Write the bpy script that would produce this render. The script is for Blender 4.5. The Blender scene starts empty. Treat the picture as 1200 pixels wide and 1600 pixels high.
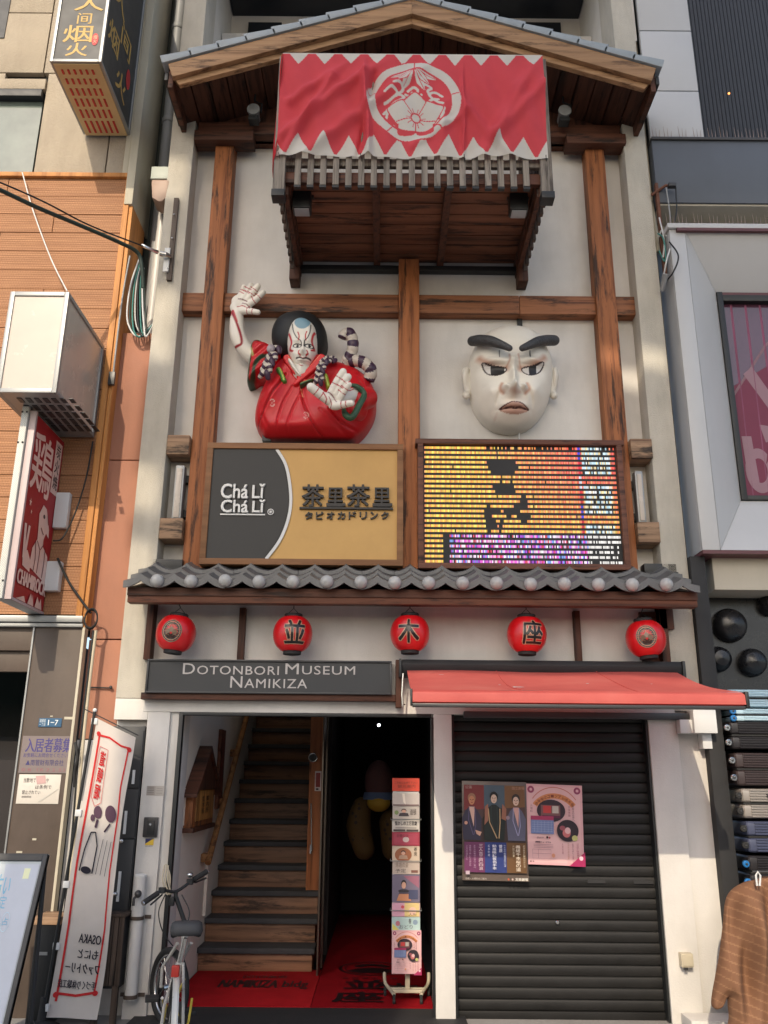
import bpy, bmesh, math, random
import numpy as np
from mathutils import Vector, Matrix
random.seed(7); rng = np.random.default_rng(7)
sc = bpy.context.scene
# ---------------------------------------------------------------- camera
CAM_D, CAM_H, PITCH, ROLL, FPX = 6.7, 1.6, math.radians(17.2), math.radians(.5), 1336.
_F = np.array([0, math.cos(PITCH), math.sin(PITCH)])
_U0 = np.array([0, -math.sin(PITCH), math.cos(PITCH)]); _R0 = np.array([1., 0, 0])
_R = math.cos(ROLL)*_R0 + math.sin(ROLL)*_U0
_U = math.cos(ROLL)*_U0 - math.sin(ROLL)*_R0
_C = np.array([0, -CAM_D, CAM_H])
cd = bpy.data.cameras.new('camera'); cam = bpy.data.objects.new('camera', cd); sc.collection.objects.link(cam)
cam.matrix_world = Matrix(((_R[0], _U[0], -_F[0], _C[0]), (_R[1], _U[1], -_F[1], _C[1]), (_R[2], _U[2], -_F[2], _C[2]), (0, 0, 0, 1)))
cd.sensor_fit = 'VERTICAL'; cd.sensor_height = 36; cd.lens = FPX/1600*36; cd.clip_end = 500; cd.clip_start = .05
sc.camera = cam
# ---------------------------------------------------------------- light
SUN_EL, SUN_AZ = math.radians(34.4), math.radians(12)      # the sun stands in front of the facade, a little to the left
w = bpy.data.worlds.new('World'); sc.world = w; w.use_nodes = True
nt = w.node_tree; nt.nodes.clear()
wo = nt.nodes.new('ShaderNodeOutputWorld'); bg = nt.nodes.new('ShaderNodeBackground'); sky = nt.nodes.new('ShaderNodeTexSky')
sky.sky_type = 'NISHITA'; sky.sun_disc = False; sky.sun_elevation = SUN_EL; sky.sun_rotation = math.pi + SUN_AZ
sky.dust_density = 2.5; sky.air_density = 1.0; sky.ozone_density = .6
nt.links.new(sky.outputs[0], bg.inputs[0]); bg.inputs[1].default_value = .15; nt.links.new(bg.outputs[0], wo.inputs[0])
sl = bpy.data.lights.new('sun', 'SUN'); sl.energy = 2.0; sl.angle = math.radians(.5); sl.color = (1, .86, .66)
so = bpy.data.objects.new('sun', sl); sc.collection.objects.link(so)
sd = Vector((-math.sin(SUN_AZ)*math.cos(SUN_EL), -math.cos(SUN_AZ)*math.cos(SUN_EL), math.sin(SUN_EL)))
so.rotation_euler = sd.to_track_quat('Z', 'Y').to_euler(); so.location = sd*30
sc.view_settings.view_transform = 'Standard'; sc.view_settings.look = 'None'; sc.view_settings.gamma = 1
sc.view_settings.use_curve_mapping = False; sc.view_settings.exposure = .68
# ---------------------------------------------------------------- helpers
def at(px, py, Y=0., Z=None, X=None):
    d = _R*(px-600)/FPX + _U*(800-py)/FPX + _F
    t = (Y+CAM_D)/d[1]
    if Z is not None: t = (Z-CAM_H)/d[2]
    if X is not None: t = X/d[0]
    return Vector(_C + d*t)
def rect(x0, y0, x1, y1, Y=0.):
    """an upright rectangle on the plane Y: X0, X1, Z0, Z1"""
    a, b, c, d = at(x0, y0, Y), at(x1, y0, Y), at(x0, y1, Y), at(x1, y1, Y)
    return (a.x+c.x)/2, (b.x+d.x)/2, (c.z+d.z)/2, (a.z+b.z)/2
def lin(c):
    if max(c) <= 1.0 and not isinstance(c[0], int): return tuple(c[:3])
    return tuple(((v/255)/12.92 if v/255 <= .04045 else ((v/255+.055)/1.055)**2.4) for v in c[:3])
PI = math.pi
_txt = {}
def text2d(s, bold=0., caps=False, spacing=1., shear=0.):
    k = (s, bold, caps, spacing, shear)
    if k in _txt: return _txt[k]
    c = bpy.data.curves.new('t', 'FONT'); c.body = s; c.offset = bold; c.resolution_u = 3; c.space_character = spacing; c.shear = shear
    if caps:
        c.small_caps_scale = .78
        for i, ch in enumerate(s):
            if ch.islower(): c.body_format[i].use_small_caps = True
    o = bpy.data.objects.new('t', c); m = bpy.data.meshes.new_from_object(o)
    v = np.array([tuple(q.co)[:2] for q in m.vertices]) if len(m.vertices) else np.zeros((0, 2))
    f = [tuple(p.vertices) for p in m.polygons]
    bpy.data.objects.remove(o); bpy.data.curves.remove(c); bpy.data.meshes.remove(m)
    _txt[k] = (v, f); return v, f
def fine2d(v, f, L):
    """split triangles until no edge is longer than L"""
    V = [tuple(p) for p in v]; T = []
    for q in f:
        for i in range(1, len(q)-1): T.append((q[0], q[i], q[i+1]))
    out = []
    while T:
        a, b, c = T.pop(); e = [math.dist(V[a], V[b]), math.dist(V[b], V[c]), math.dist(V[c], V[a])]; k = max(range(3), key=lambda i: e[i])
        if e[k] <= L: out.append((a, b, c)); continue
        a, b, c = ((a, b, c), (b, c, a), (c, a, b))[k]; V.append(((V[a][0]+V[b][0])/2, (V[a][1]+V[b][1])/2)); m = len(V)-1; T += [(a, m, c), (m, b, c)]
    return np.array(V), out
class MB:
    def __init__(s): s.v = []; s.f = []; s.m = []; s.c = []
    def add(s, vs, fs, mi=0, col=None):
        n = len(s.v); s.v += [tuple(p) for p in vs]
        for f in fs: s.f.append(tuple(i+n for i in f)); s.m.append(mi); s.c.append(col)
        return s
    def box(s, x0, x1, y0, y1, z0, z1, mi=0, col=None):
        if x0 > x1: x0, x1 = x1, x0
        if y0 > y1: y0, y1 = y1, y0
        if z0 > z1: z0, z1 = z1, z0
        return s.add([(x0,y0,z0),(x1,y0,z0),(x1,y1,z0),(x0,y1,z0),(x0,y0,z1),(x1,y0,z1),(x1,y1,z1),(x0,y1,z1)],
              [(0,3,2,1),(4,5,6,7),(0,1,5,4),(1,2,6,5),(2,3,7,6),(3,0,4,7)], mi, col)
    def prism(s, pts, y0, y1, mi=0, col=None):
        """outline in X,Z pushed from y0 to y1"""
        n = len(pts); a = sum(pts[i][0]*pts[(i+1)%n][1]-pts[(i+1)%n][0]*pts[i][1] for i in range(n))
        if a < 0: pts = pts[::-1]
        vs = [(p[0], y0, p[1]) for p in pts] + [(p[0], y1, p[1]) for p in pts]
        fs = [tuple(range(n)), tuple(range(2*n-1, n-1, -1))] + [(i, i+n, (i+1)%n+n, (i+1)%n) for i in range(n)]
        return s.add(vs, fs, mi, col)
    def prismx(s, pts, x0, x1, mi=0, col=None):
        """outline in Y,Z pushed from x0 to x1"""
        n = len(pts)
        vs = [(x0, p[0], p[1]) for p in pts] + [(x1, p[0], p[1]) for p in pts]
        return s.add(vs, [tuple(range(n))[::-1], tuple(range(n, 2*n))] + [(i, (i+1)%n, (i+1)%n+n, i+n) for i in range(n)], mi, col)
    def tube(s, pts, r, n=8, mi=0, col=None, cap=True, flat=1.):
        pts = [Vector(p) for p in pts]; R = r if isinstance(r, (list, tuple)) else [r]*len(pts)
        up = None; vs = []
        for i, p in enumerate(pts):
            t = (pts[min(i+1, len(pts)-1)] - pts[max(i-1, 0)])
            t = t.normalized() if t.length > 1e-9 else Vector((0, 0, 1))
            if up is None:
                up = t.orthogonal().normalized()
            else:
                up = (up - t*up.dot(t)); up = up.normalized() if up.length > 1e-6 else t.orthogonal().normalized()
            b = t.cross(up)
            for k in range(n):
                a = 2*PI*k/n; vs.append(p + (up*math.cos(a) + b*math.sin(a)*flat)*R[i])
        fs = []
        for i in range(len(pts)-1):
            for k in range(n):
                fs.append((i*n+k, i*n+(k+1)%n, (i+1)*n+(k+1)%n, (i+1)*n+k))
        if cap: fs += [tuple(range(n))[::-1], tuple(range((len(pts)-1)*n, len(pts)*n))]
        return s.add(vs, fs, mi, col)
    def ball(s, c, r, nu=16, nv=10, mi=0, col=None):
        if not isinstance(r, (tuple, list)): r = (r, r, r)
        vs = []; fs = []
        for j in range(nv+1):
            ph = PI*j/nv
            for i in range(nu):
                a = 2*PI*i/nu; vs.append((c[0]+r[0]*math.sin(ph)*math.cos(a), c[1]+r[1]*math.sin(ph)*math.sin(a), c[2]+r[2]*math.cos(ph)))
        for j in range(nv):
            for i in range(nu):
                q = (j*nu+i, (j+1)*nu+i, (j+1)*nu+(i+1)%nu, j*nu+(i+1)%nu)
                if j == 0: q = (q[0], q[1], q[2])
                elif j == nv-1: q = (q[0], q[1], q[3])
                fs.append(q)
        return s.add(vs, fs, mi, col)
    def lathe(s, prof, c, axis='z', n=24, mi=0, col=None):
        vs = []; fs = []
        for r, h in prof:
            for i in range(n):
                a = 2*PI*i/n; u, v = r*math.cos(a), r*math.sin(a)
                vs.append((c[0]+u, c[1]+v, c[2]+h) if axis == 'z' else ((c[0]+u, c[1]+h, c[2]+v) if axis == 'y' else (c[0]+h, c[1]+u, c[2]+v)))
        for j in range(len(prof)-1):
            for i in range(n): fs.append((j*n+i, j*n+(i+1)%n, (j+1)*n+(i+1)%n, (j+1)*n+i))
        fs += [tuple(range(n))[::-1], tuple(range((len(prof)-1)*n, len(prof)*n))]
        return s.add(vs, fs, mi, col)
    def quad(s, a, b, c, d, mi=0, col=None): return s.add([a, b, c, d], [(0, 1, 2, 3)], mi, col)
    def xf(s, M):
        s.v = [tuple(M @ Vector(p)) for p in s.v]; return s
    def merge(s, o):
        n = len(s.v); s.v += o.v
        for f, m, c in zip(o.f, o.m, o.c): s.f.append(tuple(i+n for i in f)); s.m.append(m); s.c.append(c)
        return s
WL = {}
COL = sc.collection
def mats_of(m): return m if isinstance(m, (list, tuple)) else [m]
def mesh_of(name, mb, mat, org, bevel=0., seg=2, smooth=True, angle=34):
    me = bpy.data.meshes.new(name)
    me.from_pydata([(p[0]-org[0], p[1]-org[1], p[2]-org[2]) for p in mb.v], [], mb.f)
    for m in mats_of(mat): me.materials.append(m)
    if max(mb.m, default=0) > 0: me.polygons.foreach_set('material_index', mb.m)
    if any(c is not None for c in mb.c):
        at_ = me.color_attributes.new('Col', 'FLOAT_COLOR', 'CORNER'); arr = []
        for f, c in zip(mb.f, mb.c):
            q = lin(c) + (1.,) if c is not None else (1., 1., 1., 1.); arr += list(q)*len(f)
        at_.data.foreach_set('color', arr)
    if bevel > 0:
        bm = bmesh.new(); bm.from_mesh(me)
        bmesh.ops.recalc_face_normals(bm, faces=bm.faces)
        ed = [e for e in bm.edges if len(e.link_faces) == 2 and e.calc_face_angle(0) > .6]
        bmesh.ops.bevel(bm, geom=ed, offset=bevel, segments=seg, affect='EDGES', clamp_overlap=True, profile=.6)
        bm.to_mesh(me); bm.free()
    if smooth:
        me.polygons.foreach_set('use_smooth', [True]*len(me.polygons))
        me.set_sharp_from_angle(angle=math.radians(angle))
    me.update(); return me
def org_of(mb):
    a = np.array(mb.v); return Vector((a.min(0)+a.max(0))/2)
def part(name, mb, mat, parent, bevel=0., label=None, kind=None, **k):
    org = org_of(mb); o = bpy.data.objects.new(name, mesh_of(name, mb, mat, org, bevel, **k)); COL.objects.link(o)
    o.parent = parent; o.location = org - WL[parent]; WL[o] = org
    if label: o['label'] = label
    if kind: o['kind'] = kind
    return o
def copy_part(src, parent, world):
    o = src.copy(); COL.objects.link(o); o.parent = parent; o.location = Vector(world) - WL[parent]; WL[o] = Vector(world)
    return o
def thing(name, label, cat, loc, group=None):
    o = bpy.data.objects.new(name, None); o.empty_display_size = .1; COL.objects.link(o); o.location = loc; WL[o] = Vector(loc)
    o['label'] = label; o['category'] = cat
    if group: o['group'] = group
    return o
def solo(name, mb, mat, label=None, cat=None, kind=None, group=None, bevel=0., **k):
    org = org_of(mb); org.z = min(p[2] for p in mb.v)
    o = bpy.data.objects.new(name, mesh_of(name, mb, mat, org, bevel, **k)); COL.objects.link(o); o.location = org; WL[o] = org
    if label: o['label'] = label
    if cat: o['category'] = cat
    if kind: o['kind'] = kind
    if group: o['group'] = group
    return o
def copy_thing(src, delta, label=None):
    """src, its parts and its sub-parts once more, moved by delta"""
    def rec(o, par):
        c = o.copy(); COL.objects.link(c); c.parent = par; WL[c] = WL[o] + Vector(delta)
        for ch in list(o.children): rec(ch, c)
        return c
    c = rec(src, None); c.location = WL[c]
    if label: c['label'] = label
    return c
# ---------------------------------------------------------------- flat print on a sheet
class Sheet:
    """2-D drawing in u,v (0..1 across the sheet) laid on a plane; each layer a hair above the last"""
    def __init__(s, o, u, v, n, lift=.0008):
        s.o, s.u, s.v, s.n, s.l, s.step = Vector(o), Vector(u), Vector(v), Vector(n), lift, .0004; s.mb = MB()
    def p(s, a, b, l): return s.o + s.u*a + s.v*b + s.n*l
    def poly(s, pts, col):
        s.l += s.step; s.mb.add([s.p(a, b, s.l) for a, b in pts], [tuple(range(len(pts)))], 0, col); return s
    def r(s, a0, b0, a1, b1, col): return s.poly([(a0, b0), (a1, b0), (a1, b1), (a0, b1)], col)
    def ell(s, a, b, ra, rb, col, n=28, r0=0, a0=0, a1=2*PI):
        s.l += s.step
        if r0 == 0: s.mb.add([s.p(a+ra*math.cos(a0+(a1-a0)*i/n), b+rb*math.sin(a0+(a1-a0)*i/n), s.l) for i in range(n+(a1-a0 < 6))], [tuple(range(n+(a1-a0 < 6)))], 0, col)
        else:
            vs = []
            for i in range(n+1):
                t = a0+(a1-a0)*i/n
                for q in (1, r0): vs.append(s.p(a+ra*q*math.cos(t), b+rb*q*math.sin(t), s.l))
            s.mb.add(vs, [(2*i, 2*i+2, 2*i+3, 2*i+1) for i in range(n)], 0, col)
        return s
    def line(s, pts, w, col, asp=None):
        """stroke of width w (in v units); asp = |u|/|v|"""
        asp = asp or s.u.length/s.v.length; s.l += s.step
        P = [np.array((a*asp, b)) for a, b in pts]; vs = []
        for i, p in enumerate(P):
            t = P[min(i+1, len(P)-1)]-P[max(i-1, 0)]; t = t/(np.linalg.norm(t)+1e-9); nn = np.array((-t[1], t[0]))*w/2
            for q in (p+nn, p-nn): vs.append(s.p(q[0]/asp, q[1], s.l))
        s.mb.add(vs, [(2*i, 2*i+1, 2*i+3, 2*i+2) for i in range(len(P)-1)], 0, col); return s
    def text(s, st, a0, b0, a1, b1, col, bold=0., caps=False, mirror=False, spacing=1., depth=0.):
        v, f = text2d(st, 0, caps, spacing)
        if not len(v): return s
        mn, mx = v.min(0), v.max(0); q = (v-mn)/(mx-mn+1e-9)
        if mirror: q[:, 0] = 1-q[:, 0]
        s.l += s.step; k_ = bold*.42
        for dx_, dy_ in ([(0, 0)] if bold <= 0 else [(k_, k_), (-k_, k_), (k_, -k_), (-k_, -k_), (0, 0)]):
            s.l += .00004; s.mb.add([s.p(a0+(a1-a0)*(x+dx_), b0+(b1-b0)*(y+dy_), s.l) for x, y in q], f, 0, col)
        return s
    def vtext(s, st, a0, b1, a1, b0, col, bold=0., mirror=False, fill=.9):
        n = len(st); h = (b1-b0)/n
        for i, ch in enumerate(st):
            if ch not in ' 　': s.text(ch, a0, b1-(i+fill)*h, a1, b1-i*h-h*(1-fill)*.3, col, bold, False, mirror)
        return s
def raised_text(st, X0, X1, Z0, Z1, yf, yb, bold=0., caps=False, spacing=1., col=None):
    """letters with thickness, from front yf back to yb, upright on the facade"""
    if bold > 0:
        mb = MB(); k = 0
        for dx_, dz_ in ((1, 1), (-1, 1), (1, -1), (-1, -1), (0, 0)):
            k += 1; mb.merge(raised_text(st, X0+dx_*bold*.22, X1+dx_*bold*.22, Z0+dz_*bold*.22, Z1+dz_*bold*.22, yf-.0004*k, yb, 0, caps, spacing, col))
        return mb
    v, f = text2d(st, 0, caps, spacing); mn, mx = v.min(0), v.max(0); q = (v-mn)/(mx-mn+1e-9)
    P = [(X0+(X1-X0)*a, Z0+(Z1-Z0)*b) for a, b in q]; n = len(P); mb = MB()
    vs = [(a, yf, b) for a, b in P] + [(a, yb, b) for a, b in P]; fs = list(f)
    cnt = {}
    for g in f:
        for i in range(len(g)):
            e = (g[i], g[(i+1) % len(g)]); cnt[tuple(sorted(e))] = cnt.get(tuple(sorted(e)), []) + [e]
    for k, e in cnt.items():
        if len(e) == 1: a, b = e[0]; fs.append((b, a, a+n, b+n))
    return mb.add(vs, fs, 0, col)
# ---------------------------------------------------------------- relief modelling: outline + rounded height + paint
def seg_dist(P, poly, closed=False):
    P = np.asarray(P); Q = np.asarray(poly, float); D = np.full(len(P), 1e9); near = np.zeros((len(P), 2))
    n = len(Q); rngi = range(n if closed else n-1)
    for i in rngi:
        a, b = Q[i], Q[(i+1) % n]; ab = b-a; L = (ab**2).sum()+1e-12
        t = np.clip(((P-a)@ab)/L, 0, 1); c = a+t[:, None]*ab; d = np.hypot(*(P-c).T); m = d < D
        D[m] = d[m]; near[m] = c[m]
    return D, near
def inside(P, poly):
    x, y = P[:, 0], P[:, 1]; Q = np.asarray(poly, float); r = np.zeros(len(P), bool); n = len(Q)
    for i in range(n):
        (x0, y0), (x1, y1) = Q[i], Q[(i+1) % n]
        c = ((y0 > y) != (y1 > y)); xx = (x1-x0)*(y-y0)/((y1-y0) if abs(y1-y0) > 1e-12 else 1e-12)+x0
        r ^= c & (x < xx)
    return r
def smooth_poly(pts, k=6, closed=True):
    """Catmull-Rom through the points"""
    P = [np.array(p, float) for p in pts]; n = len(P); out = []
    for i in range(n if closed else n-1):
        g = (lambda j: P[j % n]) if closed else (lambda j: P[min(max(j, 0), n-1)])
        p0, p1, p2, p3 = g(i-1), g(i), g(i+1), g(i+2)
        for q in range(k):
            t = q/k; out.append(.5*((2*p1)+(p2-p0)*t+(2*p0-5*p1+4*p2-p3)*t*t+(3*p1-p0-3*p2+p3)*t**3))
    if not closed: out.append(P[-1])
    return np.array(out)
def W2(px, py, Y): p = at(px, py, Y); return (p.x, p.z)
def relief(name, outline, Y0, H, wd, mat, parent, step=.008, bump=None, paint=None, back=None, power=.5, label=None, sm=6):
    """outline: pixel-free XZ points; surface rises to H within wd of the edge, bump(XZ)->extra, paint(XZ)->rgb"""
    O = smooth_poly(outline, sm) if sm else np.asarray(outline, float)
    mn, mx = O.min(0), O.max(0); nx, nz = int((mx[0]-mn[0])/step)+3, int((mx[1]-mn[1])/step)+3
    gx = mn[0]-step+np.arange(nx)*step; gz = mn[1]-step+np.arange(nz)*step
    G = np.stack(np.meshgrid(gx, gz), -1).reshape(-1, 2)
    ins = inside(G, O); D, near = seg_dist(G, O, True)
    idx = np.arange(nx*nz).reshape(nz, nx); c = np.stack([idx[:-1, :-1], idx[:-1, 1:], idx[1:, 1:], idx[1:, :-1]], -1).reshape(-1, 4)
    ctr = G[c].mean(1); ok = inside(ctr, O); c = c[ok]
    use = np.unique(c); P = G.copy(); cnt = np.zeros(len(G), int); np.add.at(cnt, c.ravel(), 1)
    bd = (cnt > 0) & (cnt < 4)
    P[bd] = near[bd]; d = np.where(ins & ~bd, D, 0.); d[bd] = 0
    t = np.clip(d/wd, 0, 1); h = H*(1-(1-t)**2)**power
    ed = np.clip(d/(wd*.5), 0, 1)
    if bump is not None: h = h + bump(P)*ed
    V = np.stack([P[:, 0], Y0-h, P[:, 1]], 1)
    remap = -np.ones(len(G), int); remap[use] = np.arange(len(use)); V = V[use]; F = remap[c]
    F = [tuple(int(i) for i in q) for q in F]; V = [tuple(map(float, p)) for p in V]
    if back is not None:
        n = len(V); es = {}
        for q in F:
            for i in range(4):
                a, b = q[i], q[(i+1) % 4]
                es[(a, b)] = 1
        bv = {}
        F2 = []
        for (a, b) in es:
            if (b, a) not in es:
                for k in (a, b):
                    if k not in bv: bv[k] = len(V); V.append((V[k][0], back, V[k][2]))
                F2.append((b, a, bv[a], bv[b]))
        F = F + F2
    mb = MB(); mb.v = V; mb.f = F; mb.m = [0]*len(F); mb.c = [None]*len(F)
    o = part(name, mb, mat, parent, label=label, angle=70)
    if paint is not None:
        A = np.array(V)[:, [0, 2]]; C = np.clip(paint(A), 0, 1); C = np.concatenate([C, np.ones((len(C), 1))], 1)
        ca = o.data.color_attributes.new('Col', 'FLOAT_COLOR', 'POINT'); ca.data.foreach_set('color', C.astype(np.float32).ravel())
    return o
def gb(P, c, s, h, p=2):
    """a soft bump"""
    return h*np.exp(-(np.abs((P[:, 0]-c[0])/s[0])**p + np.abs((P[:, 1]-c[1])/s[1])**p))
def stroke(P, pts, wd, soft=.3):
    D, _ = seg_dist(P, smooth_poly(pts, 5, False) if len(pts) > 2 else pts); return np.clip((wd*(1+soft)-D)/(wd*soft*2+1e-9), 0, 1)[:, None]
def mixc(a, b, t): return a*(1-t)+np.array(lin(b))[None, :]*t
# ---------------------------------------------------------------- materials
def N(nt, t, **k):
    n = nt.nodes.new(t)
    for a, b in k.items(): setattr(n, a, b)
    return n
def newmat(name):
    m = bpy.data.materials.new(name); m.use_nodes = True; nt = m.node_tree; b = nt.nodes['Principled BSDF']; return m, nt, b
def coords(nt, scale=(1, 1, 1)):
    tc = N(nt, 'ShaderNodeTexCoord'); oi = N(nt, 'ShaderNodeObjectInfo'); mp = N(nt, 'ShaderNodeMapping')
    va = N(nt, 'ShaderNodeVectorMath', operation='MULTIPLY'); va.inputs[1].default_value = (17.3, 9.1, 23.7)
    ad = N(nt, 'ShaderNodeVectorMath', operation='ADD')
    nt.links.new(oi.outputs['Random'], va.inputs[0]); nt.links.new(tc.outputs['Object'], ad.inputs[0]); nt.links.new(va.outputs[0], ad.inputs[1])
    nt.links.new(ad.outputs[0], mp.inputs[0]); mp.inputs['Scale'].default_value = scale
    return mp.outputs[0]
def noise(nt, vec, s, d=4, r=.55):
    n = N(nt, 'ShaderNodeTexNoise'); n.inputs['Scale'].default_value = s; n.inputs['Detail'].default_value = d; n.inputs['Roughness'].default_value = r
    nt.links.new(vec, n.inputs['Vector']); return n.outputs['Fac']
def ramp(nt, fac, stops):
    r = N(nt, 'ShaderNodeValToRGB'); e = r.color_ramp.elements
    while len(e) < len(stops): e.new(.5)
    for k, (p, c) in zip(e, stops): k.position = p; k.color = (*lin(c), 1)
    nt.links.new(fac, r.inputs[0]); return r.outputs[0]
def bumpn(nt, b, h, st, dist=.01, prev=None):
    n = N(nt, 'ShaderNodeBump'); n.inputs['Strength'].default_value = st; n.inputs['Distance'].default_value = dist
    nt.links.new(h, n.inputs['Height'])
    if prev is not None: nt.links.new(prev, n.inputs['Normal'])
    nt.links.new(n.outputs[0], b.inputs['Normal']); return n.outputs[0]
def sc_(c, k): return tuple(min(1., v*k) for v in lin(c))
def plain(name, col, rough=.6, var=.12, vs=3., bump=.15, bs=60., metal=0., dirt=0., dist=.004, spec=.5, coat=0.):
    m, nt, b = newmat(name); v = coords(nt)
    c = ramp(nt, noise(nt, v, vs, 6, .6), [(.3, sc_(col, 1-var)), (.7, sc_(col, 1+var*.6))])
    if dirt > 0:
        mx = N(nt, 'ShaderNodeMixRGB', blend_type='MULTIPLY'); mp = N(nt, 'ShaderNodeMapping'); mp.inputs['Scale'].default_value = (3.2, 3.2, .8); nt.links.new(v, mp.inputs[0])
        f = ramp(nt, noise(nt, mp.outputs[0], 2.2, 8, .65), [(.45, (0., 0., 0.)), (.75, (1., 1., 1.))])
        ma = N(nt, 'ShaderNodeMath', operation='MULTIPLY'); ma.inputs[1].default_value = dirt; nt.links.new(f, ma.inputs[0]); nt.links.new(ma.outputs[0], mx.inputs[0])
        nt.links.new(c, mx.inputs[1]); mx.inputs[2].default_value = (.42, .38, .33, 1); c = mx.outputs[0]
    nt.links.new(c, b.inputs['Base Color']); b.inputs['Metallic'].default_value = metal; b.inputs['Specular IOR Level'].default_value = spec
    b.inputs['Coat Weight'].default_value = coat; b.inputs['Coat Roughness'].default_value = .15
    rr = N(nt, 'ShaderNodeMapRange'); rr.inputs['To Min'].default_value = max(.05, rough-.1); rr.inputs['To Max'].default_value = min(1, rough+.1)
    nt.links.new(noise(nt, v, vs*4, 4), rr.inputs[0]); nt.links.new(rr.outputs[0], b.inputs['Roughness'])
    if bump > 0: bumpn(nt, b, noise(nt, v, bs, 5), bump, dist)
    return m
def wood(name, c1, c2, c3, axis='z', rough=.6, fine=1., bump=.35, knots=True, spec=.35):
    """c1 light grain, c2 dark grain, c3 knots and cracks"""
    m, nt, b = newmat(name); st = {'x': (.55, 9, 9), 'y': (9, .55, 9), 'z': (9, 9, .55)}[axis]
    v = coords(nt, tuple(q*fine for q in st))
    n1 = noise(nt, v, 2.2, 6, .62); n2 = noise(nt, v, 11, 4, .6)
    wv = N(nt, 'ShaderNodeTexWave', wave_type='RINGS', rings_direction=axis.upper()); wv.inputs['Scale'].default_value = .55; wv.inputs['Distortion'].default_value = 7; wv.inputs['Detail'].default_value = 3; nt.links.new(v, wv.inputs['Vector'])
    a = N(nt, 'ShaderNodeMath', operation='MULTIPLY_ADD'); a.inputs[1].default_value = .16; nt.links.new(wv.outputs['Fac'], a.inputs[0])
    s2 = N(nt, 'ShaderNodeMath', operation='MULTIPLY'); s2.inputs[1].default_value = .84; nt.links.new(n1, s2.inputs[0]); nt.links.new(s2.outputs[0], a.inputs[2])
    a2 = N(nt, 'ShaderNodeMath', operation='MULTIPLY_ADD'); a2.inputs[1].default_value = .3; nt.links.new(n2, a2.inputs[0]); nt.links.new(a.outputs[0], a2.inputs[2])
    c = ramp(nt, a2.outputs[0], [(.42, c2), (.62, c1), (.85, sc_(c1, 1.25))])
    v3 = coords(nt, {'x': (1.1, 7, 7), 'y': (7, 1.1, 7), 'z': (9, 9, .9)}[axis])
    f = ramp(nt, noise(nt, v3, 1.6, 7, .7), [(.53, (0., 0., 0.)), (.63, (1., 1., 1.))])
    mx = N(nt, 'ShaderNodeMixRGB'); ma = N(nt, 'ShaderNodeMath', operation='MULTIPLY'); ma.inputs[1].default_value = .88 if knots else .25
    nt.links.new(f, ma.inputs[0]); nt.links.new(ma.outputs[0], mx.inputs[0]); nt.links.new(c, mx.inputs[1]); mx.inputs[2].default_value = (*lin(c3), 1)
    v4 = coords(nt, {'x': (.9, 34, 34), 'y': (34, .9, 34), 'z': (34, 34, .9)}[axis]); f4 = ramp(nt, noise(nt, v4, 1.3, 5, .6), [(.60, (1., 1., 1.)), (.72, (.28, .24, .22))])
    m4 = N(nt, 'ShaderNodeMixRGB', blend_type='MULTIPLY'); m4.inputs[0].default_value = .8 if knots else .3; nt.links.new(mx.outputs[0], m4.inputs[1]); nt.links.new(f4, m4.inputs[2]); mx = m4
    oi = N(nt, 'ShaderNodeObjectInfo'); hs = N(nt, 'ShaderNodeHueSaturation'); mr = N(nt, 'ShaderNodeMapRange'); mr.inputs['To Min'].default_value = .85; mr.inputs['To Max'].default_value = 1.15
    nt.links.new(oi.outputs['Random'], mr.inputs[0]); nt.links.new(mr.outputs[0], hs.inputs['Value']); nt.links.new(mx.outputs[0], hs.inputs['Color'])
    nt.links.new(hs.outputs[0], b.inputs['Base Color']); b.inputs['Roughness'].default_value = rough; b.inputs['Specular IOR Level'].default_value = spec
    bumpn(nt, b, a2.outputs[0], bump, .004); return m
def painted(name, rough=.6, bump=.0, bs=80, spec=.5, coat=0., trans=0.):
    m, nt, b = newmat(name); a = N(nt, 'ShaderNodeVertexColor', layer_name='Col'); v = coords(nt)
    mx = N(nt, 'ShaderNodeMixRGB', blend_type='MULTIPLY'); mx.inputs[0].default_value = .35
    nt.links.new(a.outputs[0], mx.inputs[1]); nt.links.new(ramp(nt, noise(nt, v, 5, 6, .6), [(.3, (.78, .76, .74)), (.65, (1., 1., 1.))]), mx.inputs[2])
    nt.links.new(mx.outputs[0], b.inputs['Base Color']); b.inputs['Roughness'].default_value = rough; b.inputs['Specular IOR Level'].default_value = spec
    b.inputs['Coat Weight'].default_value = coat; b.inputs['Coat Roughness'].default_value = .2
    if bump: bumpn(nt, b, noise(nt, v, bs, 4), bump, .003)
    if trans > 0:
        tr = N(nt, 'ShaderNodeBsdfTranslucent'); ms = N(nt, 'ShaderNodeMixShader'); ms.inputs[0].default_value = trans
        nt.links.new(mx.outputs[0], tr.inputs[0]); out = nt.nodes['Material Output']
        nt.links.new(b.outputs[0], ms.inputs[1]); nt.links.new(tr.outputs[0], ms.inputs[2]); nt.links.new(ms.outputs[0], out.inputs[0])
    return m
def glass(name, col=(.9, .95, .95), rough=.05):
    m, nt, b = newmat(name); b.inputs['Base Color'].default_value = (*col, 1); b.inputs['Roughness'].default_value = rough
    b.inputs['Transmission Weight'].default_value = .85; b.inputs['IOR'].default_value = 1.45; return m
def emit(name, col, st):
    m, nt, b = newmat(name); b.inputs['Base Color'].default_value = (*lin(col), 1); b.inputs['Emission Color'].default_value = (*lin(col), 1); b.inputs['Emission Strength'].default_value = st; return m
M = {}
M['stucco'] = plain('grey white stucco', (.655, .63, .59), .85, .13, 1.3, .35, 90, dirt=.12, dist=.004)
M['stucco_rough'] = plain('cream roughcast', (.52, .485, .415), .9, .12, 3, 1., 110, dirt=.28, dist=.006)
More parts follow.
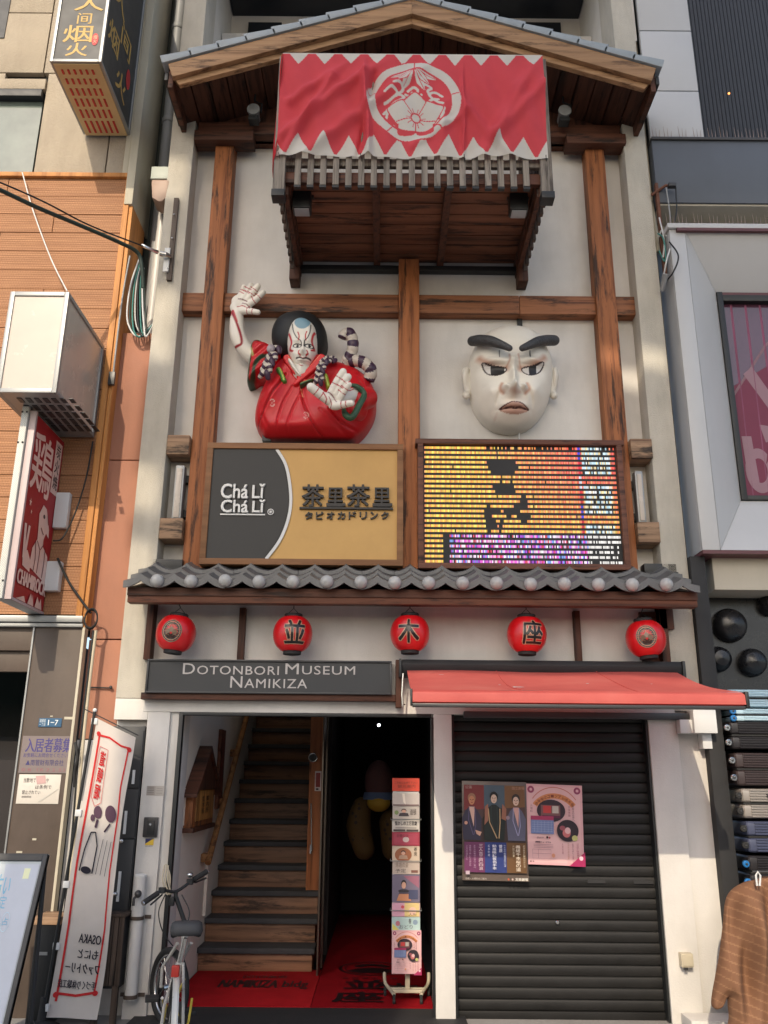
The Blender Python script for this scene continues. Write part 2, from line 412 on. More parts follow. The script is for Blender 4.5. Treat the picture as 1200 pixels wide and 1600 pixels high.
M['post'] = wood('brown stained timber', (.33, .118, .042), (.14, .043, .017), (.018, .011, .008), 'z', bump=.6)
M['beam'] = wood('brown stained beam', (.25, .098, .042), (.10, .034, .015), (.02, .012, .008), 'x')
M['beam_light'] = wood('worn pale timber', (.32, .20, .12), (.12, .06, .035), (.015, .012, .01), 'x')
M['barge'] = wood('sun bleached timber', (.36, .21, .11), (.20, .10, .045), (.07, .035, .02), 'x', fine=.8)
M['darkwood'] = wood('dark brown timber', (.085, .032, .018), (.03, .013, .009), (.01, .006, .005), 'x')
M['darkwood_z'] = wood('dark brown upright timber', (.085, .032, .018), (.03, .013, .009), (.01, .006, .005), 'z')
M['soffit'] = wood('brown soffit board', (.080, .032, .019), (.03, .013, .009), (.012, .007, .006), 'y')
M['floorboard'] = wood('warm underside board', (.17, .068, .036), (.065, .026, .015), (.02, .010, .008), 'x')
M['slat'] = wood('weathered grey slat', (.235, .205, .175), (.10, .086, .074), (.06, .05, .045), 'z', rough=.85)
M['slat_dark'] = wood('weathered dark slat', (.085, .06, .045), (.035, .022, .016), (.012, .01, .009), 'z', rough=.8)
M['tile'] = plain('grey roof tile', (.115, .115, .115), .42, .25, 5, .25, 70, dirt=.2)
M['verge'] = plain('pale grey roof tile', (.30, .34, .37), .5, .12, 4, .2, 60)
M['bead'] = plain('silver grey tile end', (.42, .42, .41), .45, .1, 14, .15, 60)
M['signframe'] = wood('plain brown frame', (.22, .105, .045), (.17, .075, .03), (.12, .05, .02), 'x', fine=.6, bump=.1, knots=False)
M['screenframe'] = wood('reddish brown frame', (.13, .05, .03), (.07, .026, .016), (.02, .01, .008), 'x', bump=.2)
M['black'] = plain('black paint', (.014, .016, .017), .45, .15, 4, .1, 60)
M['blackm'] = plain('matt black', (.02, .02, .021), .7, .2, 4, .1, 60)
M['rubber'] = plain('black rubber', (.018, .018, .018), .75, .2, 30, .1, 90)
M['shutter'] = plain('black shutter slat', (.014, .0135, .013), .48, .3, 2.5, .05, 40, spec=.3, dirt=.0)
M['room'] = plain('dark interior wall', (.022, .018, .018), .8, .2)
M['innerwall'] = plain('interior plaster', (.80, .72, .62), .85, .05)
M['chrome'] = plain('bright metal', (.65, .65, .63), .22, .06, 6, .02, 80, metal=1.)
M['steel'] = plain('brushed steel', (.095, .072, .058), .5, .25, 2.2, .05, 40, metal=.0, dirt=.3, spec=.3)
M['alu'] = plain('grey aluminium', (.30, .31, .31), .42, .08, 3, .03, 60, metal=.45)
M['aluw'] = plain('white enamelled metal', (.66, .67, .66), .4, .05, 3, .03, 60)
M['cream_panel'] = plain('warm concrete panel', (.42, .36, .28), .85, .12, 2.5, .8, 45, dirt=.2, dist=.008)
M['pink'] = plain('terracotta pink render', (.40, .185, .12), .85, .1, 2.5, .3, 70, dirt=.12)
M['creamstrip'] = plain('cream corner strip', (.50, .46, .36), .7, .08, 2, .2, 60, dirt=.2)
M['greypipe'] = plain('grey plastic pipe', (.28, .29, .30), .45, .08, 3, .03, 60)
M['whitepipe'] = plain('white plastic pipe', (.62, .61, .59), .4, .05, 4, .03, 60, dirt=.1)
M['boardtrim'] = wood('orange stained trim', (.50, .22, .065), (.34, .13, .035), (.2, .07, .02), 'z', fine=.5, bump=.15, knots=False)
M['milk'] = plain('milky acrylic', (.47, .41, .35), .25, .05, 2, 0, 10, spec=.6)
M['asphalt'] = plain('street paving', (.29, .28, .265), .85, .15, 3, .4, 40)
M['whitepanel'] = plain('pale grey metal panel', (.49, .495, .50), .42, .04, 1.5, .02, 60, metal=.05, dirt=.05)
M['slate'] = plain('streaked blue slate panel', (.085, .10, .125), .5, .12, 2, .1, 50, dirt=.1)
M['navy'] = plain('dark blue black panel', (.012, .016, .024), .5, .1)
M['redcloth'] = None
M['print'] = painted('printed sheet', .55)
M['poster'] = painted('poster in plastic sleeve', .35, spec=.5, coat=.3)
M['statue'] = painted('lacquered sculpture', .48, .12, 30, coat=.12)
M['cloth'] = painted('printed cotton cloth', .85, .12, 400, trans=.3)
M['flagcloth'] = painted('printed flag cloth', .8, .1, 400, trans=.25)
M['hair'] = painted('matt sculpted hair', .6, .1, 60)
M['lantern'] = painted('glossy red lantern skin', .32, .04, 40, coat=.3)
M['spike'] = plain('bird spike', (.30, .22, .19), .5, .1)
def ribbed():
    m, nt, b = newmat('ribbed orange board'); v = coords(nt)
    c = ramp(nt, noise(nt, coords(nt, (.6, 1, 14)), 3, 6, .6), [(.3, (.31, .140, .062)), (.7, (.42, .205, .095))])
    wv = N(nt, 'ShaderNodeTexWave', wave_type='BANDS', bands_direction='Z'); wv.inputs['Scale'].default_value = 14; wv.inputs['Distortion'].default_value = .4; nt.links.new(v, wv.inputs['Vector'])
    br = N(nt, 'ShaderNodeTexBrick'); br.inputs['Scale'].default_value = 22; br.inputs['Brick Width'].default_value = .5; br.inputs['Row Height'].default_value = .6; br.inputs['Mortar Size'].default_value = .06
    br.inputs['Color1'].default_value = (1, 1, 1, 1); br.inputs['Color2'].default_value = (.93, .93, .93, 1); br.inputs['Mortar'].default_value = (.72, .70, .68, 1)
    mp = N(nt, 'ShaderNodeMapping'); mp.inputs['Rotation'].default_value = (PI/2, 0, 0); nt.links.new(v, mp.inputs[0]); nt.links.new(mp.outputs[0], br.inputs['Vector'])
    mx = N(nt, 'ShaderNodeMixRGB', blend_type='MULTIPLY'); mx.inputs[0].default_value = .8; nt.links.new(c, mx.inputs[1]); nt.links.new(br.outputs[0], mx.inputs[2])
    nt.links.new(mx.outputs[0], b.inputs['Base Color']); b.inputs['Roughness'].default_value = .7
    bumpn(nt, b, wv.outputs['Fac'], .5, .004); return m
M['siding'] = ribbed()
def led():
    m, nt, b = newmat('lit LED bars'); a = N(nt, 'ShaderNodeVertexColor', layer_name='Col')
    nt.links.new(a.outputs[0], b.inputs['Emission Color']); b.inputs['Emission Strength'].default_value = .72; b.inputs['Base Color'].default_value = (.02, .02, .02, 1); return m
M['led'] = led()
def awncloth():
    m, nt, b = newmat('red awning canvas'); v = coords(nt)
    c = ramp(nt, noise(nt, v, 1.6, 6, .6), [(.3, (.62, .11, .095)), (.55, (.72, .155, .13)), (.78, (.76, .24, .19))])
    nt.links.new(c, b.inputs['Base Color']); b.inputs['Roughness'].default_value = .6
    tr = N(nt, 'ShaderNodeBsdfTranslucent'); ms = N(nt, 'ShaderNodeMixShader'); ms.inputs[0].default_value = .35; nt.links.new(c, tr.inputs[0])
    nt.links.new(b.outputs[0], ms.inputs[1]); nt.links.new(tr.outputs[0], ms.inputs[2]); nt.links.new(ms.outputs[0], nt.nodes['Material Output'].inputs[0])
    bumpn(nt, b, noise(nt, v, 3, 3), .15, .02); return m
M['awning'] = awncloth()
M['plinth'] = plain('grey stone kerb', (.26, .25, .24), .8, .15, 6, .4, 50)
M['riser'] = wood('worn brown stair board', (.25, .125, .068), (.09, .04, .023), (.03, .016, .01), 'x', rough=.5)
M['tread'] = plain('grey black anti slip tread', (.055, .055, .058), .8, .2, 8, .4, 90)
M['doormetal'] = plain('bronze metal edge', (.16, .13, .10), .35, .1, 3, .02, 50, metal=.6)
M['evb'] = wood('dark red brown timber', (.15, .055, .03), (.065, .024, .014), (.02, .010, .008), 'x')
M['charcoal'] = plain('charcoal board', (.035, .037, .039), .5, .1, 2, .05, 60)
M['darkmetal'] = plain('dark metal frame', (.05, .05, .052), .4, .1, 3, .03, 60, metal=.3)
M['glassgrey'] = plain('lamp glass', (.35, .37, .38), .12, .05, 3, 0, 10)
M['greenp'] = plain('green lacquer', (.03, .085, .04), .4, .15, 8, .05, 40)
M['whitep'] = plain('white lacquer', (.66, .62, .54), .38, .06, 6, .05, 30, coat=.2)
M['greyp'] = plain('grey cream lacquer', (.30, .30, .25), .45, .15, 8, .1, 40)
M['mauvep'] = plain('mauve lacquer', (.40, .34, .36), .4, .15, 8, .1, 40)
M['browp'] = plain('textured black brow', (.05, .05, .052), .5, .35, 14, .8, 60, dist=.01)
M['winglass'] = plain('dull green window glass', (.16, .20, .18), .12, .3, 1.2, 0, 10, spec=.8)
M['cyanlight'] = emit('cyan tube light', (120, 235, 225), 1.2)
M['redpaint'] = plain('red paint', (.42, .03, .02), .5, .1)
M['slimegrey'] = plain('grimy grey green wall', (.075, .08, .065), .9, .3, 1.5, .3, 40, dirt=.4)
M['palegreen'] = plain('pale green plastic', (.42, .46, .40), .5, .08, 4, .05, 40)
M['rosypaint'] = plain('rosy painted tin', (.38, .26, .20), .5, .1, 4, .05, 40)
M['cablegreen'] = plain('dark green sheath', (.018, .035, .028), .5, .2)
M['cableteal'] = plain('teal sheath', (.05, .22, .19), .5, .2)
M['creamcable'] = plain('cream plastic', (.52, .46, .34), .5, .12, 6, .05, 40, dirt=.2)
M['mauvetrim'] = plain('pale mauve trim', (.52, .42, .42), .5, .06)
M['leafgreen'] = plain('green leaf', (.05, .10, .03), .5, .2, 20)
def corrug():
    m, nt, b = newmat('corrugated white plastic'); v = coords(nt)
    wv = N(nt, 'ShaderNodeTexWave', wave_type='BANDS', bands_direction='DIAGONAL'); wv.inputs['Scale'].default_value = 38; wv.inputs['Distortion'].default_value = .2; nt.links.new(v, wv.inputs['Vector'])
    nt.links.new(ramp(nt, wv.outputs['Fac'], [(.2, (.46, .47, .44)), (.7, (.60, .61, .57))]), b.inputs['Base Color']); b.inputs['Roughness'].default_value = .45; bumpn(nt, b, wv.outputs['Fac'], .4, .003); return m
M['corrug'] = corrug()
def carpetm():
    m, nt, b = newmat('red carpet pile'); a = N(nt, 'ShaderNodeVertexColor', layer_name='Col'); v = coords(nt)
    mx = N(nt, 'ShaderNodeMixRGB', blend_type='MULTIPLY'); mx.inputs[0].default_value = .8; nt.links.new(a.outputs[0], mx.inputs[1]); nt.links.new(ramp(nt, noise(nt, v, 4, 8, .75), [(.3, (.6, .55, .55)), (.7, (1., 1., 1.))]), mx.inputs[2])
    nt.links.new(mx.outputs[0], b.inputs['Base Color']); b.inputs['Roughness'].default_value = .95; b.inputs['Specular IOR Level'].default_value = .1; bumpn(nt, b, noise(nt, v, 220, 3), .6, .004); return m
M['carpet'] = carpetm()
M['honeywood'] = wood('honey coloured wood', (.46, .22, .06), (.30, .12, .03), (.12, .05, .02), 'z', bump=.1)
M['boardtrim2'] = wood('brown handrail wood', (.34, .16, .06), (.20, .085, .03), (.08, .03, .015), 'y', bump=.1)
M['dimpink'] = plain('dusty pink fabric', (.13, .06, .06), .8, .1); M['dimblue'] = plain('dusty blue fabric', (.10, .15, .28), .8, .1); M['dimyellow'] = plain('yellow fabric', (.45, .28, .03), .7, .1)
M['spotlamp'] = emit('tiny spot', (240, 240, 255), 6)
def spotm():
    m, nt, b = newmat('yellow fabric with dark spots'); v = coords(nt); vo = N(nt, 'ShaderNodeTexVoronoi'); vo.inputs['Scale'].default_value = 14; nt.links.new(v, vo.inputs['Vector'])
    nt.links.new(ramp(nt, vo.outputs['Distance'], [(.22, (.03, .02, .02)), (.26, (.09, .05, .012))]), b.inputs['Base Color']); b.inputs['Roughness'].default_value = .8; return m
M['dimspot'] = spotm()
M['bikewhite'] = plain('silver white bicycle paint', (.52, .51, .47), .3, .1, 8, .02, 40, metal=.2, coat=.4)
M['bikeyellow'] = plain('yellow bicycle paint', (.55, .42, .04), .35, .1, 8)
M['saddle'] = plain('worn grey saddle', (.05, .052, .055), .65, .25, 10, .3, 70)
M['amberlamp'] = emit('amber lamp', (255, 150, 80), 2)
M['soffitcream'] = plain('cream painted band', (.46, .42, .34), .6, .06, 2, .05, 40, dirt=.1)
M['pinkglass'] = plain('dark pink window glass', (.09, .035, .06), .1, .3, 1.5, 0, 10, spec=.8)
M['pinkcurtain'] = plain('pink curtain', (.22, .05, .11), .6, .2)
M['maroon'] = plain('maroon trim', (.11, .035, .04), .5, .1)
M['blackgloss'] = plain('black glossy panel', (.014, .014, .016), .28, .2, 2, .02, 30)
M['rust'] = plain('rusty steel', (.15, .06, .035), .8, .3, 12, .4, 60)
M['rust_dark'] = plain('dark grime', (.05, .035, .03), .85, .3, 8, .3, 50)
M['sc_cyan'] = plain('pearly silver blue plastic', (.50, .68, .76), .3, .25, 1.5, .02, 30, coat=.3)
M['sc_blue'] = plain('bright blue plastic', (.02, .16, .42), .35, .1)
M['sc_black'] = plain('black luggage plastic', (.022, .020, .022), .38, .2, 4, .05, 50)
M['sc_brown'] = plain('brownish black luggage plastic', (.045, .032, .032), .4, .2, 4, .05, 50)
M['sc_silver'] = plain('silver luggage plastic', (.34, .31, .28), .35, .1, 4, .05, 50, metal=.3)
M['sc_navy'] = plain('navy luggage plastic', (.06, .07, .12), .38, .15, 4, .05, 50)
M['cloth_brown'] = painted('brown pinstripe cloth', .85, .2, 300)
M['facing'] = plain('pale grey facing', (.42, .40, .38), .8, .05)
# ================================================================ GROUND
g = MB(); g.quad((-150, -150, -.02), (150, -150, -.02), (150, 150, -.02), (-150, 150, -.02))
solo('street', g, M['asphalt'], kind='structure')

# ================================================================ THE MUSEUM BUILDING
B = thing('museum_building', 'narrow white museum building with timber framing, gable roof and tiled eave in the middle', 'building', (.2, .3, -.1))
XL, XLi, XRi, XR = -2.05, -1.83, 2.24, 2.45
part('upper_wall', MB().box(XLi, XRi, .2, .4, 2.9, 8.6), M['stucco'], B)
part('pilaster', MB().box(XL, XLi, 0, .4, 2.16, 9.9), M['stucco_rough'], B, bevel=.006)
part('pilaster', MB().box(XRi, XR, 0, .4, 2.1, 9.9), M['stucco_rough'], B, bevel=.006)
part('lower_wall', MB().box(XLi, XRi, .06, .4, 2.44, 3.12), M['stucco'], B)
part('door_lintel', MB().box(XLi, XRi, .0, .4, 2.06, 2.44), M['stucco'], B, bevel=.005)
# lower pillars
part('corner_pillar', MB().box(-1.79, -1.62, 0, .4, -.1, 2.058).box(-1.62, -1.55, .03, .4, -.1, 2.06).box(XL, -1.79, .10, .4, -.1, 2.0).box(XL, -1.792, .006, .4, 2.0, 2.158), M['stucco'], B, bevel=.004)
part('centre_pillar', MB().box(.39, .53, 0, .42, -.1, 2.06), M['stucco'], B, bevel=.006)
part('corner_pillar', MB().box(2.03, 2.25, .0, .42, -.1, 2.06).box(2.25, 2.46, .04, .42, -.1, 2.1), M['stucco'], B, bevel=.004)
# door frame, thin black metal
fr = MB().box(-1.55, -1.52, -.004, .06, -.05, 2.06).box(-1.52, .375, -.004, .06, 2.035, 2.06).box(.372, .39, -.004, .06, 0, 2.035)
part('door_frame', fr, M['black'], B, bevel=.002)
# the room behind
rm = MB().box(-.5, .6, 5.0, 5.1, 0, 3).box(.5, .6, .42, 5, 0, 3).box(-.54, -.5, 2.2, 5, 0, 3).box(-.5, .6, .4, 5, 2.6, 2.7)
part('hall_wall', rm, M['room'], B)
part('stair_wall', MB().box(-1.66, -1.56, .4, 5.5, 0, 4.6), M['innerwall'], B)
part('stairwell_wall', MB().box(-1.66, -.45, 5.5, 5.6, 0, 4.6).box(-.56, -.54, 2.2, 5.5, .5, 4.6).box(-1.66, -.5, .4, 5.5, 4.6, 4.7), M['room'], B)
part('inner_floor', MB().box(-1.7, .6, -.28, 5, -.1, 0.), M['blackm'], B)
# stairs
for i in range(14):
    y = 1.38+.25*i; z = .195*i
    x1 = -.58 if i < 4 else -.66
    part('stair_riser', MB().box(-1.555, x1, y+.02, y+.27, z if i == 0 else z-.19, z+.15), WR if (WR := M.get('riser')) else M['beam'], B, bevel=.003)
    part('stair_tread', MB().box(-1.56, x1+.02, y-.02, y+.28, z+.15, z+.195), M['tread'] if 'tread' in M else M['blackm'], B, bevel=.006)
# stringer wall, sloping
st = MB().prismx([(1.5, .42), (5.4, 3.46), (5.4, 3.9), (1.5, .86)], -1.56, -1.535); part('stringer', st, M['innerwall'], B)
l1 = bpy.data.lights.new('stair_lamp', 'POINT'); l1.energy = 2; l1.color = (1, .78, .5); l1.shadow_soft_size = .12; o1 = bpy.data.objects.new('stair_lamp', l1); COL.objects.link(o1); o1.location = (-1.35, 2.6, 3.3)
part('stair_lamp_globe', MB().ball((-1.35, 2.6, 3.5), .11, 16, 10), M['milk'], B, angle=80)
# wooden screen wall at the side of the stair with ring pull
part('screen_door', MB().box(-.70, -.535, 1.95, 2.0, .5, 3), M['post'], B, bevel=.004)
part('door_edge', MB().box(-.545, -.50, 1.50, 1.56, .02, 3).box(-.53, -.515, 1.2, 1.5, .02, 3), M['doormetal'] if 'doormetal' in M else M['alu'], B, bevel=.004)
rg = MB(); c = at(489, 1184, 1.94); rg.tube([c+Vector((.040*math.cos(a), -.006, .040*math.sin(a))) for a in [2*PI*k/28 for k in range(29)]], .006, 8, cap=False); part('ring_pull', rg, M['chrome'], B); part('pull_recess', MB().lathe([(.036, .0), (.036, -.003), (0, -.003)], c, 'y', 24), M['black'], B)
c = at(487, 1300, 1.94); part('door_handle', MB().tube([at(486, 1258, 1.93), at(486, 1255, 1.9), at(487, 1330, 1.9), at(487, 1334, 1.93)], .006, 8).box(c.x-.012, c.x+.012, 1.925, 1.95, c.z-.19, c.z-.11), M['chrome'], B)
x0, x1, z0, z1 = rect(492, 1205, 502, 1236, 1.945); s = Sheet((x0, 1.945, z0), (x1-x0, 0, 0), (0, 0, z1-z0), (0, -1, 0))
s.r(0, 0, 1, 1, (215, 205, 200)).r(.15, .2, .85, .92, (150, 50, 45)).r(.2, .05, .6, .14, (60, 50, 50)); part('door_notice', s.mb, M['print'], B)
# ---- timber frame
part('timber_post', MB().box(-1.635, -1.455, .05, .2, 3.15, 7.55), M['post'], B, bevel=.008)
part('timber_post', MB().box(.115, .30, .045, .2, 3.15, 6.1), M['post'], B, bevel=.008)
part('timber_post', MB().box(1.885, 2.065, .05, .2, 3.15, 7.55), M['post'], B, bevel=.008)
for a, b_ in ((XLi, -1.635), (-1.455, .115), (.30, 1.20), (1.203, 1.885), (2.065, XRi)):
    part('timber_beam', MB().box(a, b_, .085, .2, 5.57, 5.755), M['beam'], B, bevel=.006)
for z in (4.16, 3.43):
    part('timber_beam', MB().box(XLi+.003, -1.64, -.012, .195, z, z+.175), M['beam_light'], B, bevel=.008)
    part('timber_beam', MB().box(2.065, XRi+.005, -.02, .2, z, z+.175), M['beam_light'], B, bevel=.008)
# small joint cover under the beam
part('joint_cover', MB().box(1.19, 1.235, .17, .2, 5.50, 5.57), M['black'], B)
# ---- gable roof
AX, AZ, EL, ER, EZ = .215, 8.46, -1.985, 2.415, 7.70
GY0, GY1 = -.60, .9
gr = part('gable_roof', MB().prism([(EL+.03, EZ-.03), (AX, AZ-.03), (ER-.03, EZ-.03), (ER-.03, EZ-.09), (AX, AZ-.09), (EL+.03, EZ-.09)], GY0+.02, GY1), M['darkwood'], B)
def slope(x): return EZ+(AZ-EZ)*(1-abs(x-AX)/(AX-EL))
for sg, xe in ((-1, EL), (1, ER)):
    a = Vector((AX, 0, AZ-.06)); b_ = Vector((xe, 0, EZ-.06)); d = (b_-a).normalized(); n = Vector((-d.z, 0, d.x))*(1 if sg < 0 else -1)
    if n.z > 0: n = -n
    mb = MB().prism([(a.x, a.z), (b_.x-sg*.03, b_.z), (b_.x-sg*.03+n.x*.15, b_.z+n.z*.15), (a.x, a.z-.165)], GY0-.012, GY0+.04)
    part('barge_board', mb, M['barge'], gr, bevel=.006)
    mb = MB().prism([(a.x, a.z-.13), (b_.x-sg*.03+n.x*.10, b_.z+n.z*.10), (b_.x-sg*.07+n.x*.19, b_.z+n.z*.19), (a.x, a.z-.23)], GY0+.04, GY0+.09)
    part('barge_board', mb, M['barge'], gr, bevel=.005)
    # soffit boards, running from front to back
    L = (b_-a).length; k = 14
    for i in range(k):
        p = a+d*(L*(i+.03)/k)+n*.10; q = a+d*(L*(i+.97)/k)+n*.10
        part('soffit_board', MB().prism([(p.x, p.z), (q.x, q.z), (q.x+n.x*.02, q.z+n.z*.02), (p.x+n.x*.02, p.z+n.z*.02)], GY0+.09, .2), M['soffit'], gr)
    # eave end
    part('eave_board', MB().box(xe-sg*.03, xe-sg*.075, GY0+.04, .25, EZ-.27, EZ-.09), M['darkwood'], gr, bevel=.005)
    part('gutter', MB().box(xe+sg*.005, xe-sg*.03, GY0+.03, .3, EZ-.20, EZ-.11), M['black'], gr, bevel=.01)
    # verge tiles stepping down the slope
    nt_ = 9
    for i in range(nt_):
        p = a+d*(L*(i)/nt_); q = a+d*(L*(i+1.10)/nt_ if i < nt_-1 else L*1.0+.02); up = -n
        o1, o2 = .058, .085
        mb = MB().prism([(p.x+up.x*o1, p.z+up.z*o1), (q.x+up.x*o2, q.z+up.z*o2), (q.x+up.x*.0, q.z+up.z*.0), (p.x+up.x*.0, p.z+up.z*.0)], GY0-.03, GY0+.20)
        part('verge_tile', mb, M['verge'], gr, bevel=.006)
        mb = MB().prism([(p.x+up.x*o1*.8, p.z+up.z*o1*.8), (q.x+up.x*o2*.8, q.z+up.z*o2*.8), (q.x, q.z), (p.x, p.z)], GY0+.21, GY1)
        part('roof_tile', mb, M['verge'], gr)
part('gable_wall', MB().prism([(-1.83, 7.42), (2.24, 7.42), (2.24, 7.6), (AX, AZ-.2), (-1.83, 7.6)], .10, .2), M['darkwood_z'], gr)
part('tie_beam', MB().box(-1.80, 2.22, -.0, .14, 7.42, 7.56), M['darkwood'], gr, bevel=.008)
for x in (-1.545, 1.975): part('bracket_beam', MB().box(x-.28, x+.28, .0-.04, .13, 7.32, 7.43), M['darkwood'], gr, bevel=.008)
# ---- open storey above the roof
za = at(500, 26, 1.2).z; xa, xb = at(347, 26, 1.2).x, at(935, 30, 1.2).x
part('top_wall', MB().box(XLi-.02, XRi+.02, 1.2, 1.4, 7.5, za+.05).box(XLi-.01, xa, .03, 1.26, 8.61, za+.2).box(xb, XRi+.01, .03, 1.26, 8.61, za+.2).box(XLi-.012, xa-.003, .41, 1.27, 7.9, 8.608).box(xb+.003, XRi+.012, .41, 1.27, 7.9, 8.608), M['stucco'], B)
part('top_ceiling', MB().box(XLi, XRi, -.05, 1.2, za, za+.15), M['navy'], B)
for a, b_ in ((388, 440), (820, 876)):
    x0, x1, z0, z1 = rect(a, 37, b_, 56, 1.19); part('vent_opening', MB().box(x0, x1, 1.17, 1.2, z0, z1), M['navy'], B)
x0, x1, z0, z1 = rect(328, 54, 955, 60, .8); part('parapet', MB().box(XLi, XRi, .75, .85, 7.6, z0), M['stucco'], B, bevel=.004)
# ---- tiled eave over the ground floor
E_ = part('tiled_eave', MB().prismx([(-.36, 2.95), (.2, 3.12), (.2, 3.06), (-.36, 2.89)], -1.93, 2.37), M['darkwood'], B)
part('eave_beam', MB().box(-1.93, 2.37, -.345, -.25, 2.84, 2.955), M['evb'] if 'evb' in M else M['beam'], E_, bevel=.006)
for a, b_ in ((-1.86, -1.62), (2.10, 2.36)): part('flashing', MB().box(a, b_, .0, .12, 3.185, 3.26).box(a, b_, -.03, .10, 3.17, 3.184), M['black'], E_, bevel=.004)
bx0 = at(247, 910, -.42).x; bx1 = at(1039, 914, -.42).x; sp = (bx1-bx0)/15
def wave(x):      # x in tile widths from the bead: crest on the bead line, shallow pan between
    t = x-math.floor(x); return .056*(1-(abs(math.sin(PI*t))+.0)**.85)
def tile_mesh(first, w0=-.5, w1=.5):
    mb = MB(); n = 20; yf, yr = (0, .27); T = .022
    xs = [w0+(w1-w0)*i/n for i in range(n+1)]
    top = [(x*sp, wave(x)) for x in xs]; lip = .052 if first else .028
    vs = [(x, yf, z) for x, z in top] + [(x, yr, z+.085) for x, z in top] + [(x, yf, z*.92-lip) for x, z in top] + [(x, yf+.02, z*.92-lip) for x, z in top] + [(x, yr, z+.085-T) for x, z in top]
    m = n+1; fs = []
    for i in range(n):
        fs += [(i, i+1, i+1+m, i+m), (i+2*m, i+1+2*m, i+1, i), (i+3*m, i+1+3*m, i+1+2*m, i+2*m), (i+4*m, i+1+4*m, i+1+3*m, i+3*m), (i+m, i+1+m, i+1+4*m, i+4*m)]
    for k in (0, n): fs.append((k, k+m, k+4*m, k+3*m, k+2*m))
    mb.add(vs, fs); return mb
me1 = mesh_of('eave_tile', tile_mesh(True), M['tile'], (0, 0, 0)); me2 = mesh_of('upper_tile', tile_mesh(False), M['tile'], (0, 0, 0))
for r in range(3):
    for i in range(17):
        x = bx0+sp*(i-.5)
        o = bpy.data.objects.new('roof_tile', me1 if r == 0 else me2); COL.objects.link(o); o.parent = E_
        wpos = Vector((x+random.uniform(-.003, .003), -.44+r*.17+random.uniform(-.004, .004), 2.985+r*.082+random.uniform(-.003, .003)))
        o.location = wpos-WL[E_]; WL[o] = wpos; o.rotation_euler = (0, random.uniform(-.012, .012), random.uniform(-.01, .01))
        if i == 0 and r == 0: o.scale = (1, 1, 1)
bd = MB().lathe([(.0, -.048), (.020, -.045), (.036, -.034), (.046, -.018), (.050, 0), (.046, .015), (.03, .05), (.0, .05)], (0, 0, 0), 'y', 24)
mbd = mesh_of('tile_end_disc', bd, M['bead'], (0, 0, 0))
for i in range(16):
    o = bpy.data.objects.new('tile_end_disc', mbd); COL.objects.link(o); o.parent = E_; p = Vector((bx0+sp*i, -.452, 2.985+random.uniform(-.004, .004)))
    o.location = p-WL[E_]; WL[o] = p
# trim under the eave
for px in (377, 903): x = at(px, 990, 0).x; part('trim_post', MB().box(x-.025, x+.025, .0, .06, 2.45, 2.87), M['darkwood_z'], B, bevel=.003)
part('trim_post', MB().box(-1.85, -1.80, -.06, .06, 2.45, 2.9), M['darkwood_z'], B, bevel=.003)
x0 = at(1003, 990, 0).x; part('trim_board', MB().box(x0, 2.17, .03, .06, 2.44, 2.87), M['evb'], B, bevel=.003)
part('trim_post', MB().box(2.17, 2.23, -.05, .06, 2.44, 2.9).box(2.17, 2.28, -.05, .06, 2.72, 2.9), M['darkwood_z'], B, bevel=.003)
part('sign_ledge', MB().box(-1.83, .10, -.10, 0, 2.145, 2.195), M['darkwood'], B, bevel=.004)
part('awning_backing', MB().box(.10, .145, -.09, 0, 2.1, 2.46), M['darkwood_z'], B, bevel=.004)
# ---- balcony
BX0, BX1, BY, BZ = -.885, 1.295, -1.05, 5.98
bal = part('balcony', MB().box(BX0+.06, BX1-.06, BY+.09, .2, 6.19, 6.22), M['floorboard'], B)
nb = 8
for i in range(nb):
    y0 = BY+.1+(.2-BY-.1)*i/nb; y1 = y0+(.2-BY-.1)/nb-.010
    part('floor_board', MB().box(BX0+.1, BX1-.1, y0, y1, 6.155, 6.19), M['floorboard'], bal, bevel=.004)
for x in (BX0+.085, BX0+.80, BX1-.80, BX1-.085): part('joist', MB().box(x-.03, x+.03, BY+.08, .2, 6.08, 6.154), M['darkwood_z'], bal, bevel=.004)
part('joist', MB().box(BX0+.1, BX1-.1, .12, .19, 6.03, 6.08), M['black'], bal, bevel=.004)
part('front_beam', MB().box(BX0+.03, BX1-.03, BY+.035, BY+.08, 6.08, 6.17), M['darkwood'], bal, bevel=.004)
part('rail', MB().box(BX0+.04, BX1-.04, BY+.035, BY+.075, 6.24, 6.31), M['slat'], bal, bevel=.004)
part('rail', MB().box(BX0+.04, BX1-.04, BY+.035, BY+.075, 7.18, 7.25), M['slat'], bal, bevel=.004)
sl0 = mesh_of('slat', MB().box(-.024, .024, -.015, .015, -.62, .62), M['slat'], (0, 0, 0), .003); sld = mesh_of('slat', MB().box(-.015, .015, -.024, .024, -.62, .62), M['slat_dark'], (0, 0, 0), .003)
cap = mesh_of('slat_end', MB().box(-.026, .026, -.017, .017, -.02, 0), M['black'], (0, 0, 0))
def put(me, name, p, par):
    o = bpy.data.objects.new(name, me); COL.objects.link(o); o.parent = par; o.location = Vector(p)-WL[par]; WL[o] = Vector(p); return o
for i in range(19):
    x = at(430+(95+54.2*i)/2.727, 275, BY).x
    put(sl0, 'slat', (x, BY+.018, 6.655+random.uniform(-.006, .006)), bal); put(cap, 'slat_end', (x, BY+.02, 6.033), bal)
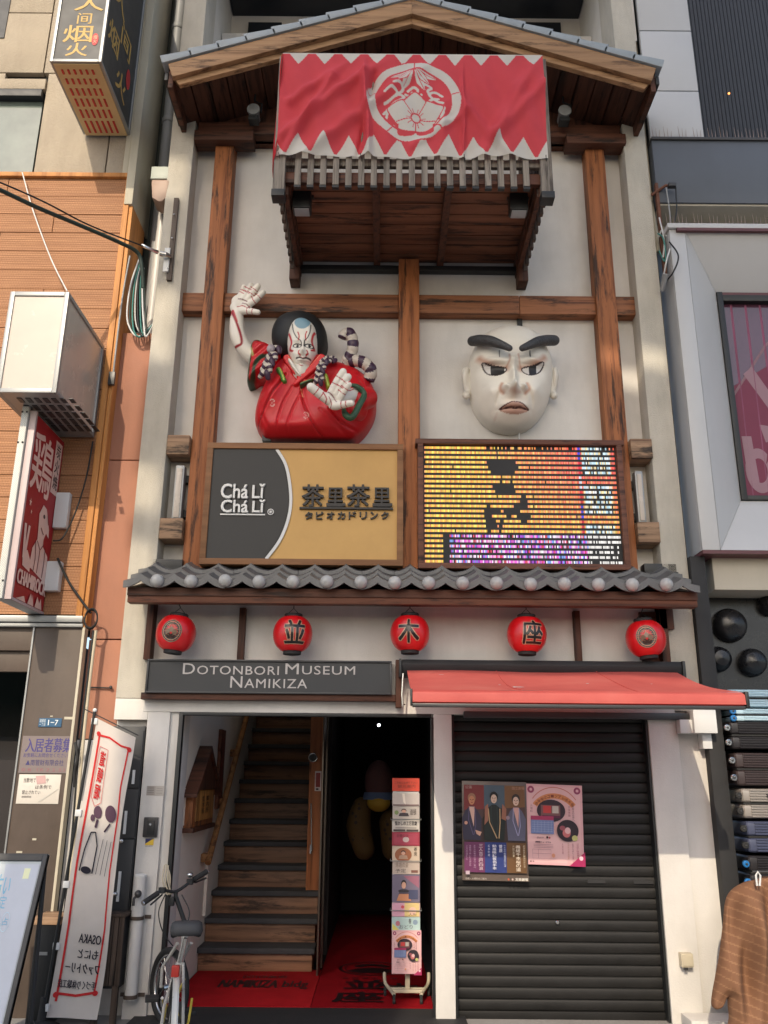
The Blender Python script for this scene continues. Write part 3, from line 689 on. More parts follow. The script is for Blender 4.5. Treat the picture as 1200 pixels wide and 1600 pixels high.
for x, s_ in ((BX0+.035, -1), (BX1-.035, 1)):
    part('corner_post', MB().box(x-.045, x+.045, BY-.01, BY+.08, 5.98, 7.28), M['slat'], bal, bevel=.004)
    part('post_foot', MB().box(x-.052, x+.052, BY-.018, BY+.09, 5.92, 5.98), M['black'], bal, bevel=.004)
    for i in range(9):
        put(sld, 'slat', (x-s_*-.0, BY+.17+i*.117, 6.60), bal)
    part('side_rail', MB().box(x-.05*s_-.02, x-.05*s_+.02, BY+.08, .2, 6.0, 6.12), M['darkwood_z'], bal, bevel=.004)
    part('bracket', MB().box(x-.045-.02*s_, x+.045-.02*s_, .04, .2, 5.88, 6.2), M['darkwood_z'], bal, bevel=.008)
# ================================================================ THINGS ON THE FACADE
GOLD, INK = (190, 150, 88), (45, 42, 40)
# ---- tea shop sign
x0, x1, z0, z1 = rect(318, 693, 630, 883, -.04)
T = thing('tea_shop_sign', 'wide black and gold shop sign in a plain brown frame', 'sign', ((x0+x1)/2, .0, z0))
for a in ((x0, x1, z1-.05, z1), (x0, x1, z0, z0+.05), (x0, x0+.05, z0+.05, z1-.05), (x1-.05, x1, z0+.05, z1-.05)):
    part('frame', MB().box(a[0], a[1], -.05, .06, a[2], a[3]), M['signframe'], T, bevel=.003)
a0, a1, b0, b1 = x0+.05, x1-.05, z0+.05, z1-.05; Wd, Hg = a1-a0, b1-b0
pn = MB().box(a0, a1, -.025, .05, b0, b1, 0, (198, 155, 88)); part('gold_panel', pn, M['print'], T)
def U(px): return (px-330)/(622-330)
arc = smooth_poly([(U(429), 1.), (U(444), .86), (U(452), .68), (U(455), .5), (U(451), .33), (U(440), .16), (U(421), 0.)], 6, False)
s = Sheet((a0, -.025, b0), (Wd, 0, 0), (0, 0, Hg), (0, -1, 0))
mb = MB(); P2 = [(0, 1)] + [tuple(p) for p in arc] + [(0, 0)]
mb.prism([(a0+Wd*u, b0+Hg*v) for u, v in P2], -.034, -.0255, 0, (40, 40, 40)); part('black_panel', mb, M['print'], T)
s.l = .009; s.line([tuple(p) for p in arc], .04, (30, 28, 26)); s.line([(p[0]+.004, p[1]) for p in arc], .026, (214, 214, 212))
part('curved_stripe', s.mb, M['print'], T)
mbt = MB()
def rt(st, px0, py0, px1, py1, bold, col, y0=-.055, y1=-.034, mb=None):
    c = rect(px0, py0, px1, py1, -.04); m_ = raised_text(st, c[0], c[1], c[2], c[3], y0, y1, bold, col=col); (mb if mb is not None else mbt).merge(m_)
rt('Chá', 346, 757, 388, 779, .010, (225, 225, 222)); rt('Lǐ', 395, 757, 414, 779, .010, (225, 225, 222))
rt('Chá', 346, 782, 388, 801, .010, (225, 225, 222)); rt('Lǐ', 395, 782, 414, 801, .010, (225, 225, 222))
c = rect(344, 803, 414, 805, -.04); mbt.box(c[0], c[1], -.045, -.034, c[2], c[3], 0, (225, 225, 222))
c = at(423, 800, -.04)
for ra, rb in ((.026, .0205),): 
    n = 20; vs = [(c.x+r_*math.cos(2*PI*i/n), -.045, c.z+r_*math.sin(2*PI*i/n)) for i in range(n) for r_ in (ra, rb)]
    mbt.add(vs, [(2*i, (2*i+2) % (2*n), (2*i+3) % (2*n), 2*i+1) for i in range(n)], 0, (225, 225, 222))
for k in range(4):
    a = k*PI/4; mbt.tube([(c.x-.017*math.cos(a), -.044, c.z-.017*math.sin(a)), (c.x+.017*math.cos(a), -.044, c.z+.017*math.sin(a))], .0022, 4, 0, (225, 225, 222))
part('raised_lettering', mbt, M['print'], T, label='white raised latin letters on the black half')
mbt = MB()
for ch, xa, xb in (('茶', 472, 506), ('里', 511, 537), ('茶', 542, 578), ('里', 583, 610)):
    rt(ch, xa, 758 if ch == '茶' else 763, xb, 792, .010, INK)
    if ch == '里': c = rect(xa-1, 787, xb+3, 791, -.04); mbt.box(c[0], c[1], -.056, -.034, c[2], c[3], 0, INK)
c = rect(468, 793, 614, 796, -.04); mbt.box(c[0], c[1], -.052, -.025, c[2], c[3], 0, INK)
for i, ch in enumerate('タピオカドリンク'): rt(ch, 477+i*17, 800, 488+i*17, 811, .008, INK, -.045, -.025)
part('raised_lettering', mbt, M['print'], T, label='dark brush lettering on the gold half')
# ---- LED screen
x0, x1, z0, z1 = rect(653, 688, 977, 890, -.05)
S = thing('led_screen', 'lit outdoor LED screen with yellow, red and violet rows in a reddish timber frame', 'screen', ((x0+x1)/2, .0, z0))
for a in ((x0-.02, x1+.02, z1-.045, z1), (x0, x1, z0, z0+.045), (x0, x0+.045, z0+.045, z1-.045), (x1-.045, x1, z0+.045, z1-.045)):
    part('frame', MB().box(a[0], a[1], -.075, .05, a[2], a[3]), M['screenframe'], S, bevel=.004)
a0, a1, b0, b1 = x0+.045, x1-.045, z0+.045, z1-.045
part('screen_panel', MB().box(a0, a1, -.03, .04, b0, b1), M['blackm'], S)
NR, NC = 24, 150; mb = MB(); dz = (b1-b0)/NR; dx = (a1-a0-.02)/NC
sil = [[(758, 719), (806, 722), (812, 735), (795, 746), (768, 746)], [(768, 758), (800, 756), (806, 772), (774, 778)], [(754, 795), (764, 790), (768, 820), (756, 826)], [(784, 800), (806, 790), (812, 800), (790, 812)], [(772, 764), (796, 762), (800, 776), (776, 774)], [(815, 775), (822, 776), (823, 800), (806, 796)], [(765, 793), (778, 795), (784, 806), (766, 808)], [(757, 812), (772, 808), (775, 828), (758, 832)], [(778, 812), (786, 812), (782, 830), (776, 832)], [(805, 806), (828, 808), (818, 818), (806, 814)], [(776, 700), (778, 700), (778, 722), (776, 722)], [(798, 745), (801, 745), (800, 765), (797, 765)], [(782, 745), (785, 745), (784, 765), (781, 765)]]
r_ = random.Random(3)
for r in range(NR):
    zt = b1-dz*(r+.24); zb = b1-dz*(r+.74); py = 698+(r+.5)*182/NR
    for c in range(NC):
        px = 661+(c+.5)*304/NC; q = np.array([[px, py]])
        if any(inside(q, sp_)[0] for sp_ in sil): continue
        if r == 0 and px > 760 and r_.random() < .5: continue
        t = (px-661)/304; u = r_.random()
        yel = np.array((255, 205, 60.)); red = np.array((240, 60, 70.)); 
        k = min(max((t-.30)/.5, 0), 1)*(1-min(max((py-740)/90, 0), 1)*.8)*.75
        col = yel*(1-k)+red*k + np.array((0, 30, 20))*(u-.5)*2
        if (c % 4) == 0: col = col*.5+np.array((255, 120, 150))*.5
        if (c % 4) == 2: col = col*.6+np.array((255, 245, 190))*.4
        if py > 838:
            if px < 689: pass
            elif px < 700: continue
            else:
                if u < .10 or (px > 908 and u < .25): continue
                col = np.array(r_.choice([(245, 215, 245), (235, 90, 210), (160, 60, 210), (250, 250, 250), (220, 60, 90), (120, 160, 235), (250, 180, 220)]), float)
                if px > 915: col = np.array((245, 240, 235.))
        elif 906 < px < 911:
            col = np.array([(60, 60, 210), (220, 30, 50), (240, 240, 250), (220, 30, 40)][(r//3) % 4], float)
        elif px >= 912 and px < 957:
            band = (r % 8) in (6, 7)
            if not band:
                if u < .14: continue
                col = np.array(r_.choice([(250, 250, 250), (210, 235, 245), (190, 225, 240), (250, 225, 170)]), float)
        if r_.random() < .008: continue
        col = col*(.82+.25*r_.random())
        col = np.clip(col, 0, 255)/255
        xa = a0+.01+dx*c
        mb.add([(xa, -.034, zb), (xa+dx*.96, -.034, zb), (xa+dx*.96, -.034, zt), (xa, -.034, zt)], [(0, 1, 2, 3)], 0, tuple(int(v*255) for v in col))
part('led_row', mb, M['led'], S, kind='stuff', smooth=False)
# ---- museum name board
x0, x1, z0, z1 = rect(228, 1031, 612, 1084, -.13)
T = thing('museum_name_board', 'long dark grey name board of the museum over the entrance', 'sign', ((x0+x1)/2, -.06, z0))
part('board', MB().box(x0+.012, x1-.012, -.115, -.0, z0+.012, z1-.012), M['charcoal'], T)
for a in ((x0, x1, z1-.014, z1), (x0, x1, z0, z0+.014), (x0, x0+.014, z0+.014, z1-.014), (x1-.014, x1, z0+.014, z1-.014)):
    part('frame', MB().box(a[0], a[1], -.13, -.0, a[2], a[3]), M['darkmetal'], T, bevel=.002)
mbt = MB()
for st, c in (('Dotonbori', rect(286, 1037, 436, 1054, -.115)), ('Museum', rect(446, 1037, 555, 1054, -.115)), ('Namikiza', rect(360, 1057, 480, 1075, -.115))):
    mbt.merge(raised_text(st, c[0], c[1], c[2], c[3], -.119, -.114, 0, True, 1.08, (196, 190, 186)))
part('raised_lettering', mbt, M['print'], T)
# ---- lanterns
def emblem_lantern(sh, r=1.):
    sh.ell(.5, .5, .5, .5, (150, 120, 90)).ell(.5, .5, .47, .47, (22, 16, 15)).ell(.5, .5, .41, .41, (176, 140, 110)).ell(.5, .5, .38, .38, (30, 18, 17))
    for k in range(5):
        a = PI/2+2*PI*k/5; sh.ell(.5+.17*math.cos(a), .40+.15*math.sin(a), .11, .11, (120, 92, 72) if k not in (2, 3) else (60, 40, 34))
    for k in (-2, -1, 0, 1, 2):
        a = PI/2+k*.32; sh.poly([(.5, .86), (.5+.25*math.sin(k*.5)-.03, .66+.03*abs(k)), (.5+.30*math.sin(k*.5), .60+.04*abs(k))], (150, 125, 100))
    for q in (.30, .44, .55): sh.line([(.12, q), (.32, q+.04), (.42, q)], .02, (140, 110, 85)).line([(.88, q), (.68, q+.04), (.58, q)], .02, (140, 110, 85))
SX = [275, 457.5, 640.5, 823, 1009]; SY = [990, 991, 990, 992, 998]; TX = [None, '並', '木', '座', None]
LBL = ['red lantern with round black crest at the left end of the row', 'red paper lantern with the character 並 over the name board', 'red paper lantern with the character 木 in the middle of the row', 'red paper lantern with the character 座 above the red awning', 'red lantern with round black crest at the right end of the row']
LY = -.17
for i in range(5):
    c = at(SX[i], SY[i], LY); R_ = .150; Hh = .130
    L = thing('paper_lantern', LBL[i], 'lantern', (c.x, c.y, c.z-Hh-.04), 'red paper lanterns under the tiled eave')
    prof = []; nr = 44
    for k in range(nr+1):
        t = -1+2*k/nr; a = t*math.radians(66); rr = R_*math.cos(a)**.75+.0024*math.cos(k*PI); prof.append((rr, Hh*math.sin(a)/math.sin(math.radians(66))))
    tilt = Matrix.Translation(c) @ Matrix.Rotation([.10, .0, 0, .02, -.09][i], 4, 'Y') @ Matrix.Rotation([0, .2, -.1, .15, -.25][i], 4, 'Z')
    o = MB().lathe(prof, (0, 0, 0), 'z', 40, 0, (212, 20, 28)).xf(tilt); part('lantern_skin', o, M['lantern'], L, angle=80)
    for s_ in (1, -1):
        z = s_*(Hh+.004); o = MB().lathe([(.062, z-.022), (.068, z-.02), (.070, z+.016), (.064, z+.022), (.05, z+.022)] , (0, 0, 0), 'z', 28)
        part('lantern_cap', o.xf(tilt), M['blackm'], L)
    part('hanging_wire', MB().tube([tilt @ Vector((-.05, 0, Hh+.02)), tilt @ Vector((0, 0, Hh+.07)), tilt @ Vector((.05, 0, Hh+.02))], .003, 6).tube([tilt @ Vector((0, 0, Hh+.07)), (c.x, c.y, 2.87)], .004, 6), M['black'], L)
    # printed mark wrapped on the skin
    if TX[i]:
        v, f = fine2d(*text2d(TX[i], 0), .16); mn, mx = v.min(0), v.max(0); q = (v-mn)/(mx-mn)-.5
        mb = MB()
        for ox, oz, col, lift in [(a_*.0075, b_*.0075, (196, 150, 120), .003+.0002*(a_+2*b_)) for a_ in (-1, 0, 1) for b_ in (-1, 0, 1)]+[(a_*.0028, b_*.0028, (22, 16, 14), .0045+.0002*(a_+2*b_)) for a_ in (-1, 1) for b_ in (-1, 1)]:
            sz = .162; q = (v-(mn+mx)/2)/(mx-mn).max()*sz+np.array((ox, oz))
            vs = []
            for a, b in q:
                al = max(-1, min(1, b/Hh))*math.radians(66)*.93; rr = R_*math.cos(al)**.75+lift+.0018; an = a/R_
                vs.append(tilt @ Vector((rr*math.sin(an)+0, -rr*math.cos(an), Hh*math.sin(al)/math.sin(math.radians(66)))))
            mb.add(vs, f, 0, col)
        part('painted_character', mb, M['lantern'], L, angle=80)
    else:
        sh = Sheet((-.072, 0, -.072), (.144, 0, 0), (0, 0, .144), (0, 0, 0)); sh.step = 0; sh.l = 0
        # collect flat emblem, then wrap
        sh2 = Sheet((0, 0, 0), (1, 0, 0), (0, 1, 0), (0, 0, 1), 0); emblem_lantern(sh2)
        mb = MB(); vs = []
        for a, b, l in sh2.mb.v:
            a, b = (a-.5)*.155, (b-.5)*.155; al = b/Hh*math.radians(66)*.93; rr = R_*math.cos(al)**.75+.003+l*1.2; an = a/R_
            vs.append(tilt @ Vector((rr*math.sin(an), -rr*math.cos(an), Hh*math.sin(al)/math.sin(math.radians(66)))))
        mb.v = [tuple(p) for p in vs]; mb.f = sh2.mb.f; mb.m = sh2.mb.m; mb.c = sh2.mb.c
        part('painted_crest', mb, M['lantern'], L, angle=80)
# ---- awning
A = thing('red_awning', 'faded red folding arm awning sloping out over the shuttered shop front', 'awning', (1.2, -.1, 2.0))
part('awning_case', MB().prismx([(-.16, 2.37), (-.17, 2.42), (-.15, 2.455), (.0, 2.46), (.0, 2.33), (-.12, 2.33)], .145, 2.27), M['blackm'], A, bevel=.008)
part('case_end', MB().box(2.272, 2.295, -.175, .0, 2.30, 2.458), M['black'], A, bevel=.006); part('case_end', MB().box(.125, .144, -.175, 0, 2.32, 2.458), M['black'], A, bevel=.006)
nx, ny = 60, 24; ya, yb, zA, zB, xl, xr = -.14, -1.30, 2.375, 2.115, .185, 2.232
def aw(u, v): return (xl+(xr-xl)*u+.0, ya+(yb-ya)*v, zA+(zB-zA)*v-.035*math.sin(PI*v)*(.6+.4*math.sin(u*PI))-.012*math.sin(PI*v)*math.cos(u*2*PI*2.2)+.006*math.sin(9*u+5*v))
mb = MB(); mb.add([aw(i/nx, j/ny) for j in range(ny+1) for i in range(nx+1)], [(j*(nx+1)+i, j*(nx+1)+i+1, (j+1)*(nx+1)+i+1, (j+1)*(nx+1)+i) for j in range(ny) for i in range(nx)])
part('canvas', mb, M['awning'], A)
for u in (.33, .70): part('canvas_seam', MB().tube([(lambda p: (p[0], p[1], p[2]+.002))(aw(u, j/16)) for j in range(17)], .0035, 5), M['awning'], A)
for u_, v_, a_, b_ in ((.36, .62, .030, .012), (.34, .66, .012, .02), (.60, .50, .010, .012), (.30, .55, .008, .010), (.83, .42, .007, .01), (.12, .2, .02, .006)):
    p = Vector(aw(u_, v_)); n = 12; part('bird_stain', MB().add([p+Vector((a_*math.cos(2*PI*k/n)*(1+.3*math.sin(3*k)), b_*math.sin(2*PI*k/n), .0045+(.224*b_*math.sin(2*PI*k/n)))) for k in range(n)], [tuple(range(n))]), M['aluw'], A)
part('front_bar', MB().prismx([(-1.30, 2.12), (-1.345, 2.10), (-1.352, 2.04), (-1.30, 2.035), (-1.285, 2.06)], xl, xr), M['awning'], A, bevel=.004)
part('front_rail', MB().box(xl, xr, -1.34, -1.29, 2.012, 2.034), M['darkmetal'], A, bevel=.004)
part('end_cap', MB().box(xr, xr+.022, -1.352, -1.28, 2.02, 2.12), M['black'], A, bevel=.006); part('end_cap', MB().box(xl-.012, xl, -1.352, -1.28, 2.02, 2.12), M['black'], A, bevel=.004)
part('folding_arm', MB().tube([(.33, -.10, 2.28), (.62, -.62, 2.14), (.36, -1.27, 2.05)], .022, 8), M['black'], A)
part('folding_arm', MB().tube([(2.05, -.10, 2.28), (1.80, -.62, 2.14), (2.0, -1.27, 2.05)], .022, 8), M['black'], A)
part('crank_hook', MB().tube([at(630, 1052, -.18), at(628, 1085, -.18), at(629, 1103, -.18), at(633, 1100, -.18)], .006, 6), M['chrome'], A)
part('wall_bracket', MB().box(2.33, 2.50, -.14, .04, 1.93, 2.10).box(2.41, 2.48, -.06, .04, 1.82, 1.93).box(2.24, 2.34, -.09, .0, 1.93, 2.03), M['aluw'], A, bevel=.004)
part('shutter_case', MB().box(.62, 2.36, -.06, .02, 2.03, 2.08), M['darkmetal'], A, bevel=.004)
# ---- roller shutter
R = thing('roller_shutter', 'closed black roller shutter with two posters taped to it', 'shutter', (1.28, .12, 0))
slm = MB(); n = 6; prof = [(0, 0), (-.005, .003), (-.0075, .007), (-.0085, .035), (-.0075, .062), (-.005, .067), (.004, .0685), (.006, .0735), (.012, .0735), (.012, 0)]
slm.prismx(prof, -.75, .75); msl = mesh_of('shutter_slat', slm, M['shutter'], (0, 0, 0))
for i in range(28): put(msl, 'shutter_slat', (1.28, .11+random.uniform(-.0012, .0012), .03+i*.0735), R)
part('guide_rail', MB().box(.53, .55, .03, .15, -.02, 2.06), M['black'], R, bevel=.003); part('guide_rail', MB().box(2.012, 2.03, .02, .15, -.02, 2.06), M['black'], R, bevel=.003)
part('bottom_bar', MB().box(.55, 2.012, .085, .14, -.02, .03), M['shutter'], R, bevel=.004)
c = at(871, 1441, .09); part('lock', MB().lathe([(0, -.012), (.010, -.012), (.014, -.008), (.014, .004), (0, .004)], c, 'y', 16), M['chrome'], R)
sh = Sheet((0, .0885, 0), (1, 0, 0), (0, 0, 1), (0, -1, 0))
c = rect(918, 1375, 946, 1380, .09); part('slot_label', MB().box(c[0], c[1], .088, .092, c[2], c[3]), M['blackm'], R)
c = rect(990, 1376, 1021, 1381, .09); part('slot_label', MB().box(c[0], c[1], .088, .092, c[2], c[3]), M['blackm'], R)
# ---- posters on the shutter
x0, x1, z0, z1 = rect(722, 1221, 824, 1376, .07)
P_ = thing('actor_poster', 'dark framed poster of three standing stage actors on the shutter', 'poster', ((x0+x1)/2, .075, z0))
tiltY = Matrix.Translation(((x0+x1)/2, 0, (z0+z1)/2)) @ Matrix.Rotation(math.radians(.8), 4, 'Y') @ Matrix.Translation((-(x0+x1)/2, 0, -(z0+z1)/2))
part('poster_board', MB().box(x0, x1, .070, .082, z0, z1, 0, (88, 74, 66)).xf(tiltY), M['poster'], P_, bevel=.001)
s = Sheet((x0, .070, z0), (x1-x0, 0, 0), (0, 0, z1-z0), (0, -1, 0))
s.r(.03, .38, .34, .96, (120, 45, 45)).r(.34, .38, .66, .96, (75, 92, 105)).r(.66, .38, .97, .96, (120, 84, 52))
s.r(.03, .38, .97, .66, (62, 46, 44)).poly([(.03, .62), (.97, .62), (.97, .74), (.03, .70)], (78, 56, 54))
def actor(cx, cy, face, robe, inner, w=.13, hair=(25, 22, 22), flip=1):
    s.poly([(cx-w, .40), (cx-w*1.15, .62), (cx-w*.7, cy-.10), (cx-.03, cy-.06), (cx+.03, cy-.06), (cx+w*.7, cy-.10), (cx+w*1.15, .62), (cx+w, .40)], robe)
    s.poly([(cx-.045, cy-.065), (cx+.045, cy-.065), (cx+.03*flip, cy-.27)], inner)
    s.line([(cx-.04, cy-.07), (cx-.05, cy-.2), (cx+.02, .45)], .008, tuple(min(255, int(v*1.7)) for v in robe))
    s.line([(cx+.045, cy-.07), (cx+.06, cy-.25), (cx+.03, .45)], .008, tuple(min(255, int(v*1.7)) for v in robe))
    s.ell(cx, cy+.025, .062, .05, hair); s.ell(cx, cy, .046, .046, face)
    s.line([(cx-.03, cy+.012), (cx-.01, cy+.005)], .006, (30, 20, 20)).line([(cx+.01, cy+.005), (cx+.03, cy+.012)], .006, (30, 20, 20)).line([(cx-.012, cy-.022), (cx+.014, cy-.022)], .006, (130, 40, 40)).line([(cx, cy+.004), (cx+.003, cy-.010)], .004, (150, 100, 80))
actor(.15, .80, (190, 130, 95), (52, 48, 68), (205, 170, 155), hair=(150, 110, 85))
s.ell(.06, .57, .025, .018, (200, 150, 130)); s.poly([(.20, .50), (.30, .48), (.27, .44), (.22, .46)], (200, 160, 140))
actor(.83, .80, (215, 185, 165), (92, 92, 112), (205, 160, 150), hair=(50, 40, 38)); s.ell(.70, .63, .03, .02, (150, 130, 140))
actor(.49, .82, (205, 180, 160), (26, 34, 32), (26, 34, 32), .15, (20, 20, 20)); s.line([(.40, .72), (.42, .58), (.53, .42)], .01, (190, 160, 120)).line([(.58, .72), (.58, .58), (.56, .42)], .01, (190, 160, 120))
s.poly([(.35, .74), (.40, .77), (.40, .60), (.34, .55)], (150, 100, 80)).poly([(.62, .77), (.68, .72), (.67, .60), (.60, .62)], (150, 100, 80))
s.r(.03, .08, .34, .38, (104, 50, 88)).r(.34, .08, .67, .38, (44, 58, 118)).r(.67, .08, .97, .38, (104, 74, 44)).r(0, 0, 1, .06, (92, 80, 72))
s.vtext('三人吉三巴白浪', .25, .36, .31, .10, (215, 190, 200), .01).vtext('夏休み歌舞伎公演のご案内', .17, .35, .20, .12, (185, 150, 175)).vtext('道頓堀で楽しむ古典芸能', .10, .35, .13, .14, (185, 150, 175)).vtext('上方の芸と心', .05, .35, .08, .2, (185, 150, 175))
s.vtext('勧進帳と仮名手本', .45, .36, .51, .11, (225, 225, 235), .02).vtext('菅原', .55, .36, .60, .28, (225, 225, 235), .02).vtext('竹本連中常磐津連中出演', .62, .36, .65, .14, (190, 195, 215)).vtext('松本中村', .38, .36, .41, .24, (190, 195, 215))
s.vtext('義経千本桜の道', .80, .36, .87, .10, (230, 215, 195), .02).vtext('鑑賞教室と解説付き公演', .91, .36, .94, .14, (200, 185, 160)).vtext('片岡坂東', .75, .36, .78, .24, (200, 185, 160))
s.text('公演', .04, .92, .14, .955, (170, 150, 140)).text('国立劇場', .76, .92, .95, .95, (170, 130, 110)).text('日程・入場料のご案内', .04, .015, .35, .035, (190, 180, 170)).text('文楽劇場', .78, .012, .97, .04, (220, 215, 205), .02)
s.ell(.68, .025, .014, .01, (190, 90, 60)).ell(.74, .025, .014, .01, (200, 180, 170)).r(.04, .065, .10, .10, (190, 170, 180))
part('poster_print', s.mb.xf(tiltY), M['poster'], P_, smooth=False)
x0, x1, z0, z1 = rect(822, 1226, 911, 1352, .07)
P_ = thing('museum_poster', 'pink museum poster with round photographs taped beside the actor poster', 'poster', ((x0+x1)/2, .075, z0))
tiltY = Matrix.Translation(((x0+x1)/2, 0, (z0+z1)/2)) @ Matrix.Rotation(math.radians(1.6), 4, 'Y') @ Matrix.Translation((-(x0+x1)/2, 0, -(z0+z1)/2))
part('poster_board', MB().box(x0, x1, .072, .080, z0, z1, 0, (216, 168, 172)).xf(tiltY), M['poster'], P_, bevel=.001)
def museum_print(s):
    s.r(0, 0, 1, 1, (220, 172, 176)).r(.04, .03, .96, .97, (226, 184, 184))
    for a in (.09, .91): s.ell(a, .93, .06, .045, (150, 60, 95)).ell(a, .93, .025, .018, (225, 180, 185))
    s.ell(.5, .60, .48, .37, (200, 120, 110), 30, .97, PI*.2, PI*.8)
    s.ell(.5, .56, .47, .33, (214, 140, 90), 30, .80, PI*.2, PI*.8)
    n = len('道頓堀ミュージアム並木座')
    for i, ch in enumerate('道頓堀ミュージアム並木座'):
        a = PI*.77-PI*.54*i/(n-1); s.text(ch, .5+.42*math.cos(a)-.026, .56+.295*math.sin(a)-.018, .5+.42*math.cos(a)+.026, .56+.295*math.sin(a)+.018, (130, 60, 40), .02)
    s.ell(.44, .67, .25, .14, (52, 36, 46)).r(.26, .60, .60, .74, (120, 80, 80)).r(.30, .64, .44, .73, (190, 60, 60)).r(.46, .64, .57, .73, (190, 180, 170)).r(.28, .58, .60, .61, (90, 30, 60))
    s.r(.08, .55, .48, .60, (160, 50, 90)).r(.08, .38, .48, .55, (112, 128, 172))
    for k in range(5): s.line([(.1, .41+.028*k), (.46, .41+.028*k)], .003, (170, 180, 205))
    for k in range(6): s.line([(.14+.06*k, .40), (.14+.06*k, .54)], .003, (170, 180, 205))
    s.ell(.72, .43, .19, .135, (46, 34, 42)).ell(.70, .40, .07, .055, (196, 110, 110)).ell(.72, .43, .05, .04, (220, 180, 180)).ell(.63, .46, .05, .03, (150, 80, 90)).ell(.84, .34, .05, .035, (190, 190, 120))
    s.ell(.36, .34, .02, .015, (50, 30, 30)).ell(.40, .335, .015, .012, (150, 40, 60)).text('開館中', .18, .32, .30, .345, (80, 60, 70)).text('道頓堀ミュージアム', .15, .27, .42, .29, (70, 50, 60), .02)
    for k in range(3): s.line([(.12, .25-.018*k), (.46, .25-.018*k)], .004, (150, 110, 120))
    s.line([(.10, .19), (.10, .08), (.42, .08), (.42, .19), (.10, .19)], .004, (170, 120, 130)).line([(.10, .14), (.42, .14)], .004, (170, 120, 130)).line([(.2, .08), (.2, .19)], .004, (170, 120, 130)).ell(.46, .12, .03, .025, (215, 150, 120))
    s.vtext('歌舞伎の世界へ', .80, .74, .84, .55, (120, 70, 80)).vtext('衣装体験', .73, .74, .77, .60, (150, 80, 90)).vtext('浮世絵と映像展示', .86, .28, .90, .10, (160, 60, 80)).vtext('楽屋の化粧と小道具', .78, .28, .81, .08, (150, 80, 90)).vtext('見得を切る写真撮影', .70, .28, .73, .08, (180, 120, 90)).vtext('人形芝居', .60, .28, .63, .14, (160, 80, 90))
    s.vtext('入場料', .06, .75, .10, .64, (120, 70, 80)); s.poly([(.72, 0), (1, .18), (1, 0)], (165, 40, 90)).ell(.93, .10, .035, .028, (225, 190, 200)).text('並木', .04, .035, .12, .055, (40, 20, 20), .03)
s = Sheet((x0, .072, z0), (x1-x0, 0, 0), (0, 0, z1-z0), (0, -1, 0)); museum_print(s)
part('poster_print', s.mb.xf(tiltY), M['poster'], P_, smooth=False)
# ---- banner on the balcony
bx0, bx1 = at(442, 80, -1.09).x, at(848, 83, -1.09).x; bt = at(640, 82, -1.09).z; bb = at(640, 243, -1.09).z
ex0, ex1 = at(431, 243, -1.09).x, at(857, 243, -1.09).x
NX, NZ = 470, 190
uu, vv = np.meshgrid(np.linspace(0, 1, NX+1), np.linspace(0, 1, NZ+1))       # v: 0 top, 1 bottom
def ridge(a, b, c, d, wd, h):      # fold from (a,b) to (c,d) in u,v*0.4
    P = np.stack([uu.ravel(), vv.ravel()*.4], 1); D, nr = seg_dist(P, [(a, b*.4), (c, d*.4)]); return (h*np.exp(-(D/wd)**2)).reshape(uu.shape)
fold = ridge(.42, .0, .02, .82, .020, .030)+ridge(.30, .0, .04, .5, .018, .022)+ridge(.55, .12, .10, 1., .022, .028)+ridge(.31, .02, .34, 1., .013, .045)+ridge(.355, .2, .30, 1., .010, -.02)
fold += ridge(.69, .0, .69, 1., .008, .018)+ridge(.70, .55, .86, 1., .02, .02)+ridge(.98, .03, .76, 1., .022, .026)+ridge(1., .3, .80, .85, .02, .022)+ridge(.62, .5, .60, 1., .02, .015)+ridge(.20, .25, .02, 1., .016, .024)+ridge(.5, .9, .70, .6, .015, .014)
fold += .010*np.sin(uu*26+vv*5)*vv+.006*np.sin(uu*55-vv*9)
X = (bx0+(bx1-bx0)*uu)*(1-vv)+(ex0+(ex1-ex0)*uu)*vv+.006*np.sin(vv*9+uu*3)*(1-np.abs(uu*2-1))
Z = bt+(bb-bt)*vv+.006*np.sin(uu*PI*3)*vv+.003*np.cos(uu*23)*vv
fold *= (np.clip(vv/.3, 0, 1)**1.3)*(1-.35*np.clip((vv-.8)/.2, 0, 1))
Yb = -1.075-fold*1.9-.018*np.sin(vv*PI)
# painting in pixel-like units (405 x 160)
pu, pv = uu*405, vv*160; red_ = np.array(lin((226, 80, 90))); wht = np.array(lin((226, 222, 214)))
m_ = np.zeros(uu.shape)
for k in range(11):
    cx = 26+40.5*k-1; m_ = np.maximum(m_, (np.abs(pu-cx)+pv*.80 < 15.5))
for k in range(12):
    cx = -5+36.8*k*1.02+(-1); m_ = np.maximum(m_, (np.abs(pu-cx) < (pv-130)*.62))
m_ = np.maximum(m_, pv > 157); m_ = np.maximum(m_, pv < 1.3)
dx, dy = pu-204.5, pv-76; rr = np.hypot(dx/1.19, dy)
m_[rr < 62] = 0
ring = (rr < 60) & (rr > 49); cre = ring.astype(float)
for a in (90, 10, 170, 235, 305):
    t = math.radians(a); nx_, ny_ = -math.sin(t), -math.cos(t); cre[(np.abs(dx*nx_/1.19+dy*ny_*1.) < .8) & (dx*math.cos(t)-dy*math.sin(t) > 0)] = 0
def petal(cx, cy, ang, L, Wp):
    t = math.radians(ang); ax, ay = math.cos(t), -math.sin(t); s_ = (dx-cx)*ax+(dy-cy)*ay; q = -(dx-cx)*ay+(dy-cy)*ax
    u_ = np.clip(s_/L, 0, 1); wdt = Wp*np.where(u_ < .55, (np.sin(u_/.55*PI/2))**.7, np.clip(1-(u_-.55)/.45, 0, 1)**.75); return (s_ > 0) & (s_ < L) & (np.abs(q) < wdt)
fl = np.zeros(uu.shape, bool); fc = (2, 26)
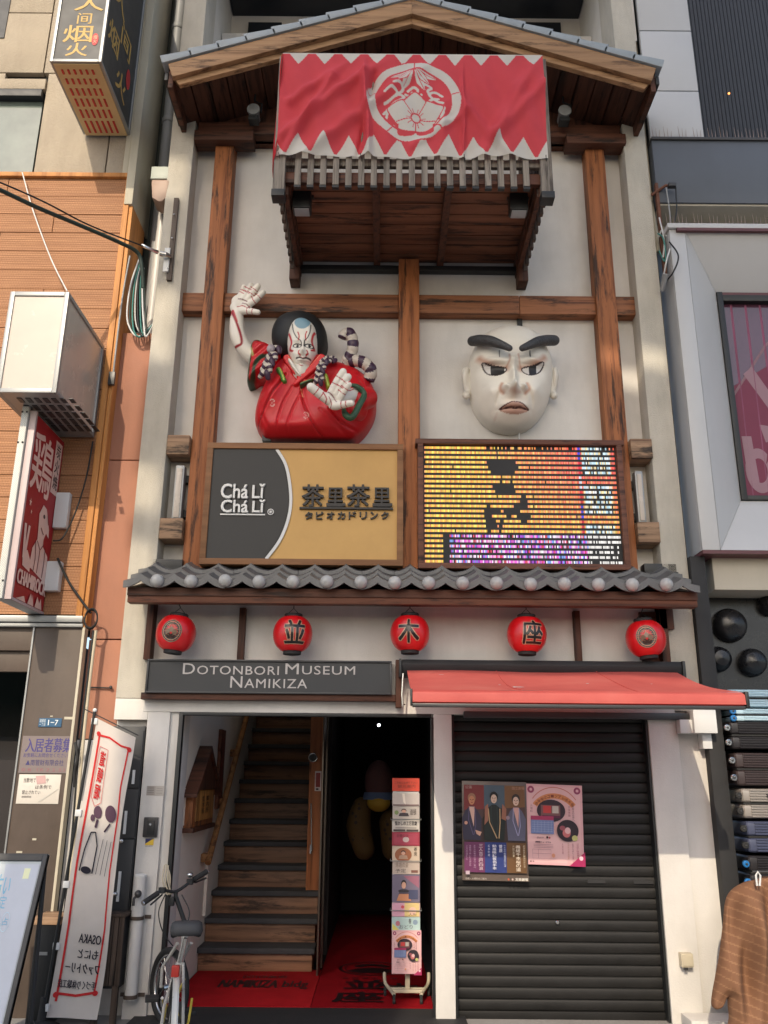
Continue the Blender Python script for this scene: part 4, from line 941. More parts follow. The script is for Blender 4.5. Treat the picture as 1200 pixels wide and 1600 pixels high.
for a, L, Wp in ((90, 41, 19), (18, 46, 19), (162, 46, 19), (-42, 36, 17), (222, 36, 17)): 
    pt = petal(fc[0], fc[1], a, L, Wp); cre[pt] = 0; fl |= pt
inn = rr < 46
body = fl & inn
ed = np.zeros(uu.shape, bool)
for a, L, Wp in ((90, 41, 19), (18, 46, 19), (162, 46, 19), (-42, 36, 17), (222, 36, 17)): ed |= petal(fc[0], fc[1], a, L-2.2, Wp-1.6)
cre[inn & fl] = 0; cre[inn & ed] = 1
for a in (54, 126, -12, 192, 270):
    t = math.radians(a); s_ = (dx-fc[0])*math.cos(t)-(dy-fc[1])*math.sin(t); q = np.abs((dx-fc[0])*math.sin(t)+(dy-fc[1])*math.cos(t)); cre[(s_ > 3) & (s_ < 30) & (q < .7) & inn] = 0
rf = np.hypot(dx-fc[0], dy-fc[1]); cre[(rf < 8)] = 0; cre[rf < 5.8] = 1
for k in range(10):
    t = 2*PI*k/10; s_ = (dx-fc[0])*math.cos(t)+(dy-fc[1])*math.sin(t); q = np.abs(-(dx-fc[0])*math.sin(t)+(dy-fc[1])*math.cos(t)); cre[(s_ > 8) & (s_ < 15) & (q < .6)] = 0
lf = [(-8, 198, 34, 5.5), (8, -18, 34, 5.5), (-3, 243, 36, 5.5), (3, -63, 36, 5.5), (-5, 222, 30, 4.5), (5, -42, 30, 4.5)]
for ox, a, L, Wp in lf:
    pt = petal(ox*.6, -45, a, L, Wp+1.3) & inn & ~fl; cre[pt] = 0; pt = petal(ox*.6, -45, a, L-1, Wp) & inn & ~fl; cre[pt] = 1
    t = math.radians(a); q = np.abs((dx-ox*.6)*math.sin(t)+(dy+45)*math.cos(t)); cre[pt & (q < .5)] = 0
sw = [[(-44, -8), (-34, -14), (-24, -8), (-34, 0), (-44, 6)], [(-40, 14), (-30, 6), (-20, 2), (-14, -4), (-22, -6)], [(44, -8), (34, -14), (24, -8), (34, 0), (44, 6)], [(40, 14), (30, 6), (22, 4), (30, -2), (38, -3)], [(-8, -14), (0, -20), (7, -15), (3, -9), (-2, -12)], [(-46, 22), (-40, 16), (-42, 28)], [(44, 22), (40, 30), (46, 14)], [(-34, 38), (-24, 44)], [(36, 34), (30, 42)], [(-30, -20), (-20, -22), (-16, -14), (-26, -4)], [(18, -24), (28, -20), (22, -14), (26, -6)], [(-12, -8), (-4, -6), (2, -4), (12, -8)]]
PP = np.stack([dx.ravel(), dy.ravel()], 1); near_ = (rr < 47).ravel()
for sw_ in sw:
    D = np.full(len(PP), 99.); D[near_], _ = seg_dist(PP[near_], smooth_poly(sw_, 5, False) if len(sw_) > 2 else sw_); D = D.reshape(dx.shape); cre[(D < 1.9) & inn & ~fl & (cre == 0)] = 1
m_ = np.maximum(m_, cre)
C = red_[None, None, :]*(1-m_[..., None])+wht[None, None, :]*m_[..., None]
V = np.stack([X, Yb, Z], -1).reshape(-1, 3); idx = np.arange((NX+1)*(NZ+1)).reshape(NZ+1, NX+1)
F = np.stack([idx[:-1, :-1], idx[1:, :-1], idx[1:, 1:], idx[:-1, 1:]], -1).reshape(-1, 4)
BN = thing('crest_banner', 'red and white banner with a round flower crest tied to the balcony front', 'banner', (.2, -1.1, float(bb)))
mb = MB(); mb.v = [tuple(map(float, p)) for p in V]; mb.f = [tuple(int(i) for i in q) for q in F]; mb.m = [0]*len(F); mb.c = [None]*len(F)
o = part('banner_cloth', mb, M['cloth'], BN, angle=80)
ca = o.data.color_attributes.new('Col', 'FLOAT_COLOR', 'POINT'); ca.data.foreach_set('color', np.concatenate([C.reshape(-1, 3), np.ones((len(V), 1))], 1).astype(np.float32).ravel())
# the left end folded round the corner of the balcony
mb = MB(); n = 24; k = 6
for j in range(n+1):
    v = j/n
    for i in range(k+1):
        u = i/k; x = float(bx0+(ex0-bx0)*v)-.022*math.sin(u*PI)-.05*u*(.4+.6*math.sin(v*2.6)); y = -1.085-.03*math.sin(u*PI+v*7)+.26*u; mb.v.append((x, y, float(bt-.01+(bb-bt-.10*u)*v)))
for j in range(n):
    for i in range(k): mb.f.append((j*(k+1)+i, j*(k+1)+i+1, (j+1)*(k+1)+i+1, (j+1)*(k+1)+i)); mb.m.append(0); mb.c.append((200, 30, 42))
part('folded_end', mb, M['cloth'], BN, angle=80)
for u in (.01, .31, .69, .99): x = float(ex0+(ex1-ex0)*u); part('tie_string', MB().tube([(x, -1.10, float(bb)+.01), (x+.012, -1.04, float(bb)-.03), (x, -1.03, float(bb)-.05)], .003, 5), M['black'], BN)
# ---- spot lamps under the roof and in the balcony
for px, py, l in ((397, 176, 'round grey spot lamp under the left side of the gable'), (881, 178, 'round grey spot lamp under the right side of the gable')):
    c = at(px, py, -.12); L = thing('spot_lamp', l, 'lamp', c, 'round spot lamps under the gable')
    part('lamp_housing', MB().lathe([(.02, .12), (.045, .10), (.05, .0), (.06, -.03), (.06, -.05), (.052, -.05)], c, 'y', 24), M['alu'], L); part('lamp_glass', MB().lathe([(0, -.046), (.04, -.044), (.052, -.036), (.05, -.03)], c, 'y', 24), M['glassgrey'], L)
    part('lamp_bracket', MB().tube([(c.x+.065, c.y, c.z), (c.x+.068, c.y, c.z+.10), (c.x, c.y, c.z+.13), (c.x, c.y, 7.9)], .010, 6).box(c.x-.045, c.x+.045, c.y-.03, c.y+.06, c.z-.10, c.z-.055), M['black'], L)
for px, py, l in ((473, 305, 'black box floodlight at the left under the balcony'), (809, 308, 'black box floodlight at the right under the balcony')):
    c = at(px, py, -.75); L = thing('floodlight', l, 'floodlight', c, 'black floodlights under the balcony')
    part('housing', MB().box(c.x-.075, c.x+.075, c.y-.06, c.y+.06, c.z-.16, c.z+.12), M['black'], L, bevel=.012)
    part('lamp_glass', MB().box(c.x-.060, c.x+.060, c.y-.05, c.y+.05, c.z-.168, c.z-.162), M['glassgrey'], L, bevel=.002)
    part('lamp_bracket', MB().box(c.x-.092, c.x-.080, c.y-.02, c.y+.02, c.z-.02, 6.15).box(c.x+.080, c.x+.092, c.y-.02, c.y+.02, c.z-.02, 6.15), M['black'], L, bevel=.002)
# ---- tube lights between the posts and the pilasters
for a, l in (((268, 728, 290, 815), 'upright grey strip light between the left post and pilaster'), ((990, 737, 1010, 820), 'upright grey strip light between the right post and pilaster')):
    x0, x1, z0, z1 = rect(*a, .05); L = thing('strip_light', l, 'light', ((x0+x1)/2, .05, z0), 'strip lights beside the shop signs')
    part('housing', MB().box(x0+.02, x1-.02, .03, .12, z0, z1), M['alu'], L, bevel=.01); part('lens', MB().box(x0+.035, x1-.035, .02, .029, z0+.03, z1-.03), M['milk'], L, bevel=.003)
    part('mount', MB().box(x0, x1, .12, .2, z1-.12, z1-.06).box(x0, x1, .12, .2, z0+.06, z0+.12), M['black'], L)
# ================================================================ SCULPTURES
def rel(pts, Y): return [W2(a, b, Y) for a, b in pts]
def fused(name, mb, mat, parent, voxel=.008, smooth=4, paint=None, label=None, bevel=0):
    """several swellings grown together into one continuous skin"""
    me = bpy.data.meshes.new('t'); me.from_pydata(mb.v, [], mb.f); o = bpy.data.objects.new('t', me); COL.objects.link(o)
    bm = bmesh.new(); bm.from_mesh(me); bmesh.ops.recalc_face_normals(bm, faces=bm.faces); bm.to_mesh(me); bm.free()
    r = o.modifiers.new('r', 'REMESH'); r.mode = 'VOXEL'; r.voxel_size = voxel
    s = o.modifiers.new('s', 'SMOOTH'); s.iterations = smooth; s.factor = .5
    dg = bpy.context.evaluated_depsgraph_get(); dg.update(); m2 = bpy.data.meshes.new_from_object(o.evaluated_get(dg))
    V = np.array([tuple(v.co) for v in m2.vertices]); F = [tuple(p.vertices) for p in m2.polygons]
    bpy.data.objects.remove(o); bpy.data.meshes.remove(me); bpy.data.meshes.remove(m2)
    q = MB(); q.v = [tuple(map(float, p)) for p in V]; q.f = F; q.m = [0]*len(F); q.c = [None]*len(F)
    o = part(name, q, mat, parent, label=label, angle=180)
    if paint is not None:
        C = np.clip(paint(V), 0, 1); ca = o.data.color_attributes.new('Col', 'FLOAT_COLOR', 'POINT'); ca.data.foreach_set('color', np.concatenate([C, np.ones((len(C), 1))], 1).astype(np.float32).ravel())
    return o
def capsule(mb, pts, rad, n=12):
    """tapered limb with round ends; pts in 3-D"""
    pts = [Vector(p) for p in pts]; out = []; rr = []
    k = 4 if len(pts) > 2 else 1
    if len(pts) > 2:
        P = smooth_poly([tuple(p) for p in pts], k, False); R = np.interp(np.linspace(0, len(pts)-1, len(P)), range(len(pts)), rad)
    else: P = np.array([tuple(p) for p in pts]); R = rad
    P = [Vector(p) for p in P]; R = list(R)
    d0 = (P[0]-P[1]).normalized(); d1 = (P[-1]-P[-2]).normalized()
    A = []; B = []
    for a in (85, 60, 35, 15): t = math.radians(a); A.append((P[0]+d0*R[0]*math.sin(t), R[0]*math.cos(t)))
    for a in (15, 35, 60, 85): t = math.radians(a); B.append((P[-1]+d1*R[-1]*math.sin(t), R[-1]*math.cos(t)))
    L = A+list(zip(P, R))+B; mb.tube([p for p, r in L], [r for p, r in L], n); return mb
def d3(V, pts):
    D = np.full(len(V), 9.); P = [np.array(tuple(p)) for p in pts]
    for a, b in zip(P[:-1], P[1:]):
        ab = b-a; t = np.clip(((V-a)@ab)/(ab@ab+1e-12), 0, 1); D = np.minimum(D, np.linalg.norm(V-(a+t[:, None]*ab), axis=1))
    return D
def line3(C, V, pts, wd, col):
    D, _ = seg_dist(V[:, [0, 2]], smooth_poly([(p[0], p[2]) for p in pts], 5, False)); t = np.clip((wd*1.4-D)/(wd*.8), 0, 1)*(V[:, 1] < max(p[1] for p in pts)+.05); return mixc(C, col, t[:, None])
REDP, GRN, WHT = (196, 14, 26), (44, 84, 50), (232, 226, 214)
K = thing('kabuki_sculpture', 'half figure of a kabuki actor in a red robe with one raised hand', 'sculpture', at(480, 686, .1))
# --- robe
Yb_ = .02
ol = rel([(446, 556), (428, 570), (412, 598), (400, 628), (397, 656), (406, 674), (420, 685), (470, 688), (540, 688), (563, 678), (582, 652), (588, 624), (582, 598), (564, 578), (542, 568), (518, 560), (500, 552), (472, 556)], Yb_)
gro = [(rel([(446, 586), (437, 602), (418, 630), (401, 661)], -.08), .030, .010), (rel([(456, 602), (442, 628), (433, 655), (431, 684)], -.12), .018, .008), (rel([(474, 604), (458, 635), (449, 660), (446, 684)], -.12), .018, .008),
       (rel([(470, 603), (473, 625), (482, 648), (495, 668), (520, 681)], -.14), .030, .009), (rel([(515, 640), (530, 655), (548, 664), (570, 664), (588, 648)], -.14), .03, .010), (rel([(455, 580), (470, 596), (478, 596), (500, 578)], -.12), .016, .006),
       (rel([(500, 640), (518, 655), (540, 672)], -.14), .014, .012), (rel([(560, 590), (572, 612), (574, 640)], -.1), .014, .012), (rel([(408, 630), (412, 655), (425, 678)], -.05), .012, .012)]
lumps = [((545, 622), (.17, .15), .14), ((500, 645), (.16, .12), .05), ((425, 610), (.08, .14), .05), ((460, 665), (.25, .06), .04)]
def robe_b(P):
    h = np.zeros(len(P))
    for c, s, a in lumps: h += gb(P, W2(c[0], c[1], -.1), s, a)
    for g, dep, w_ in gro:
        D, _ = seg_dist(P, smooth_poly(g, 5, False)); dep = dep*.62; h -= dep*np.exp(-(D/w_)**2)
        side = np.exp(-((D-w_*2)/(w_*1.2))**2)*dep*.35; h += side
    return h
def robe_p(P):
    C = np.tile(np.array(lin(REDP)), (len(P), 1))
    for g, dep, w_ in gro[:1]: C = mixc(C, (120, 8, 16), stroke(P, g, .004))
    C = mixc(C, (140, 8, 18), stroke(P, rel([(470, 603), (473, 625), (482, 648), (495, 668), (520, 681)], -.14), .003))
    C = mixc(C, (225, 170, 130), stroke(P, rel([(469, 598), (470, 606), (473, 618)], -.14), .0035))
    for c, sx in (((478, 648), .033), ((425, 628), .030)):
        q = W2(*c, -.14); r = np.hypot((P[:, 0]-q[0])/.7, P[:, 1]-q[1])
        C = mixc(C, (225, 190, 180), ((r < sx) & (r > sx*.82))[:, None]*1.); C = mixc(C, (205, 120, 115), ((r < sx*.6) & (np.sin(P[:, 0]*300)*np.sin(P[:, 1]*260) > -.2))[:, None]*1.)
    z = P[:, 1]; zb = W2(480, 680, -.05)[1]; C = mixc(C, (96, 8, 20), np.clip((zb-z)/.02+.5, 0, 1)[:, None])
    return C
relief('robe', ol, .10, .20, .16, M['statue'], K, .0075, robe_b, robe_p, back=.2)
# hidden mount
part('wall_mount', MB().box(*rect(411, 680, 424, 692, .1)[:2], .05, .2, *rect(411, 680, 424, 692, .1)[2:]), M['black'], K)
# lapels with thickness
def band(name, pts, w_, Y, H, col, trim=None, lab=None):
    P = np.array(rel(pts, Y)); L = []; R_ = []
    for i in range(len(P)):
        t = P[min(i+1, len(P)-1)]-P[max(i-1, 0)]; t /= np.linalg.norm(t); n_ = np.array((-t[1], t[0])); L.append(P[i]+n_*w_[i]); R_.append(P[i]-n_*w_[i])
    o = relief(name, [tuple(q) for q in L]+[tuple(q) for q in R_[::-1]], Y+.05, H+.05, min(w_)*1.0, M['statue'], K, .006, None, (lambda Q: mixc(np.tile(np.array(lin(col)), (len(Q), 1)), trim[1], stroke(Q, rel(trim[0], Y), trim[2]))) if trim else (lambda Q: np.tile(np.array(lin(col)), (len(Q), 1))), back=.1, sm=3)
    if lab: o['label'] = lab
    return o
band('collar', [(446, 556), (455, 572), (468, 588), (482, 600)], [.035, .035, .033, .02], -.10, .02, (205, 22, 30), ([(450, 556), (459, 571), (471, 585)], (235, 120, 90), .004))
band('collar', [(506, 556), (492, 572), (474, 588), (460, 602)], [.04, .04, .035, .02], -.115, .02, (214, 28, 34), ([(500, 556), (487, 570), (470, 586)], (238, 130, 100), .004))
band('collar', [(452, 562), (462, 578), (470, 588)], [.018, .018, .012], -.135, .02, WHT)
band('sleeve_cord_tab', [(434, 574), (440, 585), (445, 597)], [.022, .024, .022], -.13, .015, (70, 130, 50), ([(436, 572), (441, 583), (444, 594)], (190, 200, 90), .006))
band('sleeve_cord_tab', [(469, 601), (480, 596), (490, 593)], [.018, .018, .016], -.14, .015, GRN, ([(470, 599), (488, 592)], (170, 170, 90), .003))
band('sleeve_cord_tab', [(508, 584), (511, 595), (514, 606)], [.02, .02, .02], -.18, .02, (150, 170, 60), ([(505, 584), (509, 596)], (225, 220, 150), .005))
# raised sleeve
ls = rel([(404, 532), (392, 538), (389, 560), (385, 596), (395, 598), (405, 592), (424, 592), (436, 575), (440, 556), (432, 545), (418, 537)], .05)
def ls_p(P):
    C = np.tile(np.array(lin(REDP)), (len(P), 1)); C = mixc(C, (36, 70, 46), stroke(P, rel([(406, 533), (393, 539), (390, 562), (387, 597), (396, 590), (399, 575), (408, 563), (420, 560)], .02), .016))
    C = mixc(C, (180, 185, 110), stroke(P, rel([(392, 545), (396, 558)], .02), .010)); return C
relief('raised_sleeve', ls, .12, .16, .07, M['statue'], K, .007, lambda P: .02*np.sin((P[:, 0]-P[:, 1])*60)*.6, ls_p, back=.2)
# --- arms and hands
def a3(px, py, Y): return at(px, py, Y)
def hand(name, palm, fingers, arm, lines, vox=.006):
    mb = MB()
    capsule(mb, [a3(*p[:3]) for p in arm], [p[3]*.0056 for p in arm], 16)
    for p in palm: c = a3(*p[:3]); mb.ball(c, (p[3]*.0056, .030, p[4]*.0056), 16, 12)
    for f in fingers: capsule(mb, [a3(*p[:3]) for p in f], [p[3]*.0056 for p in f], 12)
    def paint(V):
        C = np.tile(np.array(lin(WHT)), (len(V), 1))
        for f in fingers:
            P = [np.array(tuple(a3(*p[:3]))) for p in f]
            for t in (.42, .72):
                k = t*(len(P)-1); i = int(k); c = P[i]+(P[i+1]-P[i])*(k-i); ax = P[i+1]-P[i]; ax /= np.linalg.norm(ax)
                m_ = (np.abs((V-c)@ax) < .0035) & (np.linalg.norm(V-c, axis=1) < .05); C = mixc(C, (175, 30, 45), m_[:, None]*1.)
        for pts, w_, col in lines: C = line3(C, V, [a3(*p) for p in pts], w_, col)
        return C
    return fused(name, mb, M['statue'], K, vox, 3, paint)
hand('raised_arm', [(375, 471, .0, 14, 13), (368, 480, .0, 9, 10), (384, 478, -.01, 10, 9)],
     [[(372, 468, .0, 6), (379, 457, -.01, 5.2), (381, 449, -.03, 4.6)], [(379, 468, -.01, 6), (387, 456, -.02, 5.4), (392, 446, -.04, 4.8)], [(386, 470, -.01, 6), (395, 458, -.03, 5.4), (403, 447, -.05, 4.8)],
      [(388, 476, -.01, 6), (399, 469, -.03, 5.2), (411, 457, -.05, 4.7)], [(376, 486, .0, 6.5), (390, 486, -.03, 5.2), (403, 488, -.05, 4.4)]],
     [(371, 488, .02, 9.5), (370, 505, .04, 11.5), (372, 525, .05, 12.5), (382, 545, .07, 12.5), (400, 562, .1, 13)],
     [([(362, 486, -.03), (370, 505, -.03), (376, 524, -.03), (376, 535, -.03), (366, 540, .0)], .011, (150, 10, 30)), ([(360, 493, .0), (364, 485, -.02), (370, 500, -.04)], .006, (190, 40, 50)), ([(382, 508, .0), (386, 518, .02), (391, 524, .02)], .005, (120, 20, 40)),
      ([(372, 466, -.04), (380, 467, -.05), (386, 470, -.05)], .004, (110, 30, 50)), ([(378, 472, -.05), (386, 475, -.05), (390, 482, -.05)], .004, (110, 30, 50)), ([(370, 478, -.04), (378, 476, -.05), (386, 480, -.05)], .004, (175, 60, 70))])
hand('front_arm', [(519, 622, -.36, 13, 12), (524, 632, -.36, 11, 9), (528, 618, -.36, 10, 9)],
     [[(514, 626, -.37, 7.4), (500, 616, -.40, 7), (486, 605, -.44, 6.6)], [(518, 614, -.38, 6.8), (526, 598, -.41, 6.2), (536, 581, -.44, 5.6)], [(525, 616, -.38, 6.6), (534, 602, -.41, 6.0), (544, 589, -.44, 5.4)],
      [(530, 622, -.38, 5.8), (537, 612, -.41, 5), (545, 601, -.44, 4.6)], [(524, 634, -.38, 6.5), (537, 632, -.41, 5.6), (549, 630, -.44, 5)]],
     [(528, 624, -.34, 9), (545, 620, -.24, 11), (560, 616, -.12, 13)],
     [([(505, 614, -.42), (510, 622, -.42), (508, 628, -.42)], .005, (170, 30, 40)), ([(512, 612, -.41), (520, 618, -.41), (526, 628, -.41)], .004, (110, 30, 50)), ([(514, 620, -.41), (518, 630, -.41), (514, 636, -.41)], .004, (150, 40, 50)), ([(551, 628, -.30), (561, 625, -.26)], .011, (170, 14, 34)), ([(546, 610, -.30), (552, 606, -.28)], .006, (190, 30, 40))])
# cuff: thick green rim round the forearm opening
cuff = [(551, 602, -.26), (560, 605, -.26), (569, 616, -.24), (563, 630, -.27), (550, 652, -.30), (540, 648, -.30), (537, 640, -.28)]
mb = MB(); capsule(mb, [a3(*p) for p in cuff], [.016, .022, .026, .026, .028, .028, .018], 10); part('cuff', mb, M['greenp'], K, angle=80)
mb = MB(); capsule(mb, [a3(572, 622, -.06), a3(562, 626, -.17)], [.10, .085], 18); capsule(mb, [a3(556, 642, -.08), a3(552, 640, -.19)], [.10, .06], 18)
fused('front_sleeve', mb, M['statue'], K, .011, 8, lambda V: np.tile(np.array(lin(REDP)), (len(V), 1)))
# --- head
Yf = -.17
face = rel([(471, 495), (459, 499), (451, 511), (448, 528), (449, 545), (454, 562), (462, 573), (471, 578), (481, 574), (490, 562), (494, 545), (495, 525), (492, 509), (483, 499)], Yf+.06)
def F2(a, b): return W2(a, b, Yf-.02)
def face_b(P):
    h = gb(P, F2(473, 549), (.024, .026), .050)+gb(P, F2(473, 538), (.014, .06), .026)+gb(P, F2(467.5, 552), (.011, .012), .018)+gb(P, F2(479, 552), (.011, .012), .018)
    for x in (464, 482.5): h += -gb(P, F2(x, 538), (.032, .018), .020)+gb(P, F2(x, 538), (.018, .010), .012)+gb(P, F2(x, 530), (.034, .014), .012)
    h += gb(P, F2(473, 560), (.045, .012), .014)-gb(P, F2(473, 564), (.05, .006), .014)+gb(P, F2(473, 568), (.036, .010), .014)+gb(P, F2(472, 576), (.03, .016), .016)
    for x in (459, 488): h += gb(P, F2(x, 551), (.03, .04), .014)
    return h
def face_p(P):
    C = np.tile(np.array(lin(WHT)), (len(P), 1))
    q = F2(472, 500); e = ((P[:, 0]-q[0])/.072)**2+((P[:, 1]-q[1])/.075)**2; C = mixc(C, (120, 156, 172), np.clip((1-e)*6, 0, 1)[:, None])
    R1 = (190, 24, 36)
    for pts, w_, col in [([(450, 516), (453, 524), (455, 533), (452, 541), (457, 546)], .0075, R1), ([(491, 514), (488, 522), (487, 532), (490, 540), (486, 544)], .0075, R1), ([(465, 517), (467, 523), (466, 530)], .005, R1), ([(479, 516), (477, 522), (478, 530)], .005, R1),
                      ([(467, 546), (466, 551), (469, 554)], .005, R1), ([(479, 546), (481, 551), (478, 554)], .005, R1), ([(468, 556), (473, 558), (478, 556)], .006, (160, 40, 40)), ([(464, 565), (473, 568), (482, 564)], .006, R1),
                      ([(456, 502), (458, 515), (463, 525), (470, 532), (471, 540)], .0042, (24, 20, 24)), ([(485, 504), (484, 516), (480, 526), (476, 531), (475, 540)], .0042, (24, 20, 24)), ([(463, 557), (468, 557), (473, 559), (478, 557), (484, 557)], .0075, (40, 16, 18)), ([(464, 560), (473, 562), (483, 560)], .004, (210, 200, 190))]:
        C = mixc(C, col, stroke(P, [F2(*p) for p in pts], w_))
    for x in (464, 482.5):
        q = F2(x, 538); C = mixc(C, (20, 16, 18), (((P[:, 0]-q[0])/.040)**2+((P[:, 1]-q[1])/.021)**2 < 1)[:, None]*1.)
        C = mixc(C, (225, 220, 210), (((P[:, 0]-q[0])/.030)**2+((P[:, 1]-q[1])/.013)**2 < 1)[:, None]*1.); C = mixc(C, (18, 14, 16), (np.hypot(P[:, 0]-q[0]-.003, P[:, 1]-q[1]) < .012)[:, None]*1.)
    return C
relief('face', face, Yf+.13, .13, .075, M['statue'], K, .0042, face_b, face_p, back=.12)
mb = MB(); capsule(mb, [a3(470, 560, -.02), a3(472, 584, -.06)], [.10, .085], 16); part('neck', mb, M['whitep'], K, angle=80)
hair = rel([(466, 479), (446, 482), (430, 492), (422, 510), (424, 530), (434, 546), (449, 553), (472, 556), (497, 550), (507, 536), (510, 518), (505, 500), (493, 487), (480, 481)], -.04)
relief('hair', hair, .08, .20, .22, M['hair'], K, .008, lambda P: 0*P[:, 0], lambda P: mixc(np.tile(np.array(lin((22, 23, 23))), (len(P), 1)), (58, 62, 60), stroke(P, rel([(425, 515), (432, 495), (450, 484)], -.04), .008)), back=.2)
# --- ropes
def striped(mb, pts, r, L, c1, c2, tw=.35, n=14):
    P = [Vector(p) for p in smooth_poly([tuple(a3(*p)) for p in pts], 8, False)]; s_ = [0]
    for a, b in zip(P[:-1], P[1:]): s_.append(s_[-1]+(b-a).length)
    q = MB(); R_ = [r*(.55 if i in (0, len(P)-1) else (.85 if i in (1, len(P)-2) else 1+.10*abs(math.sin(PI*s_[i]/L)))) for i in range(len(P))]
    # refine
    K_ = 6; PP = []; SS = []; RR = []
    for i in range(len(P)-1):
        for k in range(K_): t = k/K_; PP.append(P[i].lerp(P[i+1], t)); SS.append(s_[i]+(s_[i+1]-s_[i])*t); RR.append(R_[i]+(R_[i+1]-R_[i])*t)
    PP.append(P[-1]); SS.append(s_[-1]); RR.append(R_[-1]); q.tube(PP, RR, n)
    for fi in range(len(q.f)):
        ring, k = divmod(fi, n); s2 = SS[min(ring, len(SS)-1)]+tw*L*math.cos(2*PI*k/n); q.c[fi] = c1 if int(math.floor(s2/L)) % 2 else c2
    mb.merge(q); return mb
PU, CR = (64, 40, 62), (196, 186, 172)
part('striped_rope', striped(striped(MB(), [(536, 530, -.02), (539, 523, -.03), (546, 521, -.04), (551, 531, -.04), (551, 545, -.04), (546, 558, -.02), (538, 566, .0)], .047, .055, PU, CR), [(537, 570, .02), (546, 566, .0), (560, 564, -.04), (573, 570, -.06), (580, 581, -.05), (575, 596, -.02)], .05, .052, PU, CR), M['statue'], K, angle=80)
def braid(pts, n, r):
    P = [Vector(p) for p in smooth_poly([tuple(a3(*p)) for p in pts], 10, False)]; mb = MB()
    for i in range(n):
        t = (i+.5)/n*(len(P)-1); c = P[int(t)]; d = (P[min(int(t)+1, len(P)-1)]-P[max(int(t)-1, 0)]).normalized(); sd_ = d.cross(Vector((0, 1, 0))).normalized()
        for s_ in (1, -1):
            a = c+sd_*s_*r*1.15-Vector((0, .012, 0))*s_; b = c+d*r*1.7*(-1)+sd_*s_*r*.1
            q = MB(); capsule(q, [a+sd_*s_*r*.1+d*r*.3, (a+b)/2-Vector((0, r*.25, 0)), b], [r*.7, r*.95, r*.6], 10)
            for fi in range(len(q.f)): q.c[fi] = PU if (((fi//10) % 5) in (1, 2) or (i % 2 == 0 and s_ > 0)) else CR
            mb.merge(q)
    return mb
part('braided_cord', braid([(433, 545, -.12), (424, 560, -.16), (417, 576, -.17), (412, 592, -.15)], 5, .030), M['statue'], K, angle=80)
part('braided_cord', braid([(521, 562, -.12), (510, 563, -.17), (502, 574, -.19), (499, 590, -.20), (496, 602, -.19)], 7, .024), M['statue'], K, angle=80)
part('cord_knob', MB().ball(a3(423, 545, -.16), (.035, .03, .04), 16, 10), M['mauvep'], K, angle=80)

# ---------------------------------------------------------------- the big white mask
MK = thing('mask_sculpture', 'huge white puppet mask with heavy black eyebrows mounted on the wall', 'sculpture', at(800, 672, .15))
ol = rel([(804, 508), (784, 509), (764, 516), (748, 529), (737, 549), (733, 577), (735, 608), (744, 638), (763, 660), (788, 670), (814, 669), (838, 656), (856, 630), (864, 600), (865, 567), (858, 545), (846, 525), (826, 512)], .06)
Ym = -.16
def Q(a, b, Y=Ym): return W2(a, b, Y)
def mask_b(P):
    h = gb(P, Q(805, 600, -.26), (.046, .048), .150)+gb(P, Q(805, 580, -.24), (.028, .12), .075)+gb(P, Q(790, 601, -.2), (.028, .030), .070)+gb(P, Q(820, 601, -.2), (.028, .030), .070)
    h += gb(P, Q(804, 556, -.24), (.05, .045), .05)
    for x, s_ in ((773, -1), (834, 1)):
        h += gb(P, Q(x, 556, -.22), (.11, .035), .045)-gb(P, Q(x+s_*-2, 573), (.11, .05), .055)+gb(P, Q(x+s_*-1, 574), (.075, .035), .028)-gb(P, Q(x, 566), (.10, .010), .014)
        h += gb(P, Q(x+s_*7, 604, -.2), (.085, .07), .035)
    h += gb(P, Q(806, 626, -.2), (.11, .035), .035)-gb(P, Q(806, 630, -.2), (.115, .008), .026)+gb(P, Q(806, 635, -.2), (.075, .016), .020)-gb(P, Q(806, 645, -.2), (.09, .018), .016)
    h += gb(P, Q(805, 660, -.2), (.11, .05), .035)
    for s_ in (-1, 1):
        D, _ = seg_dist(P, smooth_poly([Q(806+s_*19, 602), Q(806+s_*27, 618), Q(806+s_*30, 636)], 5, False)); h -= .014*np.exp(-(D/.018)**2)
        D, _ = seg_dist(P, smooth_poly([Q(806+s_*48, 600), Q(806+s_*44, 635), Q(806+s_*28, 660)], 5, False)); h -= .010*np.exp(-(D/.03)**2)
    return h
eyeL = np.array([Q(*p) for p in [(755, 562), (766, 566), (791, 571), (789, 578), (780, 582), (769, 581), (761, 575)]]); eyeR = np.array([Q(*p) for p in [(852, 561), (840, 566), (818, 571), (820, 578), (828, 582), (838, 580), (847, 573)]])
lips = np.array([Q(*p, -.19) for p in [(783, 631), (794, 626), (803, 623), (807, 624), (812, 623), (821, 626), (830, 631), (820, 636), (807, 638), (793, 636)]])
